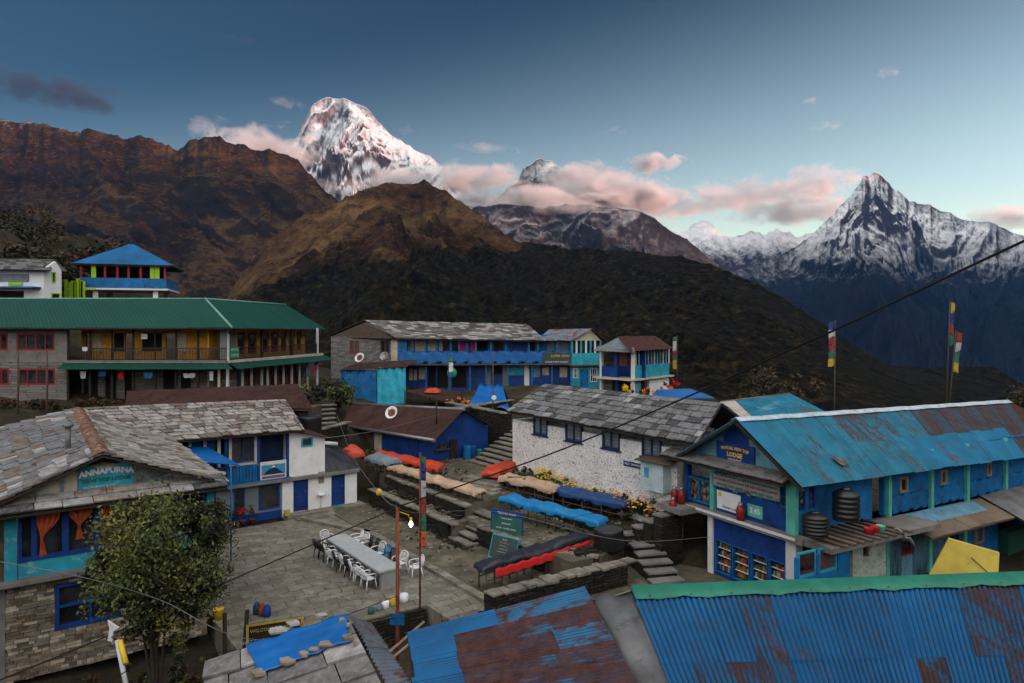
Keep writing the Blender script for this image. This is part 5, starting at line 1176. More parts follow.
# ---------------------------------------------------------------- far stone and blue lodge
def far_lodge():
    R0 = thing('blue_stone_lodge', 'long two storey lodge, grey stone gable at one end and bright blue veranda fronts', 'lodge', at(460, 388, 71))
    P0 = at(398, 364, 70); PF = Plane(P0[:2], R(3.0)); g = at(331, 364, 75.5); PG = Plane(g[:2], math.atan2(P0.y-g.y, P0.x-g.x)); GL_ = (P0-g).length*1.0; GL_ = Vector((P0.x-g.x, P0.y-g.y)).length
    zs = PF.hit(400, 364)[1]; ze = PF.hit(400, 338)[1]; zb = zs-2.9
    zg = PG.hit(364, 337)[1]
    # stone gable end with two shuttered windows
    w1, w2 = PG.rect(349, 340, 359.5, 355), PG.rect(380, 340, 390, 354)
    m = MB(); wall_open(m, PG, 0, GL_, zb-.5, zg, -.4, 0, [w1, w2]); ap = PG.hit(364.5, 322.5); m.build('stone_end_wall', m_greystone, R0)
    m = MB(); m.prism([PG.P(0, zg, -.02), PG.P(GL_, zg, -.02), PG.P(ap[0], ap[1], -.02)], PG.n*-.3); m.build('gable_boards', m_wood, R0)
    window(PG, w1, m_lpink, R0, 2, 1, k=-.05, fr=.12, pm=m_wood); window(PG, w2, m_wood, R0, 2, 1, k=-.05, fr=.14)
    m = MB(); m.pbox(PG, GL_-.9, GL_-.05, zs+.05, ze-.1, .0, .05); m.build('white_corner', m_cream, R0)
    PF2 = PF; LB = PF.s(571); zt = ze
    # upper storey: blue rail cloth and windows
    m = MB(); m.pbox(PF, 0, LB, zs, ze+.3, -1.3, -1.1); m.build('upper_wall', m_blue_mid, R0)
    m = MB(); m.pbox(PF, 0, PF.s(407), zs, ze, -.1, .02); m.build('corner_panel', m_blue_mid, R0)
    for x0, x1, mt in ((407,412.5,m_cream),(414,424,m_cream),(427,435,m_cream),(438.5,442,m_cream),(443,449,m_glass),(452,458,m_glass),(460,465,m_pink),(471,476,m_pink),(477,488,m_dark),(494,504,m_glass),(512,527,m_blue),(530,536,m_dark),(548,556,m_greyblue),(558,570,m_greyblue)):
        r = PF.rect(x0, 340, x1, 351.5); m = MB(); m.pbox(PF, r[0], r[1], r[2], r[3], -1.1, -1.05); m.build('window' if mt not in (m_pink,) else 'hung_cloth', mt, R0)
    for x in (412.8, 425.5, 436.8, 450.5, 459, 467, 476, 491, 506, 529, 538, 557, 571): m = MB(); m.pbox(PF, PF.s(x)-.08, PF.s(x)+.08, zs, ze, -.12, .0); m.build('upper_post', m_blue_mid, R0)
    z_r = PF.hit(450, 351.5)[1]; m = MB(); n = 60; G = []
    for j in range(5): G.append([PF.P(LB*.99*i/n+.02, zs+.05+(z_r-zs)*j/4, .06+.03*math.sin(i*1.3+j)) for i in range(n+1)])
    m.grid(G, True, .02); m.build('rail_cloth', m_tarp_blue, R0)
    m = MB(); m.pbox(PF, 0, LB, zs-.12, zs, -3, .45); m.build('floor_edge', m_wood, R0)
    # ground floor
    m = MB(); m.pbox(PF, 0, LB, zb-.5, zs-.12, -1.3, -1.1); m.build('lower_wall', m_blue, R0)
    for x0, x1, y0, y1, mt in ((408,412,369,381,m_cream),(413,416,369,381,m_cream),(418,424,368,380,m_cream),(428,435,367,388,m_dark),(437,448,368,388,m_dark),(452,466,368,388,m_dark),(476,485,367,388,m_blue),(487,491,367,388,m_grey),(494,502,365,375,m_dark),(503,508,366,388,m_grey),(509,524.5,366,376,m_cyan),(525,530,366,388,m_white),(534,541,366,378,m_blue_light),(543.5,550,368,376,m_cream),(561,568.5,368,378,m_cream)):
        r = PF.rect(x0, y0, x1, y1); m = MB(); m.pbox(PF, r[0], r[1], max(r[2], zb-.4), min(r[3], zs-.15), -1.1, -1.03); m.build('lower_window' if y1 < 384 else 'lower_panel', mt, R0)
    for x in (398.5, 426, 450, 470, 486, 508, 532, 552, 571): m = MB(); m.pbox(PF, PF.s(x)-.07, PF.s(x)+.07, zb-.5, zs-.12, -.1, .0); m.build('lower_post', m_blue_mid, R0)
    # roof
    e = PF.off(.6); A0, A1 = V3(e, 397, 339), V3(e, 546, 341); rb = at(0, 0, 74.5); B0 = at(364, 320.5, 74.3); B1 = at(527, 324.5, 76.5)
    slate_roof('roof', [A0, A1, B1, B0], .55, .75, S_FADE, R0, 21, wild=1.7, th=.05)
    C0 = at(327, 336.5, 76.2); slate_roof('roof_back', [at(480, 336, 82), C0+Vector((0,0,0)), B0, B1], .9, .9, S_FADE[:2], R0, 22)
    m = MB(); m.slab([C0, A0, A0+Vector((.1,.6,.12)), C0+Vector((.4,.8,.15))], .06); m.build('verge_board', m_darkwood, R0)
    m = MB(); m.tube([C0, B0+Vector((0,0,.05)), A0], .07, 5); m.build('verge', m_darkwood, R0)
    # gabled blue end
    q0 = PF.P(PF.s(542), 0); PE = Plane(PF.P(PF.s(571.5), 0)[:2], R(14)); L2 = PE.s(601); ze2 = PE.hit(590, 340.5)[1]; zs2 = PE.hit(590, 364.5)[1]; zr2 = PE.hit(590, 353)[1]
    m = MB(); m.pbox(PE, 0, L2, zs2, zr2, -.02, .06); m.build('turquoise_rail', m_cyan, R0)
    m = MB(); m.pbox(PE, 0, L2, zr2, ze2, -1.6, -1.4); m.build('end_wall', m_blue_light, R0)
    for i, x in enumerate((572, 576.5, 581, 586, 590.5, 595, 600.5)): s = PE.s(x); m = MB(); m.pbox(PE, s-.09, s+.09, zr2, ze2, -.06, .05); m.build('window_mullion', m_white_b if i % 2 else m_cyan, R0)
    m = MB(); m.pbox(PE, 0, L2, zr2, ze2, -.3, -.25); m.build('end_glass', m_glass, R0)
    ap2 = PE.hit(590.5, 330); m = MB(); m.prism([PE.P(0, ze2, 0), PE.P(L2, ze2, 0), PE.P(ap2[0], ap2[1], 0)], PE.n*-.15); m.build('end_gable', m_cream, R0)
    m = MB(); m.pbox(PE, 0, L2, zb-.6, zs2-.1, -.2, 0); m.build('lower_end_wall', m_cyan, R0)
    for x0, x1 in ((573,578),(590,597)):
        r = PE.rect(x0, 368, x1, 378 if x0 < 580 else 382); window(PE, r, m_white_b, R0, 3, 2, k=.03, fr=.07)
    m = MB(); m.pbox(PE, PE.s(580), PE.s(588), zb-.5, zs2-.5, 0, .04); m.build('end_door', m_blue_mid, R0)
    m = MB(); m.pbox(PE, -.3, L2+.3, zs2-.12, zs2-.0, -1.5, .5); m.build('end_floor', m_wood, R0)
    a = V3(e, 536, 340.5); b = PE.P(-.15, ze2+.02, .5); c = PE.P(ap2[0], ap2[1]+.15, .45); d_ = at(549, 329.5, 75)
    corr_roof('rust_roof', [a, b, c, d_], R0, m_rusty_grey, nsh=(5,1), pitch=.2, amp=.025, per=4)
    f = PE.P(L2+.5, ze2-.05, .45); m = MB(); m.slab([c, f, f+PE.n*-5, d_+Vector((2.6,2,-.9))], .05); m.build('rust_roof_back', m_rust_roof, R0)
    # dark signboard with yellow letters
    r = PF.rect(542.5, 352.5, 570.5, 366); m = MB(); m.pbox(PF, r[0], r[1], r[2]+.05, r[3], .10, .16); sg = m.build('signboard', m_blackboard, R0); pf = PF
    s = (r[0]+r[1])/2
    lettering('SUPER VIEW', pf, s+.35, r[3]-.36, .36, m_yel, sg, .17); lettering('LODGE & RESTAURANT', pf, s, r[2]+.42, .22, m_white_b, sg, .17)
    # lean-to shelter of blue and turquoise sheets before the stone end
    za, zc = 0, 0
    P1 = Plane(at(340, 400, 64)[:2], R(-3)); r1 = P1.rect(340.5, 370, 377, 399.5); r2 = P1.rect(377.5, 367.5, 406, 402)
    m = MB(); G = [[P1.P(r1[0]+(r1[1]-r1[0])*i/16, r1[2]-1.2+(r1[3]+1.2-r1[2])*j/6, .03*math.sin(i*1.1+j)) for i in range(17)] for j in range(7)]; m.grid(G, True, .03); m.build('blue_screen', m_blue_mid, R0)
    m = MB(); G = [[P1.P(r2[0]+(r2[1]-r2[0])*i/16, r2[2]-.6+(r2[3]+.6-r2[2])*j/6, .08+.05*math.sin(i*1.4+j*.7)) for i in range(17)] for j in range(7)]; m.grid(G, True, .03); m.build('turquoise_screen', m_tarp_cyan, R0)
    q = [P1.P(r1[0]-.1, r1[3], .2), P1.P(r2[1]+.1, r2[3]+.1, .2), P1.P(r2[1]+.2, r2[3]+.5, -5), P1.P(r1[0], r1[3]+.35, -5)]; m = MB(); m.slab(q, .05); m.build('lean_to_roof', m_brown_roof, R0)
    return R0, PF, zs, zb
FLR, PFL, zs_f, zb_f = far_lodge()
def dish(px, py, d, r, label, aim=(-.3, -.8, .45), mat=None, rusty=True, mast=1.0):
    p = at(px, py, d); R0 = thing('satellite_dish', label, 'satellite dish', (p.x, p.y, p.z-mast)); a = Vector(aim).normalized()
    m = MB(); m.lathe(p, [(.02, -.16*r*2), (r*.5, -.10*r*2), (r*.85, -.02), (r, .04), (r*.98, .05), (r*.83, 0.0), (r*.48, -.07*r*2), (.01, -.12*r*2)], 20, a, close=False); m.build('reflector', mat or m_whitepl, R0)
    if rusty: m = MB(); m.lathe(p + a*(.012), [(r*.62, -.035*r*2+.02), (r*.35, -.07*r*2+.02), (.01, -.09*r*2+.02)], 9, a, close=False); m.build('rust_patch', m_rustpole, R0)
    m = MB(); m.tube([p - a*.16*r*2, (p.x-a.x*.3, p.y-a.y*.3, p.z-.2), (p.x-a.x*.3, p.y-a.y*.3, p.z-mast)], .03, 6); m.build('mast', m_steel, R0)
    m = MB(); m.tube([p + Vector((0,0,-r*.8)), p + a*r*.9], .015, 5); m.lathe(p + a*r*.9, [(.05,-.05),(.06,.06)], 8, a); m.build('feed_arm', m_steel, R0); return R0
dish(359.5, 357.5, 64, .47, 'white satellite dish with a rusty middle standing on the lean-to roof', mast=1.0)
dish(391.5, 412.5, 44, .42, 'white satellite dish with a rusty patch on the brown shed roof', mast=.8)
dish(384, 356, 69.5, .45, 'grey satellite dish fixed to the stone end wall', mat=m_steel, rusty=False, mast=.5)
m = MB(); wv = at(452, 373, 68.5); m.lathe(wv, [(.5,0),(.45,.08),(.1,.16)], 14, (0,-1,.1)); tag(m.build('round_basket', m_green), 'round green and brown basket hanging at the blue lodge doorway', 'basket')

# dark patched shelter roof, tent, flowers in the yard of the far lodge
q = [at(405, 391, 62), at(448, 402, 57), at(462, 392, 62), at(430, 387, 66)]
sh = thing('dark_shelter', 'low shelter with a dark patched roof in front of the blue lodge', 'shelter', at(430, 400, 61)); corr_roof('roof', q, sh, m_brown_roof, nsh=(5,1), pitch=.2, amp=.02, per=4)
for p in q: m = MB(); m.tube([p, p-Vector((0,0,2.2))], .06, 5); m.build('post', m_darkwood, sh)
def blue_tent():
    R0 = thing('blue_tarpaulin_tent', 'blue tarpaulin tent in the yard before the blue lodge', 'tent', at(489, 408, 56)); t = [at(468, 404, 54), at(510, 409, 53.5), at(503, 385, 57.5), at(479, 384.5, 58)]
    m = MB(); G = []
    for j in range(9): G.append([bilin(t, i/14, j/8)+Vector((0,0,.06*math.sin(i*1.3)+ -.15*math.sin(math.pi*j/8))) for i in range(15)])
    m.grid(G, True, .02); b = [t[3], t[2], t[2]+Vector((.6,3.5,-2)), t[3]+Vector((-.6,3.5,-2))]; m.face(b); m.build('cover', m_tarp_blue, R0)
    for p in t: m = MB(); m.tube([p, p-Vector((0,0,1.6))], .05, 5); m.build('post', m_wood, R0)
blue_tent()
b, t = at(493, 412, 52), at(493, 352, 52); m = MB(); m.tube([b-Vector((0,0,1)), t], .05, 6); tag(m.build('wooden_pole', m_wood), 'slim pole with a white disc in front of the blue tent', 'pole')
m = MB(); m.lathe(at(494, 397.5, 51.9), [(.18,0),(.18,.04)], 12, (0,-1,0)); tag(m.build('white_disc', m_whitepl), 'small white disc fixed on the slim pole by the blue tent', 'disc')
m = MB(); mp = at(449, 360, 60)
# prayer flag at the yard
def prayer_flag(px, y0, y1, yb, d, w_, cols, label, pm=m_wood, lean=0.0, pr=.04, side=1, flags_w=None):
    """a tall pole with a long narrow printed banner in bands of colour"""
    t, b = at(px+lean, y0, d), at(px, yb, d); R0 = thing('prayer_flag', label, 'prayer flag', b); m = MB(); m.tube([b-Vector((0,0,.6)), t+Vector((0,0,.1))], [pr, pr*.7], 6); m.build('pole', pm, R0)
    z1 = at(px, y1, d).z; n = len(cols)
    for i, c in enumerate(cols):
        za = t.z + (z1-t.z)*i/n; zb = t.z + (z1-t.z)*(i+1)/n; G = []
        for j in range(5):
            z = za + (zb-za)*j/4; f = (t.z-z)/(t.z-b.z+1e-6); x = t.x + (b.x-t.x)*f
            G.append([(x + side*(pr + w_*k/6), t.y - .05 + .07*math.sin(z*2.7+k*.9)*w_*2*k/6, z - .03*k/6 + .05*math.sin(z*3+1)*k/6) for k in range(7)])
        m = MB(); m.grid(G, True, .008); m.build('banner_cloth', c, R0)
    return R0
prayer_flag(677, 336.5, 369, 398, 66, .38, [FL_G, FL_W, FL_W, FL_R, FL_G, FL_Y, FL_Y], 'prayer flag of green, white, red and yellow beside the small rust roofed tower', side=-1)
prayer_flag(448.5, 357, 377, 405, 58, .35, [m_green, m_white_b, m_white_b, m_tarp_blue], 'short green and white prayer flag in front of the blue lodge doorway')
# small tower house with rusty roof
def tower():
    R0 = thing('rust_roofed_tower', 'small two storey tower with rusty roof, turquoise rail and white base', 'house', at(633, 392, 62)); d = 62
    A = at(600, 364, 64.5); B = at(632.5, 366.5, 61); C = at(669, 364.5, 66)
    P1 = Plane(A[:2], math.atan2(B.y-A.y, B.x-A.x)); L1 = Vector((B.x-A.x, B.y-A.y)).length; P2 = Plane(B[:2], math.atan2(C.y-B.y, C.x-B.x)); L2 = Vector((C.x-B.x, C.y-B.y)).length
    zs = B.z; ze = P2.hit(640, 351)[1]; zb = zs-2.6; zr = P2.hit(650, 364)[1]
    ze = P2.hit(645, 350)[1] + 0; ze = H-2.2+.0; zrail = P2.hit(650, 364.5)[1]; zs = P2.hit(650, 377.5)[1]; zb = zs-1.9
    for s in (0, L1*.5, L1-.15): m = MB(); m.pbox(P1, s, s+.25, zb, ze, -.2, .05); m.build('white_post', m_white_b if s != L1*.5 else m_blue, R0)
    m = MB(); m.pbox(P1, 0, L1, zs-.1, ze, -1.6, -1.5); m.build('porch_wall', m_blue, R0)
    m = MB(); m.pbox(P1, .4, L1*.5, zs+1.0, ze-.2, -1.5, -1.4); m.build('pink_curtain', m_lpink, R0); m = MB(); m.pbox(P1, L1*.62, L1*.78, zs+.6, ze-.2, -1.5, -1.4); m.build('pink_curtain', m_lpink, R0)
    m = MB(); m.pbox(P1, .2, L1*.5, zs, zs+1.0, -.1, 0); m.build('porch_rail', m_blue, R0)
    m = MB(); m.pbox(P2, 0, L2, zs+.05, zrail, -.1, 0.03); m.build('turquoise_rail', m_cyan, R0)
    m = MB(); m.pbox(P2, 0, L2, zrail, ze, -.5, -.45); m.build('side_glass', m_glass, R0)
    n = 12
    for i in range(n+1): s = L2*i/n; m = MB(); m.pbox(P2, s-.07, s+.07, zrail, ze, -.05, .03); m.build('window_mullion', (m_cyan, m_cream, m_blue_light)[i % 3] if i not in (0, n) else m_white_b, R0)
    m = MB(); m.pbox(P2, -.2, L2+.3, zs-.1, zs+.05, -3.5, .4); m.pbox(P1, -.4, L1, zs-.12, zs+.03, -1.5, .5); m.build('floor_edge', m_cream, R0)
    m = MB(); m.pbox(P2, 0, L2*.45, zb-1, zs-.1, -.2, -.05); m.build('turquoise_base', m_blue_light, R0); m = MB(); m.pbox(P2, L2*.45, L2, zb-1, zs-.1, -.2, .0); m.build('white_base', m_white, R0)
    m = MB(); m.pbox(P1, 0, L1, zb-1, zs-.1, -1.8, -1.5); m.build('base_wall', m_darkwood, R0)
    e = P2.off(.6); q = [V3(e, 631, 351), V3(e, 671.5, 348), at(656, 336.5, 67), at(613, 337, 65)]
    pk = at(617.5, 336.5, 62.8)
    corr_roof('roof', [V3(e, 630, 351.5), V3(e, 673, 348.5), at(655, 336, 68), pk], R0, m_rust_roof, nsh=(6,1), pitch=.2, amp=.025, per=4)
    lft = V3(P1.off(.5), 596, 349); fr_ = V3(P1.off(.5), 634, 351.5)
    m = MB(); m.prism([lft, fr_, pk+Vector((0,0,-.1))], P1.n*-.1); m.build('gable', m_greyblue, R0)
    m = MB(); m.slab([lft, pk, at(655, 336, 68), lft+Vector((2.8, 6, .0))], .04); m.build('roof_back', m_rust_roof, R0)
    q = [V3(P1.off(.9), 594, 350.5), V3(P1.off(.9), 635, 352.5), V3(P1.off(.1), 634, 347.5), V3(P1.off(.1), 598, 346)]; m = MB(); m.slab(q, .05); m.build('pent_roof', S_GREY[0], R0)
tower()
# blue sheet roof and shed behind the white stone house
q = [at(650, 398, 52), at(715, 398, 49), at(690, 388.5, 54), at(657, 389.5, 55)]; m = MB(); m.slab(q, .06); sh = thing('blue_sheet_shelter', 'low shelter with a plain blue sheet roof behind the stone house ridge', 'shelter', at(680, 402, 52)); m.build('roof', m_tarp_blue, sh)
for p in q: m = MB(); m.tube([p, p-Vector((0,0,2.5))], .06, 5); m.build('post', m_darkwood, sh)

# ---------------------------------------------------------------- blue shed with a brown roof
def blue_shed():
    R0 = thing('blue_shed', 'royal blue shed with a dark brown metal roof and an open shop counter', 'shed', W(24, 41, 1.5))
    PE = Plane(W(21.9, 39.2), ANG_U)    # end wall facing the stairs (towards the camera)
    PS = Plane(W(21.9, 39.2), ANG_V); PSn = Plane(W(21.9, 39.2), ANG_V+math.pi)
    L = PE.s(488); zb = 1.5
    s_ap, z_ap = PE.hit(464, 411); ze = PE.hit(434, 440)[1]
    m = MB(); wall_open(m, PE, 0, L, zb, ze, -.15, 0, [(PE.s(436), PE.s(448), zb+.75, ze-.35)]); zr = PE.hit(488, 424)[1]
    m.prism([PE.P(0, ze, 0), PE.P(L, ze, 0), PE.P(L, zr, 0), PE.P(s_ap, z_ap-.08, 0)], PE.n*-.15); m.build('end_wall', m_blue, R0)
    d0, d1 = PE.s(449.5), PE.s(457); m = MB(); m.pbox(PE, d0, d1, zb, ze-.1, 0, .06); m.build('door', m_darkwood, R0)
    m = MB(); m.pbox(PE, PE.s(436), PE.s(448), zb+.75, ze-.35, -.14, -.10); m.build('shelf_goods', m_goods, R0)
    m = MB(); m.pbox(PE, PE.s(434.5), PE.s(449), zb+.68, zb+.74, -.1, .25); m.build('counter', m_wood, R0)
    # side wall facing the court: cream pier, blue boards, dark timber
    PSf = Plane(W(21.9, 39.2), ANG_V+math.pi); 
    def ss(px): return PSf.s(px)
    m = MB(); m.pbox(PSf, ss(382), -.02, zb-.3, ze+.05, -.15, 0); m.build('side_wall', m_blue, R0)
    m = MB(); m.pbox(PSf, ss(375), ss(382), zb-.3, ze+.05, -.15, .05); m.build('cream_pier', m_cream, R0)
    m = MB(); m.pbox(PSf, ss(346), ss(375), zb-.3, ze+.05, -.15, -.03); m.build('timber_wall', m_wood, R0)
    z_e0 = PSf.hit(343, 427)[1]
    e = PSf.off(.45); A0, A1 = V3(e, 342, 425.5), V3(e, 434.5, 440.5); pe = PE.off(.35); B1 = V3(pe, 464.5, 409.5); B0 = at(350, 403.5, A0.y+2.6)
    corr_roof('roof', [A0, A1, B1, B0], R0, m_brown_roof, nsh=(9,2), pitch=.12, amp=.014, per=4)
    E1 = V3(pe, 490, 424.5); m = MB(); m.slab([B1, E1, E1+W(0,9,0), B0+Vector((3,2,-.9))], .04); m.build('roof_back', m_brown_roof, R0)
    m = MB(); m.tube([A0+Vector((0,0,.0)), A1], .11, 8); m.build('gutter', m_steel, R0)
    m = MB(); m.tube([B0, B1], .12, 6); m.build('ridge_sheet', m_grey_sheet, R0)
    m = MB(); p = PSf.P(ss(420), ze+.9, -1.2); m.tube([p, p+Vector((0,0,1.6))], .06, 6); m.build('stove_pipe', m_darkwood, R0)
    return R0, PE, zb
BS, PEs, zbs = blue_shed()
def drum(loc, r, h, mat, label, group=None, ribs=4, name='drum', cat='drum'):
    m = MB(); pr = [(r*.96, 0)]
    for i in range(ribs*2+1): pr.append((r*(1.0 if i % 2 else .965), h*(.05+.9*i/(ribs*2))))
    pr.append((r*.94, h)); m.lathe(loc, pr, 18); return tag(m.build(name, mat), label, cat, group)
p = PEs.P(PEs.s(463), zbs, .5); drum(p, .28, .85, m_blue_mid, 'light blue drum standing against the blue shed wall', 'drums by the blue shed')
p = PEs.P(PEs.s(469), zbs, .5); drum(p, .26, .8, m_blue, 'dark blue drum between the light blue one and the green bin', 'drums by the blue shed')
p = PEs.P(PEs.s(475), zbs, .45); drum(p, .24, .5, m_green, 'small green bin at the foot of the stone stairs', 'drums by the blue shed')

# ---------------------------------------------------------------- whitewashed stone house
def stone_house():
    R0 = thing('white_stone_house', 'long whitewashed stone house with four navy windows and a big slate roof', 'house', W(25, 26, 2))
    P = Plane(W(24.2, 31.9), ANG_V+math.pi); L = P.s(677); zb = .9; ze = P.hit(600, 437)[1]+.1
    ws = [P.rect(*a) for a in ((533.5, 418.5, 547.5, 437.5), (565.5, 421.5, 582, 441.5), (602.5, 426.5, 620, 449), (642, 433, 661.5, 455.5))]
    z0 = sum(w_[2] for w_ in ws)/4; z1 = sum(w_[3] for w_ in ws)/4; ws = [(a, b, z0, z1) for a, b, _, _ in ws]
    m = MB(); wall_open(m, P, 0, L, zb, ze, -.4, 0, ws); m.build('front_wall', m_whitestone, R0)
    m = MB(); PE = Plane(P.P(0, 0)[:2], ANG_U); m.pbox(PE, 0.0, 5.2, zb, ze, -.4, 0.003); m.build('end_wall', m_whitestone, R0)
    m = MB(); m.pbox(P, 0, L, zb, ze, -5.6, -5.2); m.build('rear_wall', m_whitestone, R0)
    for w_ in ws: window(P, w_, m_navy, R0, 2, 1, k=-.03, fr=.10, sill=True, grill=7, proud=.06, pm=m_net)
    e = P.off(.55); A0 = V3(e, 507, 411.5); A1 = V3(e, 702, 446); B0 = at(545, 385, A0.y+3.1); B1 = at(724, 404, 33.6)
    pr = Plane(W(27.0, 30), ANG_V+math.pi); B0 = V3(pr, 545, 384.5); B1 = V3(pr, 722, 403.8)
    slate_roof('roof', [A0, V3(e, 697, 445.3), B1, B0], .50, .58, S_GREY, R0, 31, th=.05, lift=.035, gap=.02, wts=(4, 2, .5, 3))
    rb = Plane(W(29.8, 30), ANG_V+math.pi); slate_roof('roof_back', [rb.P(pr.s(724)*1.0, B1.z-1.6), rb.P(0, B0.z-1.6), B0, B1], .9, .8, S_GREY[:2], R0, 32)
    r = P.rect(624, 462, 641, 467); m = MB(); m.pbox(P, r[0], r[1], r[2], r[3], .02, .05); sg = m.build('name_plate', m_navy, R0); lettering('TOILET  SHOWER', P, (r[0]+r[1])/2, (r[2]+r[3])/2, .14, m_white_b, sg, .054)
    return P, ze
PW, zeW = stone_house()
# pale painted booth beside the stone house
def booth():
    p = PW.off(.35); a, b = p.s(643.5), p.s(666); r = p.rect(643, 461, 666, 488); R0 = thing('painted_booth', 'small pale blue booth with a flat tin lid against the white stone house', 'booth', p.P(a, 1.2))
    m = MB(); m.pbox(PW, a, b, r[2]-.1, r[3], .02, .55); m.build('body', plain('pale_booth_paint', (.42,.52,.55), .7, .2, 2.0, dirt=((.10,.28,.36), .60)), R0)
    q = [PW.P(a-.15, r[3]+.02, .8), PW.P(b+.5, r[3]+.05, .8), PW.P(b+.5, r[3]+.16, .02), PW.P(a-.15, r[3]+.12, .02)]; m = MB(); m.slab(q, .05); m.build('lid', m_wood, R0)
    m = MB(); m.pbox(PW, a+.22, a+.5, r[3]-.75, r[3]-.3, .55, .562); m.build('blue_emblem', m_cyan, R0)
booth()
# bank of marigolds below the stone house
def flowers():
    i = 0; rn = random.Random(5)
    for k in range(34):
        v = 31.2 - k*.33; u = 23.98+rn.uniform(-.2, .15); z = 1.5; hh = rn.uniform(.55, 1.0); g = 'flowering plants on the bank'
        px = CX+F*W(u, v).x/W(u, v).y
        if px > 655: break
        orange = px > 600; dry = px < 532 
        r0 = thing('marigold_plant' if not dry else 'dry_plant', ('yellow flowering plant on the bank below the stone house windows' if not orange else 'orange flowering plant on the bank beside the pale booth') if not dry else 'tall dry stalks on the bank at the stone house corner', 'plant', W(u, v, z), 0, g)
        foliage('leaves', W(u, v, z+hh*.5), (.36, .36, hh*.5), 420, m_leaf_dark, r0, 50+k, .055, mats=[m_leaf_dark, m_leaf])
        if not dry:
            n = rn.randint(9, 20) if not orange else rn.randint(6, 13); m = MB()
            for q_ in range(n):
                c = W(u, v, z) + Vector((rn.gauss(0, .24), rn.gauss(0, .24)-.1, hh*rn.uniform(.5, 1.15))); s = rn.uniform(.045, .08); m.lathe(c, [(s*.5, -s*.4), (s, 0), (s*.6, s*.5)], 6)
            m.build('blossom', m_petal_o if orange and rn.random() < .7 else m_petal_y, r0)
flowers()
foliage_bank = foliage('undergrowth', W(0,0,0), (.55, 5.2, .35), 6000, m_leaf_dark, None, 77, .07, mats=[m_leaf_dark, m_leaf_brown]); foliage_bank.data.transform(Matrix.Translation(W(23.75, 26.5, 1.4)) @ Matrix.Rotation(ANG_U, 4, 'Z')); tag(foliage_bank, kind='stuff')
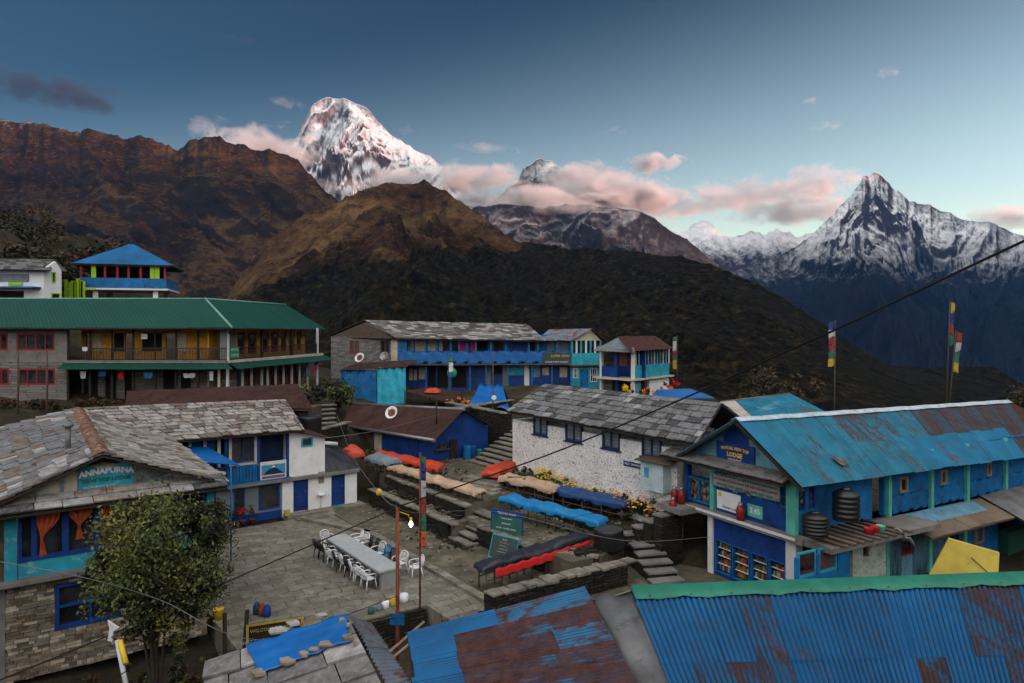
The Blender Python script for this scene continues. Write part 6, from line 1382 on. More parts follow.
# ---------------------------------------------------------------- lodge with the sky blue metal roof
def blue_roof_lodge():
    R0 = thing('blue_roof_lodge', 'two storey blue lodge with shop windows, yellow lettered gable board and patched sky blue roof', 'lodge', W(27, 17, 0))
    P = Plane(W(23.97, 18.2), R(-61)); sc = P.s(797); cn = P.P(sc, 0); S = Plane(cn[:2], R(29))
    s0 = P.s(686); zf = P.hit(712, 509)[1]; zb = -.2; ze = P.hit(760, 482)[1]; ze = zf+2.15
    LS = 22.0
    # lower storey
    sp = P.s(714)
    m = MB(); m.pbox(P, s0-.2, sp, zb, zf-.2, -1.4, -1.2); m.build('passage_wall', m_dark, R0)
    m = MB(); m.pbox(P, P.s(709), sp, zb, zf-.2, -.2, .08); m.build('white_post', m_white_b, R0)
    shops = []
    for x0, x1, y0, y1 in ((716.5,731,547,575),(733.5,749,552,580),(752,767,558,585),(770,785,564,590)):
        r = P.rect(x0, y0, x1, y1); shops.append((r[0]-.03, r[1]+.03, .2, 1.50))
    m = MB(); wall_open(m, P, sp, sc-.45, zb, zf-.2, -.25, 0, shops); m.build('shop_wall', m_blue, R0)
    for r in shops:
        m = MB(); f = .03; m.pbox(P, r[0], r[0]+f, r[2], r[3], -.1, .04); m.pbox(P, r[1]-f, r[1], r[2], r[3], -.1, .04); m.pbox(P, r[0]+f, r[1]-f, r[2], r[2]+f, -.1, .04); m.pbox(P, r[0]+f, r[1]-f, r[3]-f, r[3], -.1, .04); o = m.build('shop_window', m_blue_mid, R0)
        m = MB(); m.pbox(P, r[0], r[1], r[2], r[3], -.8, -.75); m.build('goods', m_goods, o)
        for k in range(1, 4): m = MB(); zz = r[2]+(r[3]-r[2])*k/4; m.pbox(P, r[0]+.02, r[1]-.02, zz-.015, zz+.015, -.5, -.1); m.build('shelf', m_white_b, o)
        rn = random.Random(int(r[0]*50)); gm = [plain('packet_red', (.20,.02,.02)), plain('packet_ochre', (.22,.13,.02)), plain('packet_green', (.02,.09,.05)), plain('packet_pale', (.28,.27,.24)), plain('packet_rust', (.22,.05,.02)), m_blackboard, plain('packet_plum', (.12,.03,.06))]; m = MB()
        for k in range(4):
            x = r[0]+.06
            while x < r[1]-.14:
                w_ = rn.uniform(.06, .13); h = rn.uniform(.10, .22); zz = r[2]+(r[3]-r[2])*k/4+.018+(.05 if k == 0 else 0); m.mi = rn.randrange(len(gm)); m.pbox(P, x, x+w_, zz, zz+h, -.3, -.16+rn.uniform(0, .05)); x += w_+.015
        q = m.build('packets', gm, o); q['kind'] = 'stuff'
    m = MB(); m.pbox(P, sc-.45, sc, zb, zf-.2, -.3, .06); m.build('corner_post', m_white_b, R0)
    m = MB(); m.pbox(P, sc-.44, sc-.01, zb, 1.0, .06, .075); m.build('post_paint', m_blue_mid, R0)
    m = MB(); m.pbox(P, s0-.3, sc+.5, zf-.2, zf, -3.6, .35); m.pbox(P, sc+.1, sc+1.6, zf-.199, zf-.003, -6.2, .25); m.build('floor_slab', m_grey, R0)
    m = MB(); m.pbox(P, s0-.3, sc+.2, zf-.1, zf-.0, .35, .38); m.build('slab_paint', m_white_b, R0)
    # upper storey front
    sm = P.s(711.5); wb = P.off(-.5)
    ops = []
    for x0, x1, y0, y1 in ((720,727.5,486,495.5),(730.5,737.5,488,498),(744,750,491.5,501),(754,761,494,504.5),(768,775,498,509),(780,786,500.5,511.5)):
        ops.append(P.rect(x0, y0, x1, y1))
    zw0 = zf+.88; zw1 = zf+1.30; ops = [(a, b, zw0, zw1) for a, b, _, _ in ops]
    m = MB(); wall_open(m, P, sm+.2, sc-.4, zf, ze+.1, -.25, -.06, ops); m.build('upper_wall', m_blue, R0)
    for i, r in enumerate(ops): window(P, r, m_blue_mid, R0, 1, 1, k=-.08, fr=.04, pm=(m_lpink, m_cream, m_cream, m_cyan, m_glass, m_glass)[i])
    m = MB(); m.pbox(P, sm, sm+.2, zf, ze, -.2, .1); m.build('mint_post', m_mint, R0)
    m = MB(); m.pbox(P, sc-.42, sc-.01, zf, ze, -.1, .08); m.build('mint_corner_post', m_mint, R0)
    m = MB(); m.pbox(P, s0, s0+.2, zf, ze+.1, -.15, .1); m.build('blue_post', m_blue, R0)
    r0, r1 = P.s(689), P.s(710.5); 
    for a, b in ((r0, (r0+r1)/2), ((r0+r1)/2, r1)):
        m = MB(); f = .05; m.pbox(P, a, a+f, zf+.12, zf+1.15, -.3, .05); m.pbox(P, b-f, b, zf+.12, zf+1.15, -.3, .05); m.pbox(P, a+f, b-f, zf+.12, zf+.2, -.3, .05); m.pbox(P, a+f, b-f, zf+1.07, zf+1.15, -.3, .05); o = m.build('display_case', m_blue_mid, R0)
        m = MB(); m.pbox(P, a+f, b-f, zf+.2, zf+1.07, -.1, -.06); m.build('goods', m_goods, o)
    m = MB(); m.pbox(P, s0-.2, sm, zf, ze, -3.5, -3.3); m.build('porch_wall', m_whitestone, R0)
    # long text banner under the eaves
    b0, b1 = P.s(714.5), P.s(783); n = 24; G = []
    zt0, zt1 = P.hit(714.5, 471.5)[1], P.hit(783, 484)[1]; hb = .66
    for j in range(5): G.append([P.P(b0+(b1-b0)*i/n, zt0+(zt1-zt0)*i/n - hb*j/4*(.8+.2*i/n), .14+.012*math.sin(i*.9)) for i in range(n+1)])
    m = MB(); m.grid(G, True, .008); bn = m.build('text_banner', plain('banner_cloth_white', (.50,.56,.54), .7, .1), R0)
    tr = plain('dull_red_lettering', (.30,.06,.05)); tg = plain('teal_lettering', (.04,.18,.16))
    sb = (b0+b1)/2; zz = (zt0+zt1)/2
    for k, (t, mt, sz) in enumerate((('WELCOME TO THE FISHTAIL VIEW TOP LODGE & RESTAURANT', tg, .135), ('HOT SHOWER  ATTACHED ROOM  WIFI  FREE CHARGING  LAUNDRY', tr, .125), ('BREAKFAST  LUNCH  DINNER  COLD DRINKS  FRESH COFFEE', tg, .125))):
        lettering(t, P, sb, zz-.12-.18*k, sz*.82, mt, bn, .165, spread=1.0, bold=.003)
    wr = (P.s(716.5), P.s(740)); m = MB(); m.pbox(P, wr[0], wr[1], zf+.12, zf+.86, -.04, -.02); wbd = m.build('white_board', m_whitepl, R0)
    lettering('Fishtail Lodge', P, (wr[0]+wr[1])/2+.1, zf+.24, .15, m_navy, wbd, -.015); m = MB(); m.pbox(P, wr[0]+.08, wr[0]+.24, zf+.62, zf+.78, -.018, -.012); m.build('emblem', m_yel, wbd)
    mr = (P.s(747), P.s(762)); m = MB(); m.pbox(P, mr[0], mr[1], zf+.18, zf+.66, -.04, -.02); q = m.build('number_board', m_mint, R0); lettering('3.45', P, (mr[0]+mr[1])/2, zf+.42, .30, m_white_b, q, -.015, bold=.01)
    # slate pent over the porch
    pr_l, pr_r = P.s(673), P.s(797); q = [P.P(pr_l, ze-.24, .75), P.P(pr_r, ze-.24, .75), P.P(pr_r, ze+.02, 0), P.P(pr_l, ze+.02, 0)]
    slate_roof('pent_roof', q, .9, .8, S_FADE[:1]+S_GREY[:1], R0, 41, th=.05)
    # gable
    ap = P.hit(735, 420); zg = ze-.02
    gl, gr = s0-.1, sc-.1
    m = MB(); m.prism([P.P(gl, zg, -.05), P.P(gr, zg, -.05), P.P(ap[0], ap[1]-.1, -.05)], P.n*-.15); m.build('gable_wall', m_blue_light, R0)
    zn = ap[1]; c0, c1 = P.s(723), P.s(748)
    hgt = lambda s: zg + (ap[1]-.15-zg)*(1-abs(s-ap[0])/((ap[0]-gl) if s < ap[0] else (gr-ap[0])))
    m = MB(); m.prism([P.P(c0, zg, -.03), P.P(c1, zg, -.03), P.P(c1, hgt(c1), -.03), P.P(ap[0], ap[1]-.15, -.03), P.P(c0, hgt(c0), -.03)], P.n*-.03); m.build('gable_centre', m_blue, R0)
    n0, n1 = P.s(717.5), P.s(755); z0 = P.hit(736, 466)[1]; z1 = P.hit(736, 443.5)[1]; m = MB(); m.pbox(P, n0, n1, z0, z1, .02, .06); nb = m.build('name_board', m_blue, R0); hh = z1-z0; sn = (n0+n1)/2
    lettering('FISHTAIL VIEW TOP', P, sn, z0+hh*.76, .165, m_yel, nb, .065, bold=.006, curve=.10); lettering('LODGE', P, sn, z0+hh*.48, .24, m_yel, nb, .065, bold=.010)
    lettering('& RESTAURANT', P, sn, z0+hh*.27, .10, m_white_b, nb, .065); lettering('TADAPANI', P, sn-.1, z0+hh*.12, .15, m_white_b, nb, .065, bold=.004)
    # roof
    pf = P.off(.75); A = V3(pf, 735, 418.5); EL = V3(pf, 672, 457); ER = V3(P.off(.75), 803, 488)
    so = S.off(.5); FE = V3(so, 1040, 454); d = S.d; RF = at(1008, 400.5, A.y + S.d.y*15.0)
    k = ((1008-CX)/F); t = (k*A.y - A.x)/(S.d.x - k*S.d.y); RF = Vector((A.x+S.d.x*t, A.y+S.d.y*t, 0)); RF.z = H-(400.5-CY)/F*RF.y
    tq = (((1046-CX)/F)*ER.y - ER.x)/(S.d.x-((1046-CX)/F)*S.d.y); FE = Vector((ER.x+S.d.x*tq, ER.y+S.d.y*tq, 0)); FE.z = H-(454-CY)/F*FE.y
    def pick(i, j):
        x = i/17
        if j == 1: return 1 if .29 < x < .42 else (3 if x > .56 else (0 if x > .02 else 2))
        return 3 if x > .90 else (2 if x > .46 else 0)
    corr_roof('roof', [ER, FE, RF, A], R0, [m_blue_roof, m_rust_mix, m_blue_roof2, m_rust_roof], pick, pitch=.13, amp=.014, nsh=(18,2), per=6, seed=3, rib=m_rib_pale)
    HE = RF + Vector((2.4, .6, -1.1)); corr_roof('roof_end', [FE, FE+W(3.5,1), HE, RF], R0, [m_rust_roof], None, nsh=(3,1), pitch=.13, amp=.014, per=5)
    BL = EL + S.d*t*1.0 + Vector((0,0,0)); m = MB(); m.slab([EL, BL, RF, A], .04); m.build('roof_far_slope', m_blue_roof, R0)
    m = MB(); n = 30; G = []
    for i in range(n+1): p = A.lerp(RF, i/n)+Vector((0,0,.05+.012*math.sin(i*2.1))); o_ = P.d; G.append([p - o_*.28 - Vector((0,0,.14)), p, p + o_*.24 - Vector((0,0,.13))])
    m.grid(G, True, .01); m.build('ridge_cap', plain('pale_ridge_sheet', (.42,.50,.56), .6, .3, 3.0, dirt=((.10,.22,.34), .56)), R0)
    m = MB(); m.slab([A-Vector((0,0,.10)), ER-Vector((0,0,.10)), ER-Vector((0,0,.10))+S.d*.12, A-Vector((0,0,.10))+S.d*.12], .1); m.slab([EL-Vector((0,0,.06)), A-Vector((0,0,.06)), A-Vector((0,0,.06))+S.d*.12, EL-Vector((0,0,.06))+S.d*.12], .1); m.build('verge_board', m_darkwood, R0)
    # torn flap on the roof
    fp = bilin([ER, FE, RF, A], .155, .30) + Vector((0,0,.08)); m = MB(); m.grid([[fp+S.d*(.5*i/4)+P.d*(.45*j/3)*.9+Vector((0,0,-.06*j+.05*math.sin(i+j))) for i in range(5)] for j in range(4)], True, .01); m.build('torn_flap', m_rusty_grey, R0)
    # side storeys: upper
    def sx(x): return S.s(x)
    zu = zf; ztop = ze+.25; Send = S.s(1060)
    near = sx(872)
    dr = (sx(874.5), sx(886), zu, zu+1.75); small = [(sx(902), sx(910), zu+.78, zu+1.42), (sx(943), sx(949), zu+.78, zu+1.42), (sx(989), sx(993.5), zu+.78, zu+1.42)]
    nw = [(sx(801), sx(807.5), zu+.85, zu+1.7), (sx(811), sx(817), zu+.85, zu+1.7)]
    m = MB(); wall_open(m, S, 0, Send, zu, ztop, -.3, -.1, nw+[dr]+small); m.build('side_upper_wall', m_blue_mid, R0)
    for r in nw: window(S, r, m_blue, R0, 1, 1, k=-.12, fr=.08, pm=m_goods)
    for r in small: window(S, r, m_wood_pale, R0, 1, 1, k=-.11, fr=.10)
    m = MB(); m.pbox(S, dr[0], dr[1], dr[2], dr[3], -.7, -.65); m.build('dark_doorway', m_navy, R0)
    for x in (888, 930.5, 966.5, 1005): m = MB(); a = sx(x); m.pbox(S, a, a+.2, zu-.2, ztop, -.1, .04); m.build('mint_post', m_mint, R0)
    for a_, b_ in ((893,930),(935,966),(971,1005),(1009,1050)):
        a, b = sx(a_)+.03, sx(b_)-.03; G = []
        for j in range(6): G.append([S.P(a+(b-a)*i/12, zu+.02+.72*j/5, -.08+.025*math.sin(i*1.9+j*1.1)+.02) for i in range(13)])
        m = MB(); m.grid(G, True, .01); m.build('plastic_sheet', m_tarp_blue if False else m_blue_mid, R0)
    # lower pent roofs along the side
    a0, a1 = sx(893), sx(984); q = [S.P(a0+.1, zu-.55, 1.5), S.P(a1, zu-.62, 1.35), S.P(a1-.0, zu-.12, .02), S.P(a0-.1, zu-.05, .02)]
    corr_roof('lower_roof', q, R0, [m_buff_sheet, m_blue_light], lambda i, j: 1 if (j == 1 and i < 6) else 0, nsh=(7,2), pitch=.13, amp=.012, per=5)
    m = MB(); m.slab([p-Vector((0,0,.05)) for p in q], .05); m.build('lower_roof_deck', m_wood, R0)
    a2 = sx(1050); q = [S.P(a1-.2, zu-.85, 2.1), S.P(a2, zu-.85, 2.4), S.P(a2, zu+.12, .0), S.P(a1-.3, zu+.02, .0)]; corr_roof('grey_pent_roof', q, R0, [m_grey_sheet], nsh=(5,1), pitch=.13, amp=.012, per=5); m = MB(); m.slab([p-Vector((0,0,.05)) for p in q], .05); m.build('grey_pent_deck', m_darkwood, R0)
    # side storeys: lower
    lw = [(sx(903), sx(914), .9, 1.95), (sx(952.5), sx(961.5), .1, 2.0), (sx(1001), sx(1022), -.1, 2.0)]
    m = MB(); wall_open(m, S, sx(850), Send, -.4, zu-.2, -.35, -.12, lw); m.build('side_lower_wall', m_blue_mid, R0)
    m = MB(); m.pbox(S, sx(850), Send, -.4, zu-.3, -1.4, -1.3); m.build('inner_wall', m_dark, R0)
    window(S, lw[0], m_redframe, R0, 1, 1, k=-.12, fr=.08)
    for a_, b_ in ((890.5,902.5),(914.5,929),(933.5,951)):
        a, b = sx(a_), sx(b_); G = [[S.P(a+(b-a)*i/22, -.1+(zu-.4+.1)*j/3, -.08+.03*math.sin(i*1.6)) for i in range(23)] for j in range(4)]; m = MB(); m.grid(G, True, .01); m.build('pale_sheet', m_blue_light, R0)
    a, b = sx(903), sx(914); m = MB(); m.pbox(S, a, b, -.1, .88, -.1, -.06); m.build('pale_sheet', m_blue_light, R0)
    for x in (886.5, 929.5, 964.5): m = MB(); a = sx(x); m.pbox(S, a, a+.22, -.2, zu-.3, -.1, .0); m.build('mint_lower_post', m_mint, R0)
    window(S, (sx(977), sx(986), .55, 1.75), m_wood_pale, R0, 1, 1, k=-.1, fr=.1, pm=m_cream); window(S, (sx(993), sx(998), 1.35, 2.0), m_wood_pale, R0, 1, 1, k=-.1, fr=.1)
    m = MB(); m.pbox(S, sx(1001), sx(1050), -.2, .9, -.1, .3); m.build('green_door', plain('dark_green_paint', (.008,.060,.040)), R0)
    # pale block-work panel with a small window, under the tank platform
    pb = S.off(.9); a, b = pb.s(853), pb.s(886); m = MB(); r = pb.rect(863, 546.5, 869, 557); wall_open(m, pb, a, b, -.3, zu-.25, -.2, 0, [r]); m.build('pale_block_wall', plain('pale_green_block_wall', (.30,.36,.31), .85, .3, 3.0, dirt=((.08,.09,.07), .55)), R0); window(pb, r, m_wood, R0, 1, 1, k=-.1, fr=.05)
    # curtained room round the corner below the tanks
    pc = S.off(1.35); a, b = pc.s(799), pc.s(850); r = pc.rect(799.5, 552, 817, 577); r2_ = pc.rect(820, 551, 838, 575); r2_ = (r2_[0], r2_[1], r[2], r[3]); m = MB(); wall_open(m, pc, a, b, -.3, zu-.2, -.2, 0, [r, r2_]); m.build('annex_wall', m_blue_mid, R0); window(pc, r, m_cyan, R0, 1, 1, k=-.08, fr=.07, pm=m_dullpink); window(pc, r2_, m_cyan, R0, 1, 1, k=-.08, fr=.07, pm=m_dullpink)
    G = [[pc.P(r[0]+.08+(r[1]-r[0]-.16)*i/30, r[2]+.25+(r[3]-r[2]-.3)*j/2, -.04+.02*math.sin(i*2.1)) for i in range(31)] for j in range(3)]; m = MB(); m.grid(G, True, .005); m.build('striped_curtain', m_dullpink, R0)
    # tank platform
    m = MB(); m.hexa([S.P(.05, zf-.2, 1.55), S.P(S.s(886), zf-.2, 1.55), S.P(S.s(886), zf-.2, -.1), S.P(.05, zf-.2, -.1)], [S.P(.05, zf+.0, 1.55), S.P(S.s(886), zf-.02, 1.55), S.P(S.s(886), zf-.02, -.1), S.P(.05, zf+.0, -.1)]); m.build('tank_platform', m_wood, R0)
    m = MB(); n = 9
    for i in range(n): a = .2+i*.45; m.tube([S.P(a, zf+.04, -.1), S.P(a+.05, zf+.05, 1.85)], .05, 6)
    o = m.build('platform_poles', m_wood, R0); o['kind'] = 'stuff'
    return P, S, zf, ze, sc
P_, S_, zf_, ze_, sc_ = blue_roof_lodge()
def tank(loc, r, h, label, group='black water tanks on the platform'):
    R0 = thing('water_tank', label, 'water tank', loc, 0, group); m = MB(); pr = [(r*.98, 0)]
    for i in range(19): pr.append((r*(1 if (i//2) % 2 else .93), h*.04+h*.72*i/18))
    pr += [(r*.93, h*.82), (r*.6, h*.92), (r*.32, h*.94)]; m.lathe(loc, pr, 24); m.build('body', m_black, R0); m = MB(); m.lathe(Vector(loc)+Vector((0,0,h*.93)), [(r*.36,0),(r*.36,h*.05),(r*.1,h*.09)], 16); m.build('lid', m_black, R0); return R0
tp = S_.off(.85); t1 = tp.P(tp.s(846), zf_+.08); t1.z += .50; tank(t1, .48, 1.15, 'larger black ribbed water tank on the platform, against the blue wall')
tp = S_.off(1.0); t2 = tp.P(tp.s(815), zf_-.05); t2.z += .38; tank(t2, .45, .82, 'lower black ribbed water tank on the platform, near the mint corner post')
# clutter by the tanks
tp = S_.off(1.3)
for x, mt, lb in ((868.5, m_red, 'red plastic bucket on the platform, nearer the black tanks'), (875, m_red, 'red plastic bucket next to the green one'), (880.5, m_mint, 'mint green bucket on the platform beside the red ones')):
    a = tp.P(tp.s(x), zf_+.02); m = MB(); m.lathe(a, [(.12,0),(.16,.26),(.17,.28),(.15,.28),(.11,.03)], 14); tag(m.build('bucket', mt), lb, 'bucket', 'buckets on the platform')
a = tp.P(tp.s(893), zf_+.05); m = MB(); G = [[a + S_.d*(.12*i) + Vector((0,0,.10*math.sin(i*1.1+j) - .09*i)) + S_.n*(.12*j) for i in range(8)] for j in range(4)]; m.grid(G, True, .01); tag(m.build('crumpled_sheet', m_white_b), 'crumpled white plastic sheet hanging off the platform end', 'plastic sheet')
# gas bottles
def gas(loc, label, s=1.0, group='red gas bottles on the veranda'):
    R0 = thing('gas_bottle', label, 'gas bottle', loc, 0, group); m = MB(); m.lathe(loc, [(.13*s,0),(.16*s,.04*s),(.165*s,.3*s),(.16*s,.46*s),(.12*s,.54*s),(.05*s,.58*s)], 16); m.build('body', m_gasred, R0)
    m = MB(); m.tube([Vector(loc)+Vector((0,0,.57*s)), Vector(loc)+Vector((0,0,.66*s))], .04*s, 8); m.lathe(Vector(loc)+Vector((0,0,.58*s)), [(.09*s,0),(.09*s,.10*s),(.08*s,.10*s),(.08*s,0)], 12, close=False); m.build('valve_guard', m_steel, R0)
pe = P_.off(.25); gas(pe.P(pe.s(740.5), zf_), 'red gas bottle standing alone on the shop veranda slab')
for x, k, dz, lb in ((674.5, .6, 0, 'red gas bottle at the end of the veranda, furthest from the display case'), (681.5, .5, .02, 'red gas bottle at the head of the cement stairs, next to the display case'), (673, 1.0, -.35, 'red gas bottle one step below the other two')):
    pe = P_.off(k); gas(pe.P(pe.s(x), zf_+dz), lb)
m = MB(); pe = P_.off(.7); c = pe.P(pe.s(677), zf_-.22); m.box(c+Vector((0,0,.08)), (1.5, 1.0, .24), R(-61)); struct(m.build('stair_head_landing', m_grey))
# roof behind the lodge
def rear_roof():
    R0 = thing('rear_blue_roof_house', 'house behind the ridge, sky blue roof with a whitish left end', 'house', at(770, 410, 41)); q = [at(735, 421, 36.5), at(830, 414, 40), at(790, 393.5, 43), at(720, 402, 40.5)]
    corr_roof('roof', q, R0, [m_blue_roof, plain('whitish_roof_sheet', (.40,.38,.34), .7, .3, 2.0)], lambda i, j: 1 if i < 1 else 0, nsh=(5,2), pitch=.15, amp=.015, per=5)
    m = MB(); m.slab([p-Vector((0,0,.08)) for p in q], .05); m.hexa([Vector((p.x, p.y, p.z-3.2)) for p in q], [p-Vector((0,0,.2)) for p in q]); m.build('wall', m_blue_light, R0)
    m = MB(); m.tube([q[3], q[2]], .06, 6); m.build('ridge_edge', m_buff_sheet, R0)
rear_roof()
# mustard board leaning behind the near roof
def board():
    pts = [at(949, 539, 16.2), at(999.5, 553.5, 15.9), at(998, 580, 15.7), at(926, 582, 16.0)]; R0 = thing('mustard_board', 'large mustard yellow board propped at an angle behind the green roof ridge', 'board', (pts[3].x, pts[3].y, pts[3].z))
    m = MB(); m.prism(pts, (0.02,.05,.02)); m.build('sheet', m_yelboard, R0); m = MB(); a = at(958, 566, 15.95); 
    m.tube([pts[0].lerp(pts[2], .45)-Vector((0,.02,0)), pts[2]-Vector((.05,.02,0))], .012, 5); m.build('crease', m_wood, R0)
    for p in (pts[2], pts[3]): m = MB(); m.tube([p+Vector((0,.1,0)), p+Vector((0,.1,-3.5))], .05, 6); m.build('prop', m_wood, R0)
board()

# ---------------------------------------------------------------- near roofs
def big_roof():
    R0 = thing('corrugated_roof_house', 'near house with a large deep blue corrugated roof and green ridge sheet', 'house', at(840, 690, 11)); A, B = at(631, 589.5, 12.0), at(1075, 573.5, 12.9); C, D = at(1120, 760, 9.3), at(700, 760, 9.0)
    u = (B-A).normalized()
    def pick(i, j):
        return 1 if (i, j) in ((2,0),(3,0),(3,1),(10,1),(11,1),(12,0),(1,0),(11,0),(8,0)) else 0
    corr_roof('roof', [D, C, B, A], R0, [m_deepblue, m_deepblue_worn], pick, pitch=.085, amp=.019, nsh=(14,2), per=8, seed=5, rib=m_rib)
    G = []; n = 60; dn = (D-A).normalized()
    for i in range(n+1):
        p = A.lerp(B, i/n) + Vector((0,0,.045)); w_ = .30+.02*math.sin(i*.8)+.012*math.sin(i*2.9); nn = Vector((0,-.35,.9)).normalized()
        G.append([p - dn*.18 + Vector((0,.05,-.12)), p - dn*.02 + Vector((0,0,.02)), p + dn*w_*.5 + nn*.012*math.sin(i*.6), p + dn*w_ + nn*(.008+.012*math.sin(i*1.3))])
    m = MB(); m.grid(G, True, .008); m.build('ridge_sheet', m_green_cap, R0)
    for i in range(12):
        p = A.lerp(B, .03+.085*i) + dn*.26 + Vector((0,-.02,.075)); m = MB(); m.lathe(p, [(.014,0),(.014,.012),(.004,.018)], 8, Vector((0,-.4,.9))); m.build('roof_bolt', m_rustpole, R0)
    E_, Fp = at(1090, 640, 16.5), at(640, 650, 16.0); m = MB(); m.slab([A, B, B+Vector((.6,3.2,-1.5)), A+Vector((-.3,3.2,-1.5))], .03); m.build('rear_slope', m_deepblue_worn, R0)
    m = MB(); m.hexa([Vector((A.x+.5, 9.0, 0)), Vector((B.x, 9.0, 0)), Vector((B.x, B.y+2.6, 0)), Vector((A.x+.5, A.y+2.6, 0))], [Vector((A.x+.5, 9.0, D.z-.4)), Vector((B.x, 9.0, D.z-.4)), Vector((B.x, B.y+2.4, A.z-1.7)), Vector((A.x+.5, A.y+2.4, A.z-1.7))]); m.build('wall', m_greystone, R0)
    # galvanised flashing that closes the gap to the rusty roof
    q = [at(592, 600, 12.6), at(631, 590, 12.05), at(712, 770, 8.9), at(650, 720, 9.7)]; G = []
    for j in range(13):
        t = j/12; row = []
        for i in range(9):
            s = i/8; p = bilin(q, s, t) if False else (q[0].lerp(q[1], s)).lerp(q[3].lerp(q[2], s), t); row.append(p + Vector((0,0,.05*math.sin(s*6)+.02*math.sin(t*17+s*3)-.0)))
        G.append(row)
    m = MB(); m.grid(G, True, .01); m.build('galvanised_flashing', m_grey_sheet, R0)
    m = MB(); m.tube([at(588, 601, 12.6), at(612, 597, 12.3), at(633, 590, 12.0)], .02, 5); m.build('edge_pipe', m_grey_sheet, R0)
big_roof()
def rusty_roof():
    R0 = thing('rusty_roof_house', 'near house with a low rust and blue patched corrugated roof', 'house', at(520, 690, 11.5)); RA, RB = at(585, 587, 13.0), at(655, 715, 9.4); EA, EB = at(407, 632.5, 13.4), at(421, 740, 10.0)
    def pick(i, j):
        if j == 0: return 2 if False else 0
        return 1
    m_plain = m_deepblue
    # sheets run from the ridge down to the eave on the left
    def pk(i, j): return {0: (0, 0, 0, 0, 0, 0), 1: (2, 1, 1, 1, 1, 1), 2: (3, 1, 1, 3, 1, 3), 3: (0, 1, 2, 3, 2, 4)}[j][i]
    def pk(i, j):                       # i runs along the ridge from far to near, j up the slope
        if i == 0: return 0 if j < 2 else 2
        if j == 0: return 0
        if i == 5 and j >= 2: return 4
        return ((1, 3, 1), (1, 1, 2), (1, 3, 3), (1, 2, 1), (1, 2, 4))[i-1][min(j-1, 2)]
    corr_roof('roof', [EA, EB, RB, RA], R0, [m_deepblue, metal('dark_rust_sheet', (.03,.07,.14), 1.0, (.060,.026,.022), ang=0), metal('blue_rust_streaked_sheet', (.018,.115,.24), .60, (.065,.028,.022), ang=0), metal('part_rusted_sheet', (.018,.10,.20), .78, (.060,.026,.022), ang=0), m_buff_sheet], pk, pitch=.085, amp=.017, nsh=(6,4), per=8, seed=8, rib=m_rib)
    m = MB(); m.slab([p-Vector((0,0,.06)) for p in (EA, EB, RB, RA)], .04); m.build('deck', m_darkwood, R0)
    m = MB(); m.hexa([Vector((EA.x+.3, EA.y-.3, -2.4)), Vector((EB.x+.3, EB.y, -2.4)), Vector((RB.x, RB.y, -2.4)), Vector((RA.x, RA.y-.3, -2.4))], [Vector((EA.x+.3, EA.y-.3, EA.z-.1)), Vector((EB.x+.3, EB.y, EB.z-.1)), Vector((RB.x, RB.y, RB.z-.12)), Vector((RA.x, RA.y-.3, RA.z-.12))]); m.build('wall', m_darkstone, R0)
rusty_roof()
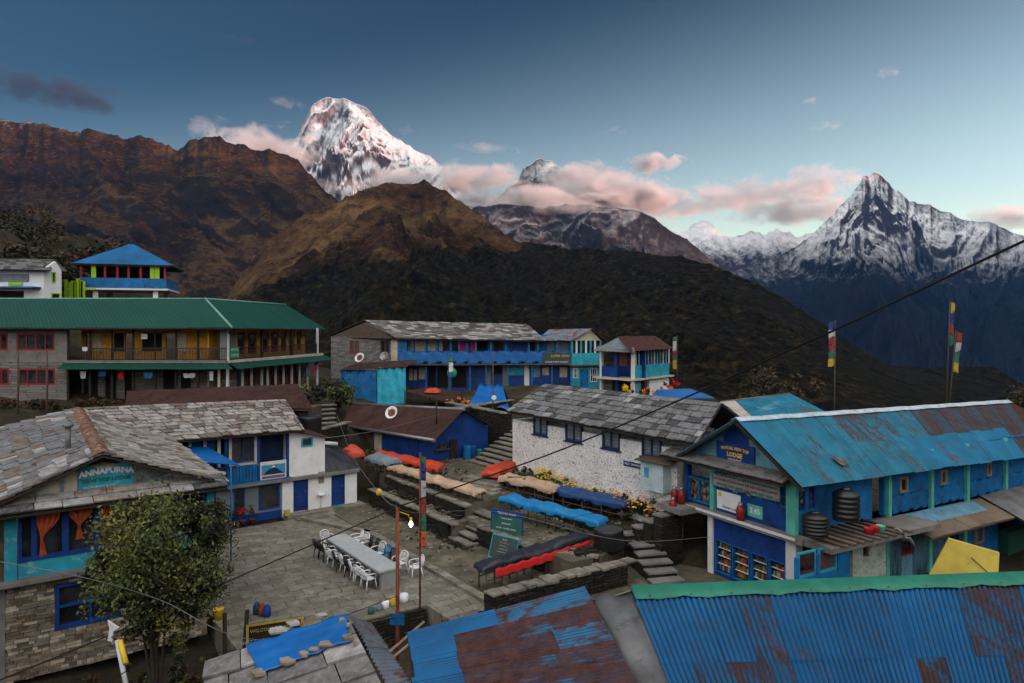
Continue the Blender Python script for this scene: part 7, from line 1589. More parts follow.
def tarp_roof():
    R0 = thing('slate_and_tarpaulin_house', 'near hut with big pale slates, blue tarpaulin under stones and zinc roof side', 'hut', at(300, 690, 12)); A, B = at(205, 663, 13.2), at(348, 617.5, 13.2); C, D = at(408, 735, 10.2), at(200, 790, 10.2)
    slate_roof('slate_slope', [D, C, B, A], .62, .75, [S_GREY[2], S_GREY[0], S_FADE[0], S_FADE[2]], R0, 51, th=.045, wild=2.0)
    z0 = at(352, 620, 13.1); z1 = at(364, 618, 13.2); z2 = at(440, 720, 10.3); z3 = at(408, 735, 10.2)
    corr_roof('zinc_side', [at(372, 624, 13.9), at(432, 715, 11.0), C+Vector((.05,0,.03)), B+Vector((.02,0,.05))], R0, [m_rusty_grey], nsh=(6,1), pitch=.12, amp=.016, per=6)
    n = ((B-A).cross(D-A)).normalized(); n = n if n.z > 0 else -n
    # tarpaulin with ragged edge
    q = [bilin([D, C, B, A], .335, .38), bilin([D, C, B, A], .985, .50), bilin([D, C, B, A], 1.0, .99), bilin([D, C, B, A], .36, .94)]
    RQ = [D, C, B, A]; prm = [find(RQ, *xy) for xy in ((260, 681), (353, 647), (349, 620), (250, 651))]
    G = []
    for j in range(21):
        row = []
        for i in range(41):
            s, t = i/40, j/20; w_ = .09*float(gnoise(np.array(s*9+3*t), np.array(1.7), 5))*(abs(t-.5)*2)**5; ss = s + .045*float(gnoise(np.array(t*6+2), np.array(s*2), 7))*(abs(s-.5)*2)**5; tt_ = t+w_; pa = [prm[0][k_]*(1-ss)*(1-tt_)+prm[1][k_]*ss*(1-tt_)+prm[2][k_]*ss*tt_+prm[3][k_]*(1-ss)*tt_ for k_ in (0, 1)]; p = bilin(RQ, pa[0], pa[1]) + n*.15; row.append(p + n*(.03*float(gnoise(np.array(s*5), np.array(t*4), 3)) + (.0)))
        G.append(row)
    m = MB(); m.grid(G, True, .01); m.build('blue_tarpaulin', m_tarp_blue, R0)
    rn = random.Random(9); k = 0
    for x, y, w_, h in ((345,627,.16,.12),(351,632,.10,.10),(353,643,.07,.14),(358,650,.07,.16),(351,645,.24,.14),(329,651,.42,.09),(308,661,.20,.11),(291,668,.42,.10),(262,680,.36,.12),(284,637,.55,.09),(297,630,.34,.07),(322,622,.30,.08),(318,656,.25,.06)):
        c = bilin(RQ, *find(RQ, x, y)) + n*.16; me = MB(); ra = [rn.uniform(.65, 1.25) for _ in range(8)]
        me.prism([(ra[i_]*math.cos(i_*.785), ra[i_]*math.sin(i_*.785), -.5) for i_ in range(8)], (rn.uniform(-.15, .15), rn.uniform(-.15, .15), .9)); o = me.build('holding_stone', plain('tan_river_stone', (.26,.21,.165), .85, .35, 3.0) if k not in (9, 10, 11) else S_FADE[2], None); o.data.transform(Matrix.Translation(c) @ Matrix.Rotation(rn.uniform(-.2,.3), 4, 'Z') @ Matrix.Diagonal((w_*.42, w_*.20+.04, h*.5, 1))); o.parent = R0; o.matrix_parent_inverse = parent_world(R0).inverted(); k += 1
    m = MB(); m.hexa([Vector((A.x+.3, 10.4, -2.4)), Vector((C.x+.2, 10.4, -2.4)), Vector((B.x, 13, -2.4)), Vector((A.x+.3, 13, -2.4))], [Vector((A.x+.3, 10.4, 3.6)), Vector((C.x+.2, 10.4, 3.8)), Vector((B.x, 13, B.z-.2)), Vector((A.x+.3, 13, A.z-.2))]); m.build('wall', m_darkstone, R0)
tarp_roof()
# ---------------------------------------------------------------- court furniture
def long_table():
    R0 = thing('long_table', 'long pale grey slab table on solid end walls in the paved court', 'table', W(12.55, 27.5, 0)); m = MB(); uvbox(m, 12.08, 13.05, 24.7, 30.2, .70, .77); m.build('table_top', plain('pale_table_top', (.36,.39,.40), .55, .12, 2.0, dirt=((.22,.24,.25), .6)), R0)
    for v in (24.75, 27.3, 29.9): m = MB(); uvbox(m, 12.2, 12.95, v, v+.18, 0, .70); m.build('support', plain('pale_block_support', (.25,.27,.26), .8, .2), R0)
    for u in (12.15, 12.93): m = MB(); uvbox(m, u, u+.05, 24.7, 30.15, .58, .70); m.build('apron', m_steel, R0)
long_table()
def chair_proto(mat, label, loc, rz, group):
    """moulded plastic armchair, facing +Y"""
    R0 = thing('plastic_chair', label, 'chair', (0,0,0), 0, group)
    m = MB(); m.grid([[(-.22+.44*i/6, -.20+.42*j/5, .43-.02*math.sin(math.pi*i/6)*math.sin(math.pi*j/5)) for i in range(7)] for j in range(6)], True, .02); m.build('seat', mat, R0)
    m = MB()
    for i in range(7):
        a = -.19+.38*i/6; m.tube([(a*.95, -.20, .44), (a, -.26, .62), (a*(1.0), -.30, .80-.05*abs(i-3)/3)], .014, 5)
    pts = [(-.22,-.20,.43), (-.235,-.26,.62), (-.20,-.30,.78), (-.10,-.315,.84), (0,-.32,.855), (.10,-.315,.84), (.20,-.30,.78), (.235,-.26,.62), (.22,-.20,.43)]; m.tube(pts, .024, 6); m.tube([(-.2,-.22,.50),(0,-.235,.49),(.2,-.22,.50)], .02, 6); m.build('backrest', mat, R0)
    for s in (-1, 1):
        m = MB(); m.tube([(s*.23,-.26,.64), (s*.27,-.1,.65), (s*.27,.12,.64), (s*.24,.20,.60), (s*.23,.21,.44)], .022, 6); m.build('armrest', mat, R0)
        for t in (-1, 1): m = MB(); m.tube([(s*.20, t*.18+.01, .43), (s*.25, t*.24, 0.0)], [.028, .018], 6); m.build('leg', mat, R0)
    R0.location = loc; R0.rotation_euler = (0, 0, rz); return R0
def fix(o): return o
g = 'chairs round the long table'; fU = ANG_U-math.pi/2; fD = ANG_U+math.pi/2
protos = {}
def chair(u, v, rz, kind, label):
    mt = {'white': m_whitepl, 'black': m_black, 'blue': m_tarp_sky}[kind]
    if kind not in protos: protos[kind] = chair_proto(mt, label, W(u, v, 0), rz, g)
    else: dup(protos[kind], W(u, v, 0), rz, label, g)
left = ['black','black','white','white','black','white','black','white','white','white']; rn = random.Random(3)
pw = ['at the wash house end', 'second from the far end', 'third from the far end', 'fourth from the far end', 'at the middle', 'just past the middle', 'fourth from the near end', 'third from the near end', 'second from the near end', 'at the near corner']
for i, kd in enumerate(left): chair(11.86+rn.uniform(-.06, .06), 30.0-i*.53, fU+rn.uniform(-.25, .25), kd, f'{kd} plastic chair on the lodge side of the long table, {pw[i]}')
right = ['white','white','black','black','white','blue','black','white','white']
rw = ['at the far end', 'second from the far end', 'third from the far end', 'fourth from the far end', 'at the middle', 'the only blue one', 'next to the blue chair', 'third from the near end', 'beside the flag pole']
for i, kd in enumerate(right):
    chair(13.45+rn.uniform(-.05, .1)+(.45 if i == 8 else (.2 if i == 7 else 0)), 30.0-i*.56-(.25 if i == 8 else 0), fD+rn.uniform(-.25, .3), kd, f'{kd} plastic chair on the yard side of the long table, {rw[i]}')
chair(12.45, 30.75, ANG_U+math.pi+.2, 'white', 'white plastic chair alone at the head of the long table')
# blue pole with a stone foot, black dish
b = W(*onz(231, 571, 0), 0); t = Vector((b.x, b.y, 0)); zt = H-(461-CY)/F*b.y
R0 = thing('blue_pole', 'slender bright blue pole holding up the blue canopy at the court edge', 'pole', b); m = MB(); m.tube([b+Vector((0,0,.3)), Vector((b.x, b.y, zt))], .035, 8); m.build('shaft', m_blue_mid, R0); m = MB(); m.lathe(b, [(.14,0),(.12,.3),(.1,.42)], 10); m.build('foot', m_grey, R0)
bd = at(218, 534, 26.5); R0 = thing('satellite_dish', 'black satellite dish beside the turquoise corner of the gabled lodge', 'satellite dish', (bd.x, bd.y, bd.z-.8)); m = MB(); a = Vector((.45,-.8,.35)).normalized()
m.lathe(bd, [(.02,-.10),(.26,-.07),(.38,.0),(.385,.02),(.25,-.05),(.02,-.08)], 22, a, close=False); m.build('reflector', m_black, R0); m = MB(); m.tube([bd-a*.1, (bd.x-.1, bd.y+.15, bd.z-.9), (bd.x-.1, bd.y+.15, 0)], .03, 6); m.build('mast', m_steel, R0)
m = MB(); m.lathe(bd+a*.3, [(.04,0),(.05,.12)], 8, a); m.tube([bd-Vector((0,0,.3)), bd+a*.3], .012, 5); m.build('receiver', m_whitepl, R0)
# red flowers in pots by the balcony house, table with things
for x, y, z, mt, lb in ((243,503,.55,m_red,'red flowering pot plant on the blue skirting of the balcony house'),(252,508,.45,m_leaf,'green pot plant next to the red flowering one'),(236,510,.3,m_leaf_brown,'dry pot plant at the left end of the blue skirting')):
    pB = PB.off(.35); c = pB.P(pB.s(x), .02); R0 = thing('potted_plant', lb, 'potted plant', c, 0, 'pot plants before the balcony house'); m = MB(); m.lathe(c, [(.11,0),(.15,.24),(.16,.26),(.13,.25)], 12); m.build('pot', m_rustpole, R0); m = MB(); foliage('leaves', c+Vector((0,0,.55+z*.5)), (.28,.28,.35), 260, m_leaf_dark, R0, 90+x, .05, mats=[m_leaf_dark, mt])
pB = PB.off(.5); c = pB.P(pB.s(287), .20); m = MB(); m.box(c+Vector((0,0,.14)), (.28,.24,.28), .5); tag(m.build('yellow_box', m_yelboard), 'small yellow green box on the step before the blue skirting', 'box')
pB = PB.off(.6); c = pB.P(pB.s(338), .20); m = MB(); m.box(c, (.55,.3,.03), ANG_U); tag(m.build('door_mat', m_green), 'green mat before the second blue door', 'mat')
# yellow tin hanging on the guy wire and stuff
def bench(a, b, z, w_, label):
    R0 = thing('bench', label, 'bench', W(*a, 0)); m = MB(); A, B = W(*a, z), W(*b, z); d = (B-A).normalized(); n = Vector((-d.y, d.x, 0)); m.slab([A-n*w_/2, B-n*w_/2, B+n*w_/2, A+n*w_/2], .05); m.build('seat', m_wood_pale, R0)
    for t in (.1, .9): p = A.lerp(B, t); m = MB(); m.box((p.x, p.y, z/2-.02), (.08, w_*.8, z-.05), math.atan2(d.y, d.x)); m.build('leg', m_wood, R0)
pB = PB.off(.95); a = pB.P(pB.s(248), 0); 
m = MB()
# rusty lamp pole, bulb, crossing cables
pb = at(397.5, 700, 20.5); pt = at(397.5, 507, 20.5)
R0 = thing('lamp_pole', 'rust red iron lamp pole with a blue plate, carrying the cables and a lit bulb', 'lamp pole', (pb.x, pb.y, -2)); m = MB(); m.tube([(pb.x, pb.y, -2.4), pt], .055, 10); m.build('shaft', m_rustpole, R0)
pl = Plane((pb.x, pb.y-.07), R(-8)); z = at(397, 618, 20.5).z; m = MB(); m.pbox(pl, -.22, .22, z-.17, z+.15, .0, .02); m.build('blue_plate', m_blue_mid, R0)
m = MB(); arm = at(409, 515, 20.5); m.tube([pt-Vector((0,0,.12)), arm, arm-Vector((0,0,.08))], .012, 5); m.build('arm', m_yel, R0); bc = at(411, 522, 20.5)
m = MB(); m.lathe(bc+Vector((0,0,.05)), [(.03,.08),(.04,.02),(.035,-.02)], 10); m.build('bulb_holder', m_yel, R0)
eb = N('lit_bulb').bsdf((1,1,1), .3, None, .3, 0, (1.0,.93,.82), 9.0); m = MB(); m.lathe(bc+Vector((0,0,-.03)), [(.02,.05),(.05,0),(.055,-.05),(.035,-.10),(.01,-.12)], 12); m.build('bulb', eb, R0)
for s in (-1, 1): m = MB(); m.tube([pt+Vector((s*.12,0,-.05)), pt+Vector((-s*.0,0,-.05))], .02, 6); m.build('insulator', m_black, R0)
wire('overhead_cable', [at(1080, 218, 9), at(1024, 241, 9.6), at(839, 328, 12), at(774, 357, 13.5), at(680, 400, 16), at(545, 456, 18.5), pt], .02, 'thick black cable crossing the view from the upper right to the lamp pole')
wire('overhead_cable', [pt, at(369, 520, 20.2), at(300, 550, 19.2), at(211, 589, 18), at(112, 634, 16.5), at(-10, 684, 15)], .018, 'black cable running from the lamp pole down past the tree')
wire('overhead_cable', [at(-10, 560, 14), at(85, 578, 15), at(160, 600, 16), at(260, 640, 17), pt-Vector((0,0,3.2))], .010, 'thin grey cable passing in front of the gabled lodge', m_steel)
wire('overhead_cable', [at(96, 690, 13), at(160, 657, 14.5), at(260, 645, 16), pt-Vector((0,0,2.6))], .010, 'thin cable low across the tree trunk')
wire('guy_wire', [at(337, 415, 44), at(352, 455, 38), at(381, 495, 26), pt], .014, 'pale guy wire from the stone gable steps down to the lamp pole', m_steel)
wire('guy_wire', [at(325, 438, 34), at(380, 430, 36), at(440, 414, 44)], .012, 'pale wire strung across the brown shed roof', m_steel)
wire('overhead_cable', [pt, at(420, 513, 22), at(500, 512, 26), at(620, 540, 26), at(710, 537, 27)], .008, 'thin wire from the lamp pole towards the cement stairs', m_steel)
wire('overhead_cable', [at(560, 520, 30), at(650, 500, 28), at(700, 478, 28), P_.P(P_.s(690), ze_-.1, .4)], .010, 'dark wire drooping to the porch of the blue roofed lodge')
y = at(379, 492, 30); m = MB(); m.lathe(y-Vector((0,0,.13)), [(.09,0),(.13,.06),(.13,.18),(.05,.26)], 12); tag(m.build('yellow_can', m_yel), 'yellow can hanging on the guy wire over the retaining wall', 'can')
# tall prayer flag in the court
prayer_flag(420, 455, 547, 608, 25.5, .19, [FL_G, FL_B, FL_B, FL_W, FL_W, FL_R, FL_R, FL_G, FL_G, FL_O, FL_O], 'tall prayer flag of blue, white, red, green and orange standing in the court', pm=m_rustpole)
prayer_flag(834, 322, 366, 425, 40, .36, [FL_B, FL_W, FL_R, FL_R, FL_G, FL_Y], 'prayer flag of blue, white, red and yellow rising behind the sky blue roof', side=-1, lean=1.5)
prayer_flag(946, 302, 346, 412, 47, .26, [FL_Y, FL_B, FL_R, FL_G], 'thin faded prayer flag, the taller of the two behind the far roof end', side=1, lean=4)
prayer_flag(948, 332, 372, 412, 46, .34, [FL_R, FL_W, FL_G, FL_Y], 'short prayer flag with a yellow tip leaning outward, behind the far roof end', side=1, lean=8)

# ---------------------------------------------------------------- market stalls under tarpaulins
def uvq(pts, z): return [W(a, b, z if not hasattr(z, '__len__') else z[i]) for i, (a, b) in enumerate(pts)]
def stall(pts, zt, zg, mat, label_s, label_t, seed, n=4, **kw):
    q = uvq(pts, zt); table_frame(q, zg, label_s, 'market stalls', n=n); q2 = [p+Vector((0,0,.09)) for p in q]; return tarp('tarpaulin', q2, mat, label_t, None, seed=seed, group='tarpaulins over the stalls', **kw)
stall([(18.75,37.3),(19.2,28.9),(20.0,28.9),(19.6,37.3)], 1.92, 1.44, m_tarp_tan, 'long trestle stall on the upper ledge under the peach cover', 'long pale peach tarpaulin over the stall above the retaining wall', 1, n=7, nx=70, ny=8, rumple=.06, hang=.12)
q = uvq([(18.4,39.6),(18.6,37.4),(19.8,37.6),(19.6,39.8)], 2.15); table_frame(q, 1.0, 'short trestle stall near the wash house under the grey cover', 'market stalls', n=3); tarp('tarpaulin', [p+Vector((0,0,.1)) for p in q], m_greyblue, 'pale grey tarpaulin over the short stall by the wash house', None, seed=4, nx=20, ny=8, group='tarpaulins over the stalls', hang=.15)
stall([(21.2,42.5),(21.5,38.2),(22.1,38.2),(21.9,42.5)] if False else [onz(373,455,2.05),onz(437,469,2.05),onz(444,465,2.05),onz(380,452,2.05)], 2.05, 1.45, m_tarp_orange, 'stall against the blue shed under the orange cover', 'long orange red tarpaulin beside the blue shed wall', 6, n=5, nx=46, ny=8, rumple=.07)
# loose orange bundle by the timber wall
bundle('orange_bundle', at(353, 456, 42), .75, .5, .62, m_tarp_orange, 'orange bundle piled at the dark timber wall of the shed', seed=4)
stall([(22.1,32.4),(21.4,31.4),(24.6,31.9),(24.8,33.2)] if False else [(21.75,31.9),(22.3,31.0),(25.0,32.4),(24.4,33.3)], 2.18, 1.48, m_tarp_orange, 'stall at the foot of the stone stairs under the bulky orange cover', 'bulky orange tarpaulin bundle at the foot of the stone stairs', 8, n=3, nx=26, ny=10, rumple=.13, hang=.22)
stall([(22.0,30.6),(22.5,26.6),(23.5,27.0),(23.0,31.0)], 2.05, 1.2, m_tarp_tan, 'stall between the orange and navy covers, with a flat peach cover', 'flat pale peach tarpaulin weighted with a plank, beside the navy one', 12, n=4, nx=34, ny=10, rumple=.05)
stall([(22.6,27.6),(23.3,22.6),(24.1,22.9),(23.5,27.9)], 1.98, 1.2, m_tarp_dark, 'stall below the marigold bank under the navy cover', 'navy blue tarpaulin on the stall below the marigolds', 15, n=5, nx=40, ny=8, rumple=.05)
stall([(20.0,27.8),(20.95,21.9),(21.75,22.1),(20.8,28.0)], 1.78, .9, m_tarp_sky, 'long stall behind the green notice board under the bright blue cover', 'long bright blue tarpaulin over the stall behind the green notice board', 18, n=6, nx=60, ny=8, rumple=.04)
pk = W(22.6, 29.4, 2.22); m = MB(); m.box(pk, (1.5, .10, .05), ANG_V+.7); m.box(pk+Vector((.5,.0,.03)), (1.3, .09, .05), ANG_V+1.9); tag(m.build('plank', m_wood), 'loose planks weighting the flat peach tarpaulin', 'plank')
# long black covered stall with a red hem
def black_stall():
    q = uvq([(15.1,22.0),(20.7,22.1),(20.8,22.85),(15.2,22.75)], (.92,1.12,1.12,.92)); R0 = table_frame(q, 0, 'long trestle stall in the yard under the charcoal cover with red hem', 'market stalls', n=8)
    q2 = [p+Vector((0,0,.10)) for p in q]; tarp('tarpaulin', q2, m_tarp_black, 'long charcoal tarpaulin with a bright red hem over the yard stall', None, seed=22, group='tarpaulins over the stalls', nx=60, ny=8, rumple=.05, hang=.12)
    G = []; n = 60
    for j in range(4): G.append([(lambda p: p + Vector((0, 0, -.10*j + .03*math.sin(i*.9)-(.02))) )(W(15.6+5.0*i/n, 21.93-.02*j, .90+.20*(i/n)+.03)) for i in range(n+1)])
    m = MB(); m.grid(G, True, .012); tag(m.build('red_cloth', m_red), 'red cloth strip hanging along the charcoal covered stall', 'cloth')
    for t in (.2, .45, .7): a, b = bilin(q2, t, 0), bilin(q2, t, 1); 
black_stall()
drum(W(20.9, 21.15, .88), .62, .85, m_black, 'large black ribbed tank lying beside the cement stairs', ribs=3, name='water_tank', cat='water tank')
def notice(pl, s0, s1, z0, z1, tilt, mat, fm, lines, lm, label, head=None, size=.1):
    R0 = thing('notice_board', label, 'notice board', pl.P(s0, 0)); 
    def place(o): return o
    m = MB(); B = MB(); th = .04; n = pl.n
    def Q(s, z, k): f = (z-z0)/(z1-z0); return pl.P(s, z, k - tilt*f)
    m.hexa([Q(s0,z0,0), Q(s1,z0,0), Q(s1,z0,-th), Q(s0,z0,-th)], [Q(s0,z1,0), Q(s1,z1,0), Q(s1,z1,-th), Q(s0,z1,-th)]); m.build('panel', mat, R0)
    for a, b, c, d in ((s0-.03,s1+.03,z1,z1+.04),(s0-.03,s1+.03,z0-.04,z0),(s0-.04,s0,z0,z1),(s1,s1+.04,z0,z1)):
        m = MB(); m.hexa([Q(a,c,.012), Q(b,c,.012), Q(b,c,-th-.01), Q(a,c,-th-.01)], [Q(a,d,.012), Q(b,d,.012), Q(b,d,-th-.01), Q(a,d,-th-.01)]); m.build('frame', fm, R0)
    if head: m = MB(); zh = z1-.22; m.hexa([Q(s0+.01,zh,.008), Q(s1-.01,zh,.008), Q(s1-.01,zh,0), Q(s0+.01,zh,0)], [Q(s0+.01,z1-.01,.008), Q(s1-.01,z1-.01,.008), Q(s1-.01,z1-.01,0), Q(s0+.01,z1-.01,0)]); m.build('header', head, R0)
    for i, t in enumerate(lines): z = z1-.11-i*(z1-z0-.12)/max(len(lines), 1); f = (z-z0)/(z1-z0); lettering(t, pl, (s0+s1)/2, z, size if i else size*1.5, lm, R0, .014-tilt*f+.004)
    for s in (s0+.06, s1-.06): m = MB(); m.tube([Q(s,z0,-th-.02), pl.P(s, -.02 if z0 < .3 else z0-.5, -th-.02 if z0 < .3 else -th)], .02, 5); m.build('leg', m_wood, R0)
    return R0
pn = Plane(W(18.05, 27.4), ANG_V+math.pi+.35); a, b = pn.s(491), pn.s(521.5)
notice(pn, a, b, .85, 1.85, .08, m_greenboard, m_tarp_dark, ['TIBETAN SHOP', 'HANDICRAFT', 'JEWELLERY', 'SHAWL  PRAYER WHEEL'], m_white_b, 'green chalk notice board with a blue lettered header, before the bright blue stall', m_blue, .10)
pn = Plane(W(17.3, 26.3), ANG_V+math.pi+.25); a, b = pn.s(489), pn.s(514)
notice(pn, a, b, .18, 1.05, .30, m_blackboard, m_cyan, ['MENU', 'TEA  COFFEE  30', 'APPLE PIE  150', 'DAL BHAT  300', 'NOODLE SOUP  180', 'FRIED RICE  220'], m_cream, 'dark menu board with a pale blue frame leaning below the green notice board', None, .07)
# paint tins and yellow bins on the wall
k = 0
for x, y, r, h, mt, lb in ((371,613.5,.15,.24,m_greenboard,'dark green tin at the left end of the tin row on the rubble wall'),(379,610.5,.15,.26,m_greyblue,'grey blue tin, second in the row on the rubble wall'),(385.5,608,.17,.30,m_whitepl,'white tin with a reddish rim on the rubble wall'),(392.5,605.5,.19,.36,m_yelboard,'mustard yellow tin, the tallest in the row behind the lamp pole'),(404,601.5,.20,.34,m_whitepl,'round white bucket at the right end of the row on the rubble wall')):
    u, v = onz(x, y, 0); c = W(u, v, 0.0); r *= .8; h *= .8; m = MB(); m.lathe(c, [(r*.9,0),(r,.03),(r,h),(r*.92,h),(r*.88,h*.8)], 14); tag(m.build('paint_tin', mt), lb, 'tin', 'tins along the court edge'); k += 1
u, v = onz(218, 619, 0); c = W(u, v, 0); m = MB(); m.lathe(c, [(.15,0),(.19,.34),(.20,.36),(.16,.35)], 14); tag(m.build('yellow_bin', m_yel), 'yellow bucket on the paving beside the leafy tree', 'bucket')
# yellow bordered board on a timber rack behind the near hut
def rack():
    pr = Plane(at(246, 640, 19.6)[:2], ANG_U-.25); L = pr.s(303); z0 = at(275, 650, 19.6).z-.3; z1 = at(275, 618.5, 20).z
    R0 = thing('menu_rack', 'black board with a yellow border and yellow lettering on a dark timber rack', 'board', (pr.o.x, pr.o.y, 0)); m = MB(); m.pbox(pr, 0, L, z0-.5, z1, 0, .04); m.build('panel', m_blackboard if False else m_darkwood, R0)
    for r in ((0, L, z1-.06, z1), (0, .07, z0-.5, z1-.06), (L-.07, L, z0-.5, z1-.06)): m = MB(); m.pbox(pr, *r, .04, .06); m.build('yellow_border', m_yelboard, R0)
    lettering('WELCOME TO ALL TREKKERS', pr, L*.63, z1-.20, .13, m_yelboard, R0, .065); lettering('HOT SHOWER  ROOM', pr, L*.4, z1-.5, .15, m_cream, R0, .065); lettering('FOOD  DRINKS', pr, L*.34, z1-.80, .17, m_yelboard, R0, .065)
    for s, l in ((-.25, .3), (-.55, 0)): m = MB(); m.tube([pr.P(s, -1.5, -.1), pr.P(s+l, z1+.25, -.4)], .06, 6); m.build('post', m_darkwood, R0)
    for z in (z0, z0-.5): m = MB(); m.tube([pr.P(-.7, z, -.15), pr.P(.3, z+.1, -.1)], .045, 6); m.build('rail', m_wood, R0)
rack()
for x, y, mt, lb in ((257,611,m_navy,'dark blue jar standing on the paving behind the yellow bordered board'),(262,612.5,m_rustpole,'brown jar beside the dark blue one'),(267,613.5,m_blue,'small blue jar at the end of the three')):
    u, v = onz(x, y+3, 0); c = W(u, v, 0); m = MB(); m.lathe(c, [(.12,0),(.14,.05),(.14,.3),(.08,.36),(.08,.4)], 12); tag(m.build('jar', mt), lb, 'jar', 'jars behind the board')
# timber leaning against the rubble wall, lower yard
for i, (a_, b_) in enumerate(((at(386, 655, 20), at(424, 622, 21.5)), (at(390, 660, 20), at(422, 634, 21)))): m = MB(); m.tube([a_, b_], .045, 6); tag(m.build('leaning_plank', m_wood_pale), ('long pale pole leaning across the rubble wall', 'shorter pale pole under the long leaning one')[i], 'plank')
# white and yellow signpost in the tree
R0 = thing('direction_post', 'tilted white and yellow painted post with a small arrow head by the leafy tree', 'post', at(130, 690, 15)); m = MB(); a, b = at(128, 695, 15), at(117, 640, 15.3); m.tube([a, b], .05, 6); m.build('post', m_white_b, R0); m = MB(); m.tube([at(126, 664, 14.9), at(120, 641, 15.2)], .06, 6); m.build('yellow_band', m_yel, R0)
m = MB(); c = at(112, 627, 15.2); m.prism([c+Vector((-.10,0,.14)), c+Vector((.14,0,-.02)), c+Vector((.02,0,-.10)), c+Vector((.0,0,-.32)), c+Vector((-.10,0,-.30)), c+Vector((-.06,0,-.04))], (0,.04,0)); m.build('white_arrow', m_white_b, R0); m = MB(); m.tube([b, c-Vector((0,0,.2))], .025, 6); m.build('stay', m_wood, R0)
# ---------------------------------------------------------------- trees and plants
tb = at(158, 700, 18.2); tree('leafy_tree', (tb.x, tb.y, gz(tb.x, tb.y)-.1 if False else -.2), 6.2, (1.85, 1.6, 1.85), 'leafy olive green tree with yellowing leaves in front of the gabled lodge', n=24000, seed=5, leaf=.062, stems=8, thin=.5, mats=[m_leaf, m_leaf_dark, m_leaf, m_leaf_dark, m_leaf, leafmat('yellowing_leaves', (.10,.095,.02), (.24,.20,.04))], cz=.70, per=330)
_t = [o for o in COL.objects if o.name.startswith('leafy_tree')][0]
for i, (px, py, d, rad_, n_) in enumerate(((112,572,18.0,(.8,.8,.55),4200),(205,520,18.6,(.75,.7,.6),3600),(135,512,18.4,(.6,.6,.5),2600),(190,598,18.0,(.7,.6,.5),2600),(150,622,17.8,(.6,.5,.7),2000),(178,640,17.9,(.45,.4,.6),1100),(128,600,17.9,(.5,.4,.4),1300))):
    foliage('crown', at(px, py, d), rad_, n_, m_leaf, _t, 300+i, .062, mats=[m_leaf, m_leaf_dark, m_leaf_dark], per=220)
rn = random.Random(11)
# bushy slope trees behind the white house and pavilion
k = 0
for (px, py, d, h, r, mt) in [(-20,262,88,9,4,0),(5,252,96,10,4.5,1),(25,262,84,7,3.6,0),(40,248,100,10,4.5,0),(58,262,92,8,3.5,1),(70,270,88,6,3,0),(15,238,118,12,5,0),(50,240,120,10,5,1),(-10,232,125,13,6,0),(75,262,105,7,3.5,0),(30,228,135,11,5.5,1),(-35,240,110,12,5,0),(62,250,130,8,4,0)]:
    b = at(px, py, d); z = b.z-h*.62; bare = k % 3 == 2
    tree('slope_tree', (b.x, b.y, z), h, (r, r, h*.36), ('dark bushy tree on the slope behind the white hillside house', 'brownish thin tree on the slope behind the white hillside house')[mt], n=1500 if not mt else 800, seed=30+k, leaf=.34, group='trees on the slope', stems=3, mats=[m_leaf_dark, m_leaf_dark, m_leaf_brown] if not mt else [m_leaf_brown, m_leaf_brown, m_leaf_dark]); k += 1
# low trees near the ridge line behind the roofs
for px, py, d, h, r, lb in ((775,396,46,4,3.4,'round brownish tree crown above the rear blue roof'),(1028,408,60,5,3.5,'dark tree at the end of the rusty roof'),(622,395,74,3,2,'dark shrub beside the rust roofed tower'),(338,394,56,2.5,1.6,'green shrub at the steps by the green lodge'),(311,393,52,1.6,1.4,'low green shrub at the green lodge veranda end')):
    b = at(px, py, d); tree('shrub' if h < 4 else 'tree', (b.x, b.y, b.z-h*.6), h, (r, r, h*.42), lb, n=1700, seed=int(px), leaf=.16, stems=3, mats=[m_leaf_dark, m_leaf_brown] if px > 600 else [m_leaf_dark, m_leaf])
# orange flowers in the lodge yard, tower yard flowers
for x, y, d, mt, lb in ((455,402,58,m_petal_o,'orange flowering bush before the blue lodge, wider one'),(466,405,57,m_petal_o,'orange flowering bush nearest the blue tent'),(448,404,58.5,m_petal_o,'orange flowering bush nearest the dark shelter'),(628,389,60,m_petal_y,'yellow flowers under the tower porch'),(648,391,58,m_petal_o,'orange flowers along the turquoise base of the tower'),(668,391,60,m_petal_o,'orange flowers along the white base of the tower'),(672,384,63,m_red,'red cloth coloured flowers at the tower corner')):
    b = at(x, y, d); R0 = thing('flower_bush', lb, 'plant', (b.x, b.y, b.z-.5)); foliage('leaves', b, (.9,.6,.45), 500, m_leaf_dark, R0, int(x*3), .10, mats=[m_leaf_dark, mt, mt])
bundle('orange_bundle', at(433, 392.5, 61), .75, .45, .40, m_tarp_orange, 'orange cover lying on the dark shelter roof', seed=7)
# weeds along walls and in the lower yard
def weeds(c, rad, n, seed, leaf=.07, ms=None): o = foliage('undergrowth', c, rad, n, m_leaf_dark, None, seed, leaf, mats=ms or [m_leaf_dark, m_leaf, m_leaf_brown]); tag(o, kind='stuff')
b = at(120, 690, 19.5); weeds((b.x, b.y, .1), (3.0, 2.0, .35), 2500, 61)
b = at(200, 640, 21); weeds((b.x, b.y, -.2), (1.6, 1.2, .3), 1500, 62)
weeds(W(26, 46, 3.2), (4, 4, .6), 3000, 63, .12); weeds(W(21, 44.5, 1.4), (2.5, 1.5, .5), 1500, 64, .09)
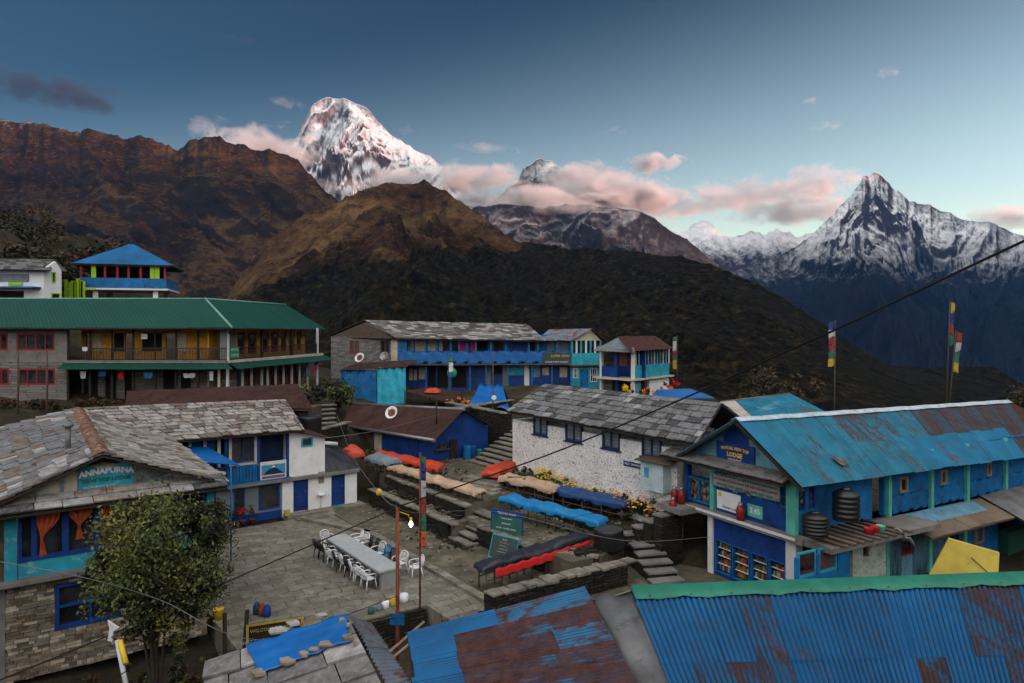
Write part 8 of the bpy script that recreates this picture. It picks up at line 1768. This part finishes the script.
# stone rubble slope and steps between the green lodge and the blue shed
steps('stone_stairs', [(18.0+.3*i, 46.2+.75*i, 2.2+.24*i, ANG_U) for i in range(9)], 2.6, 'broken stone steps between the green lodge and the grey stone gable', dep=.6)
rough_blocks('retaining_wall', [(14.5,46.0),(17.5,45.5),(20.5,47.5)], 1.0, 3.2, .5, m_darkstone, m_slab, 'rubble wall beside the black water tank below the brown shed roof', bh=.16)
b = at(309, 421, 42); drum((b.x, b.y, b.z-1.0), .75, 1.3, m_black, 'black ribbed water tank behind the buff slate roof', name='water_tank', cat='water tank')
rough_blocks('retaining_wall', [(28.5,38.5),(28.8,46.5)], 1.6, 4.2, .5, m_darkstone, m_slab, 'dark rubble wall beside the stone stairs behind the blue shed', bh=.16)
rough_blocks('retaining_wall', [(24.5,41.9),(33,44.5)], 3.2, 4.3, .5, m_darkstone, m_slab, 'low rubble wall along the yard of the far blue lodge', bh=.16)

# loose stones and tufts on the terraces
def scatter(name, areas, n, mat, seed, smin=.05, smax=.2):
    rn = random.Random(seed); m = MB()
    for i in range(n):
        u0, u1, v0, v1, z = rn.choice(areas); u, v = rn.uniform(u0, u1), rn.uniform(v0, v1); s = rn.uniform(smin, smax)*rn.uniform(.5, 1)
        m.box(W(u, v, z+s*.15), (s*rn.uniform(.8, 1.8), s, s*rn.uniform(.25, .6)), rn.uniform(0, 6.28), Matrix.Rotation(rn.uniform(-.2, .2), 3, 'X'))
    tag(m.build(name, mat), kind='stuff')
scatter('loose_stones', [(18.0,18.7,29,37,.86),(18.9,23,29.5,38,1.45),(18.7,22.4,21.5,28,.92),(22.1,24.2,21.6,31.5,1.22),(15.2,18.2,18.8,36.8,.05),(21.7,27,31,40,1.51)], 900, m_slab, 5)
scatter('rubble', [(18.15,18.7,28.8,37,.9),(17.3,17.7,26.5,37,.02),(19.2,21.8,21.0,21.8,.9),(22.0,22.5,21.6,31.5,1.2),(10,12.6,21.2,22.6,-1.6),(14,18,20.1,20.8,0),(22.3,24.3,31.6,32.4,1.3)], 500, m_darkstone, 6, .12, .34)
for (a, b, z, ra, n, sd) in ((16.5,29,.06,(1.6,4.5,.10),1500,71),(18.3,33,.9,(.4,4,.18),1500,72),(17.5,32,.05,(.35,5,.16),1500,73),(21,24.5,.95,(1.4,2.4,.12),1200,74),(22.2,35,1.5,(1.5,3,.14),900,75),(22.4,27,1.25,(.4,4.5,.3),2200,76)):
    o = foliage('undergrowth', (0,0,0), ra, n, m_leaf_dark, None, sd, .05, mats=[m_leaf_dark, m_leaf, m_leaf_brown]); o.data.transform(Matrix.Translation(W(a, b, z)) @ Matrix.Rotation(ANG_U, 4, 'Z')); tag(o, kind='stuff')

for i, x in enumerate((-30, 10, 40, 75, 110, 150)): b = at(x, 405, 48); weeds((b.x, b.y, gz(b.x, b.y)+.25), (2.2, 1.0, .55), 900, 80+i, .11, [m_leaf_dark, m_leaf_brown, m_leaf_brown])
for i, (px, py, d, h, r) in enumerate(((92,266,92,7,3.2),(108,262,98,8,3.6),(-5,276,80,5,3),(70,255,112,9,4))):
    b = at(px, py, d); tree('slope_tree', (b.x, b.y, b.z-h*.62), h, (r, r, h*.36), 'dark bushy tree on the slope behind the white hillside house', n=1500, seed=130+i, leaf=.34, group='trees on the slope', stems=3, mats=[m_leaf_dark, m_leaf_dark, m_leaf_brown])
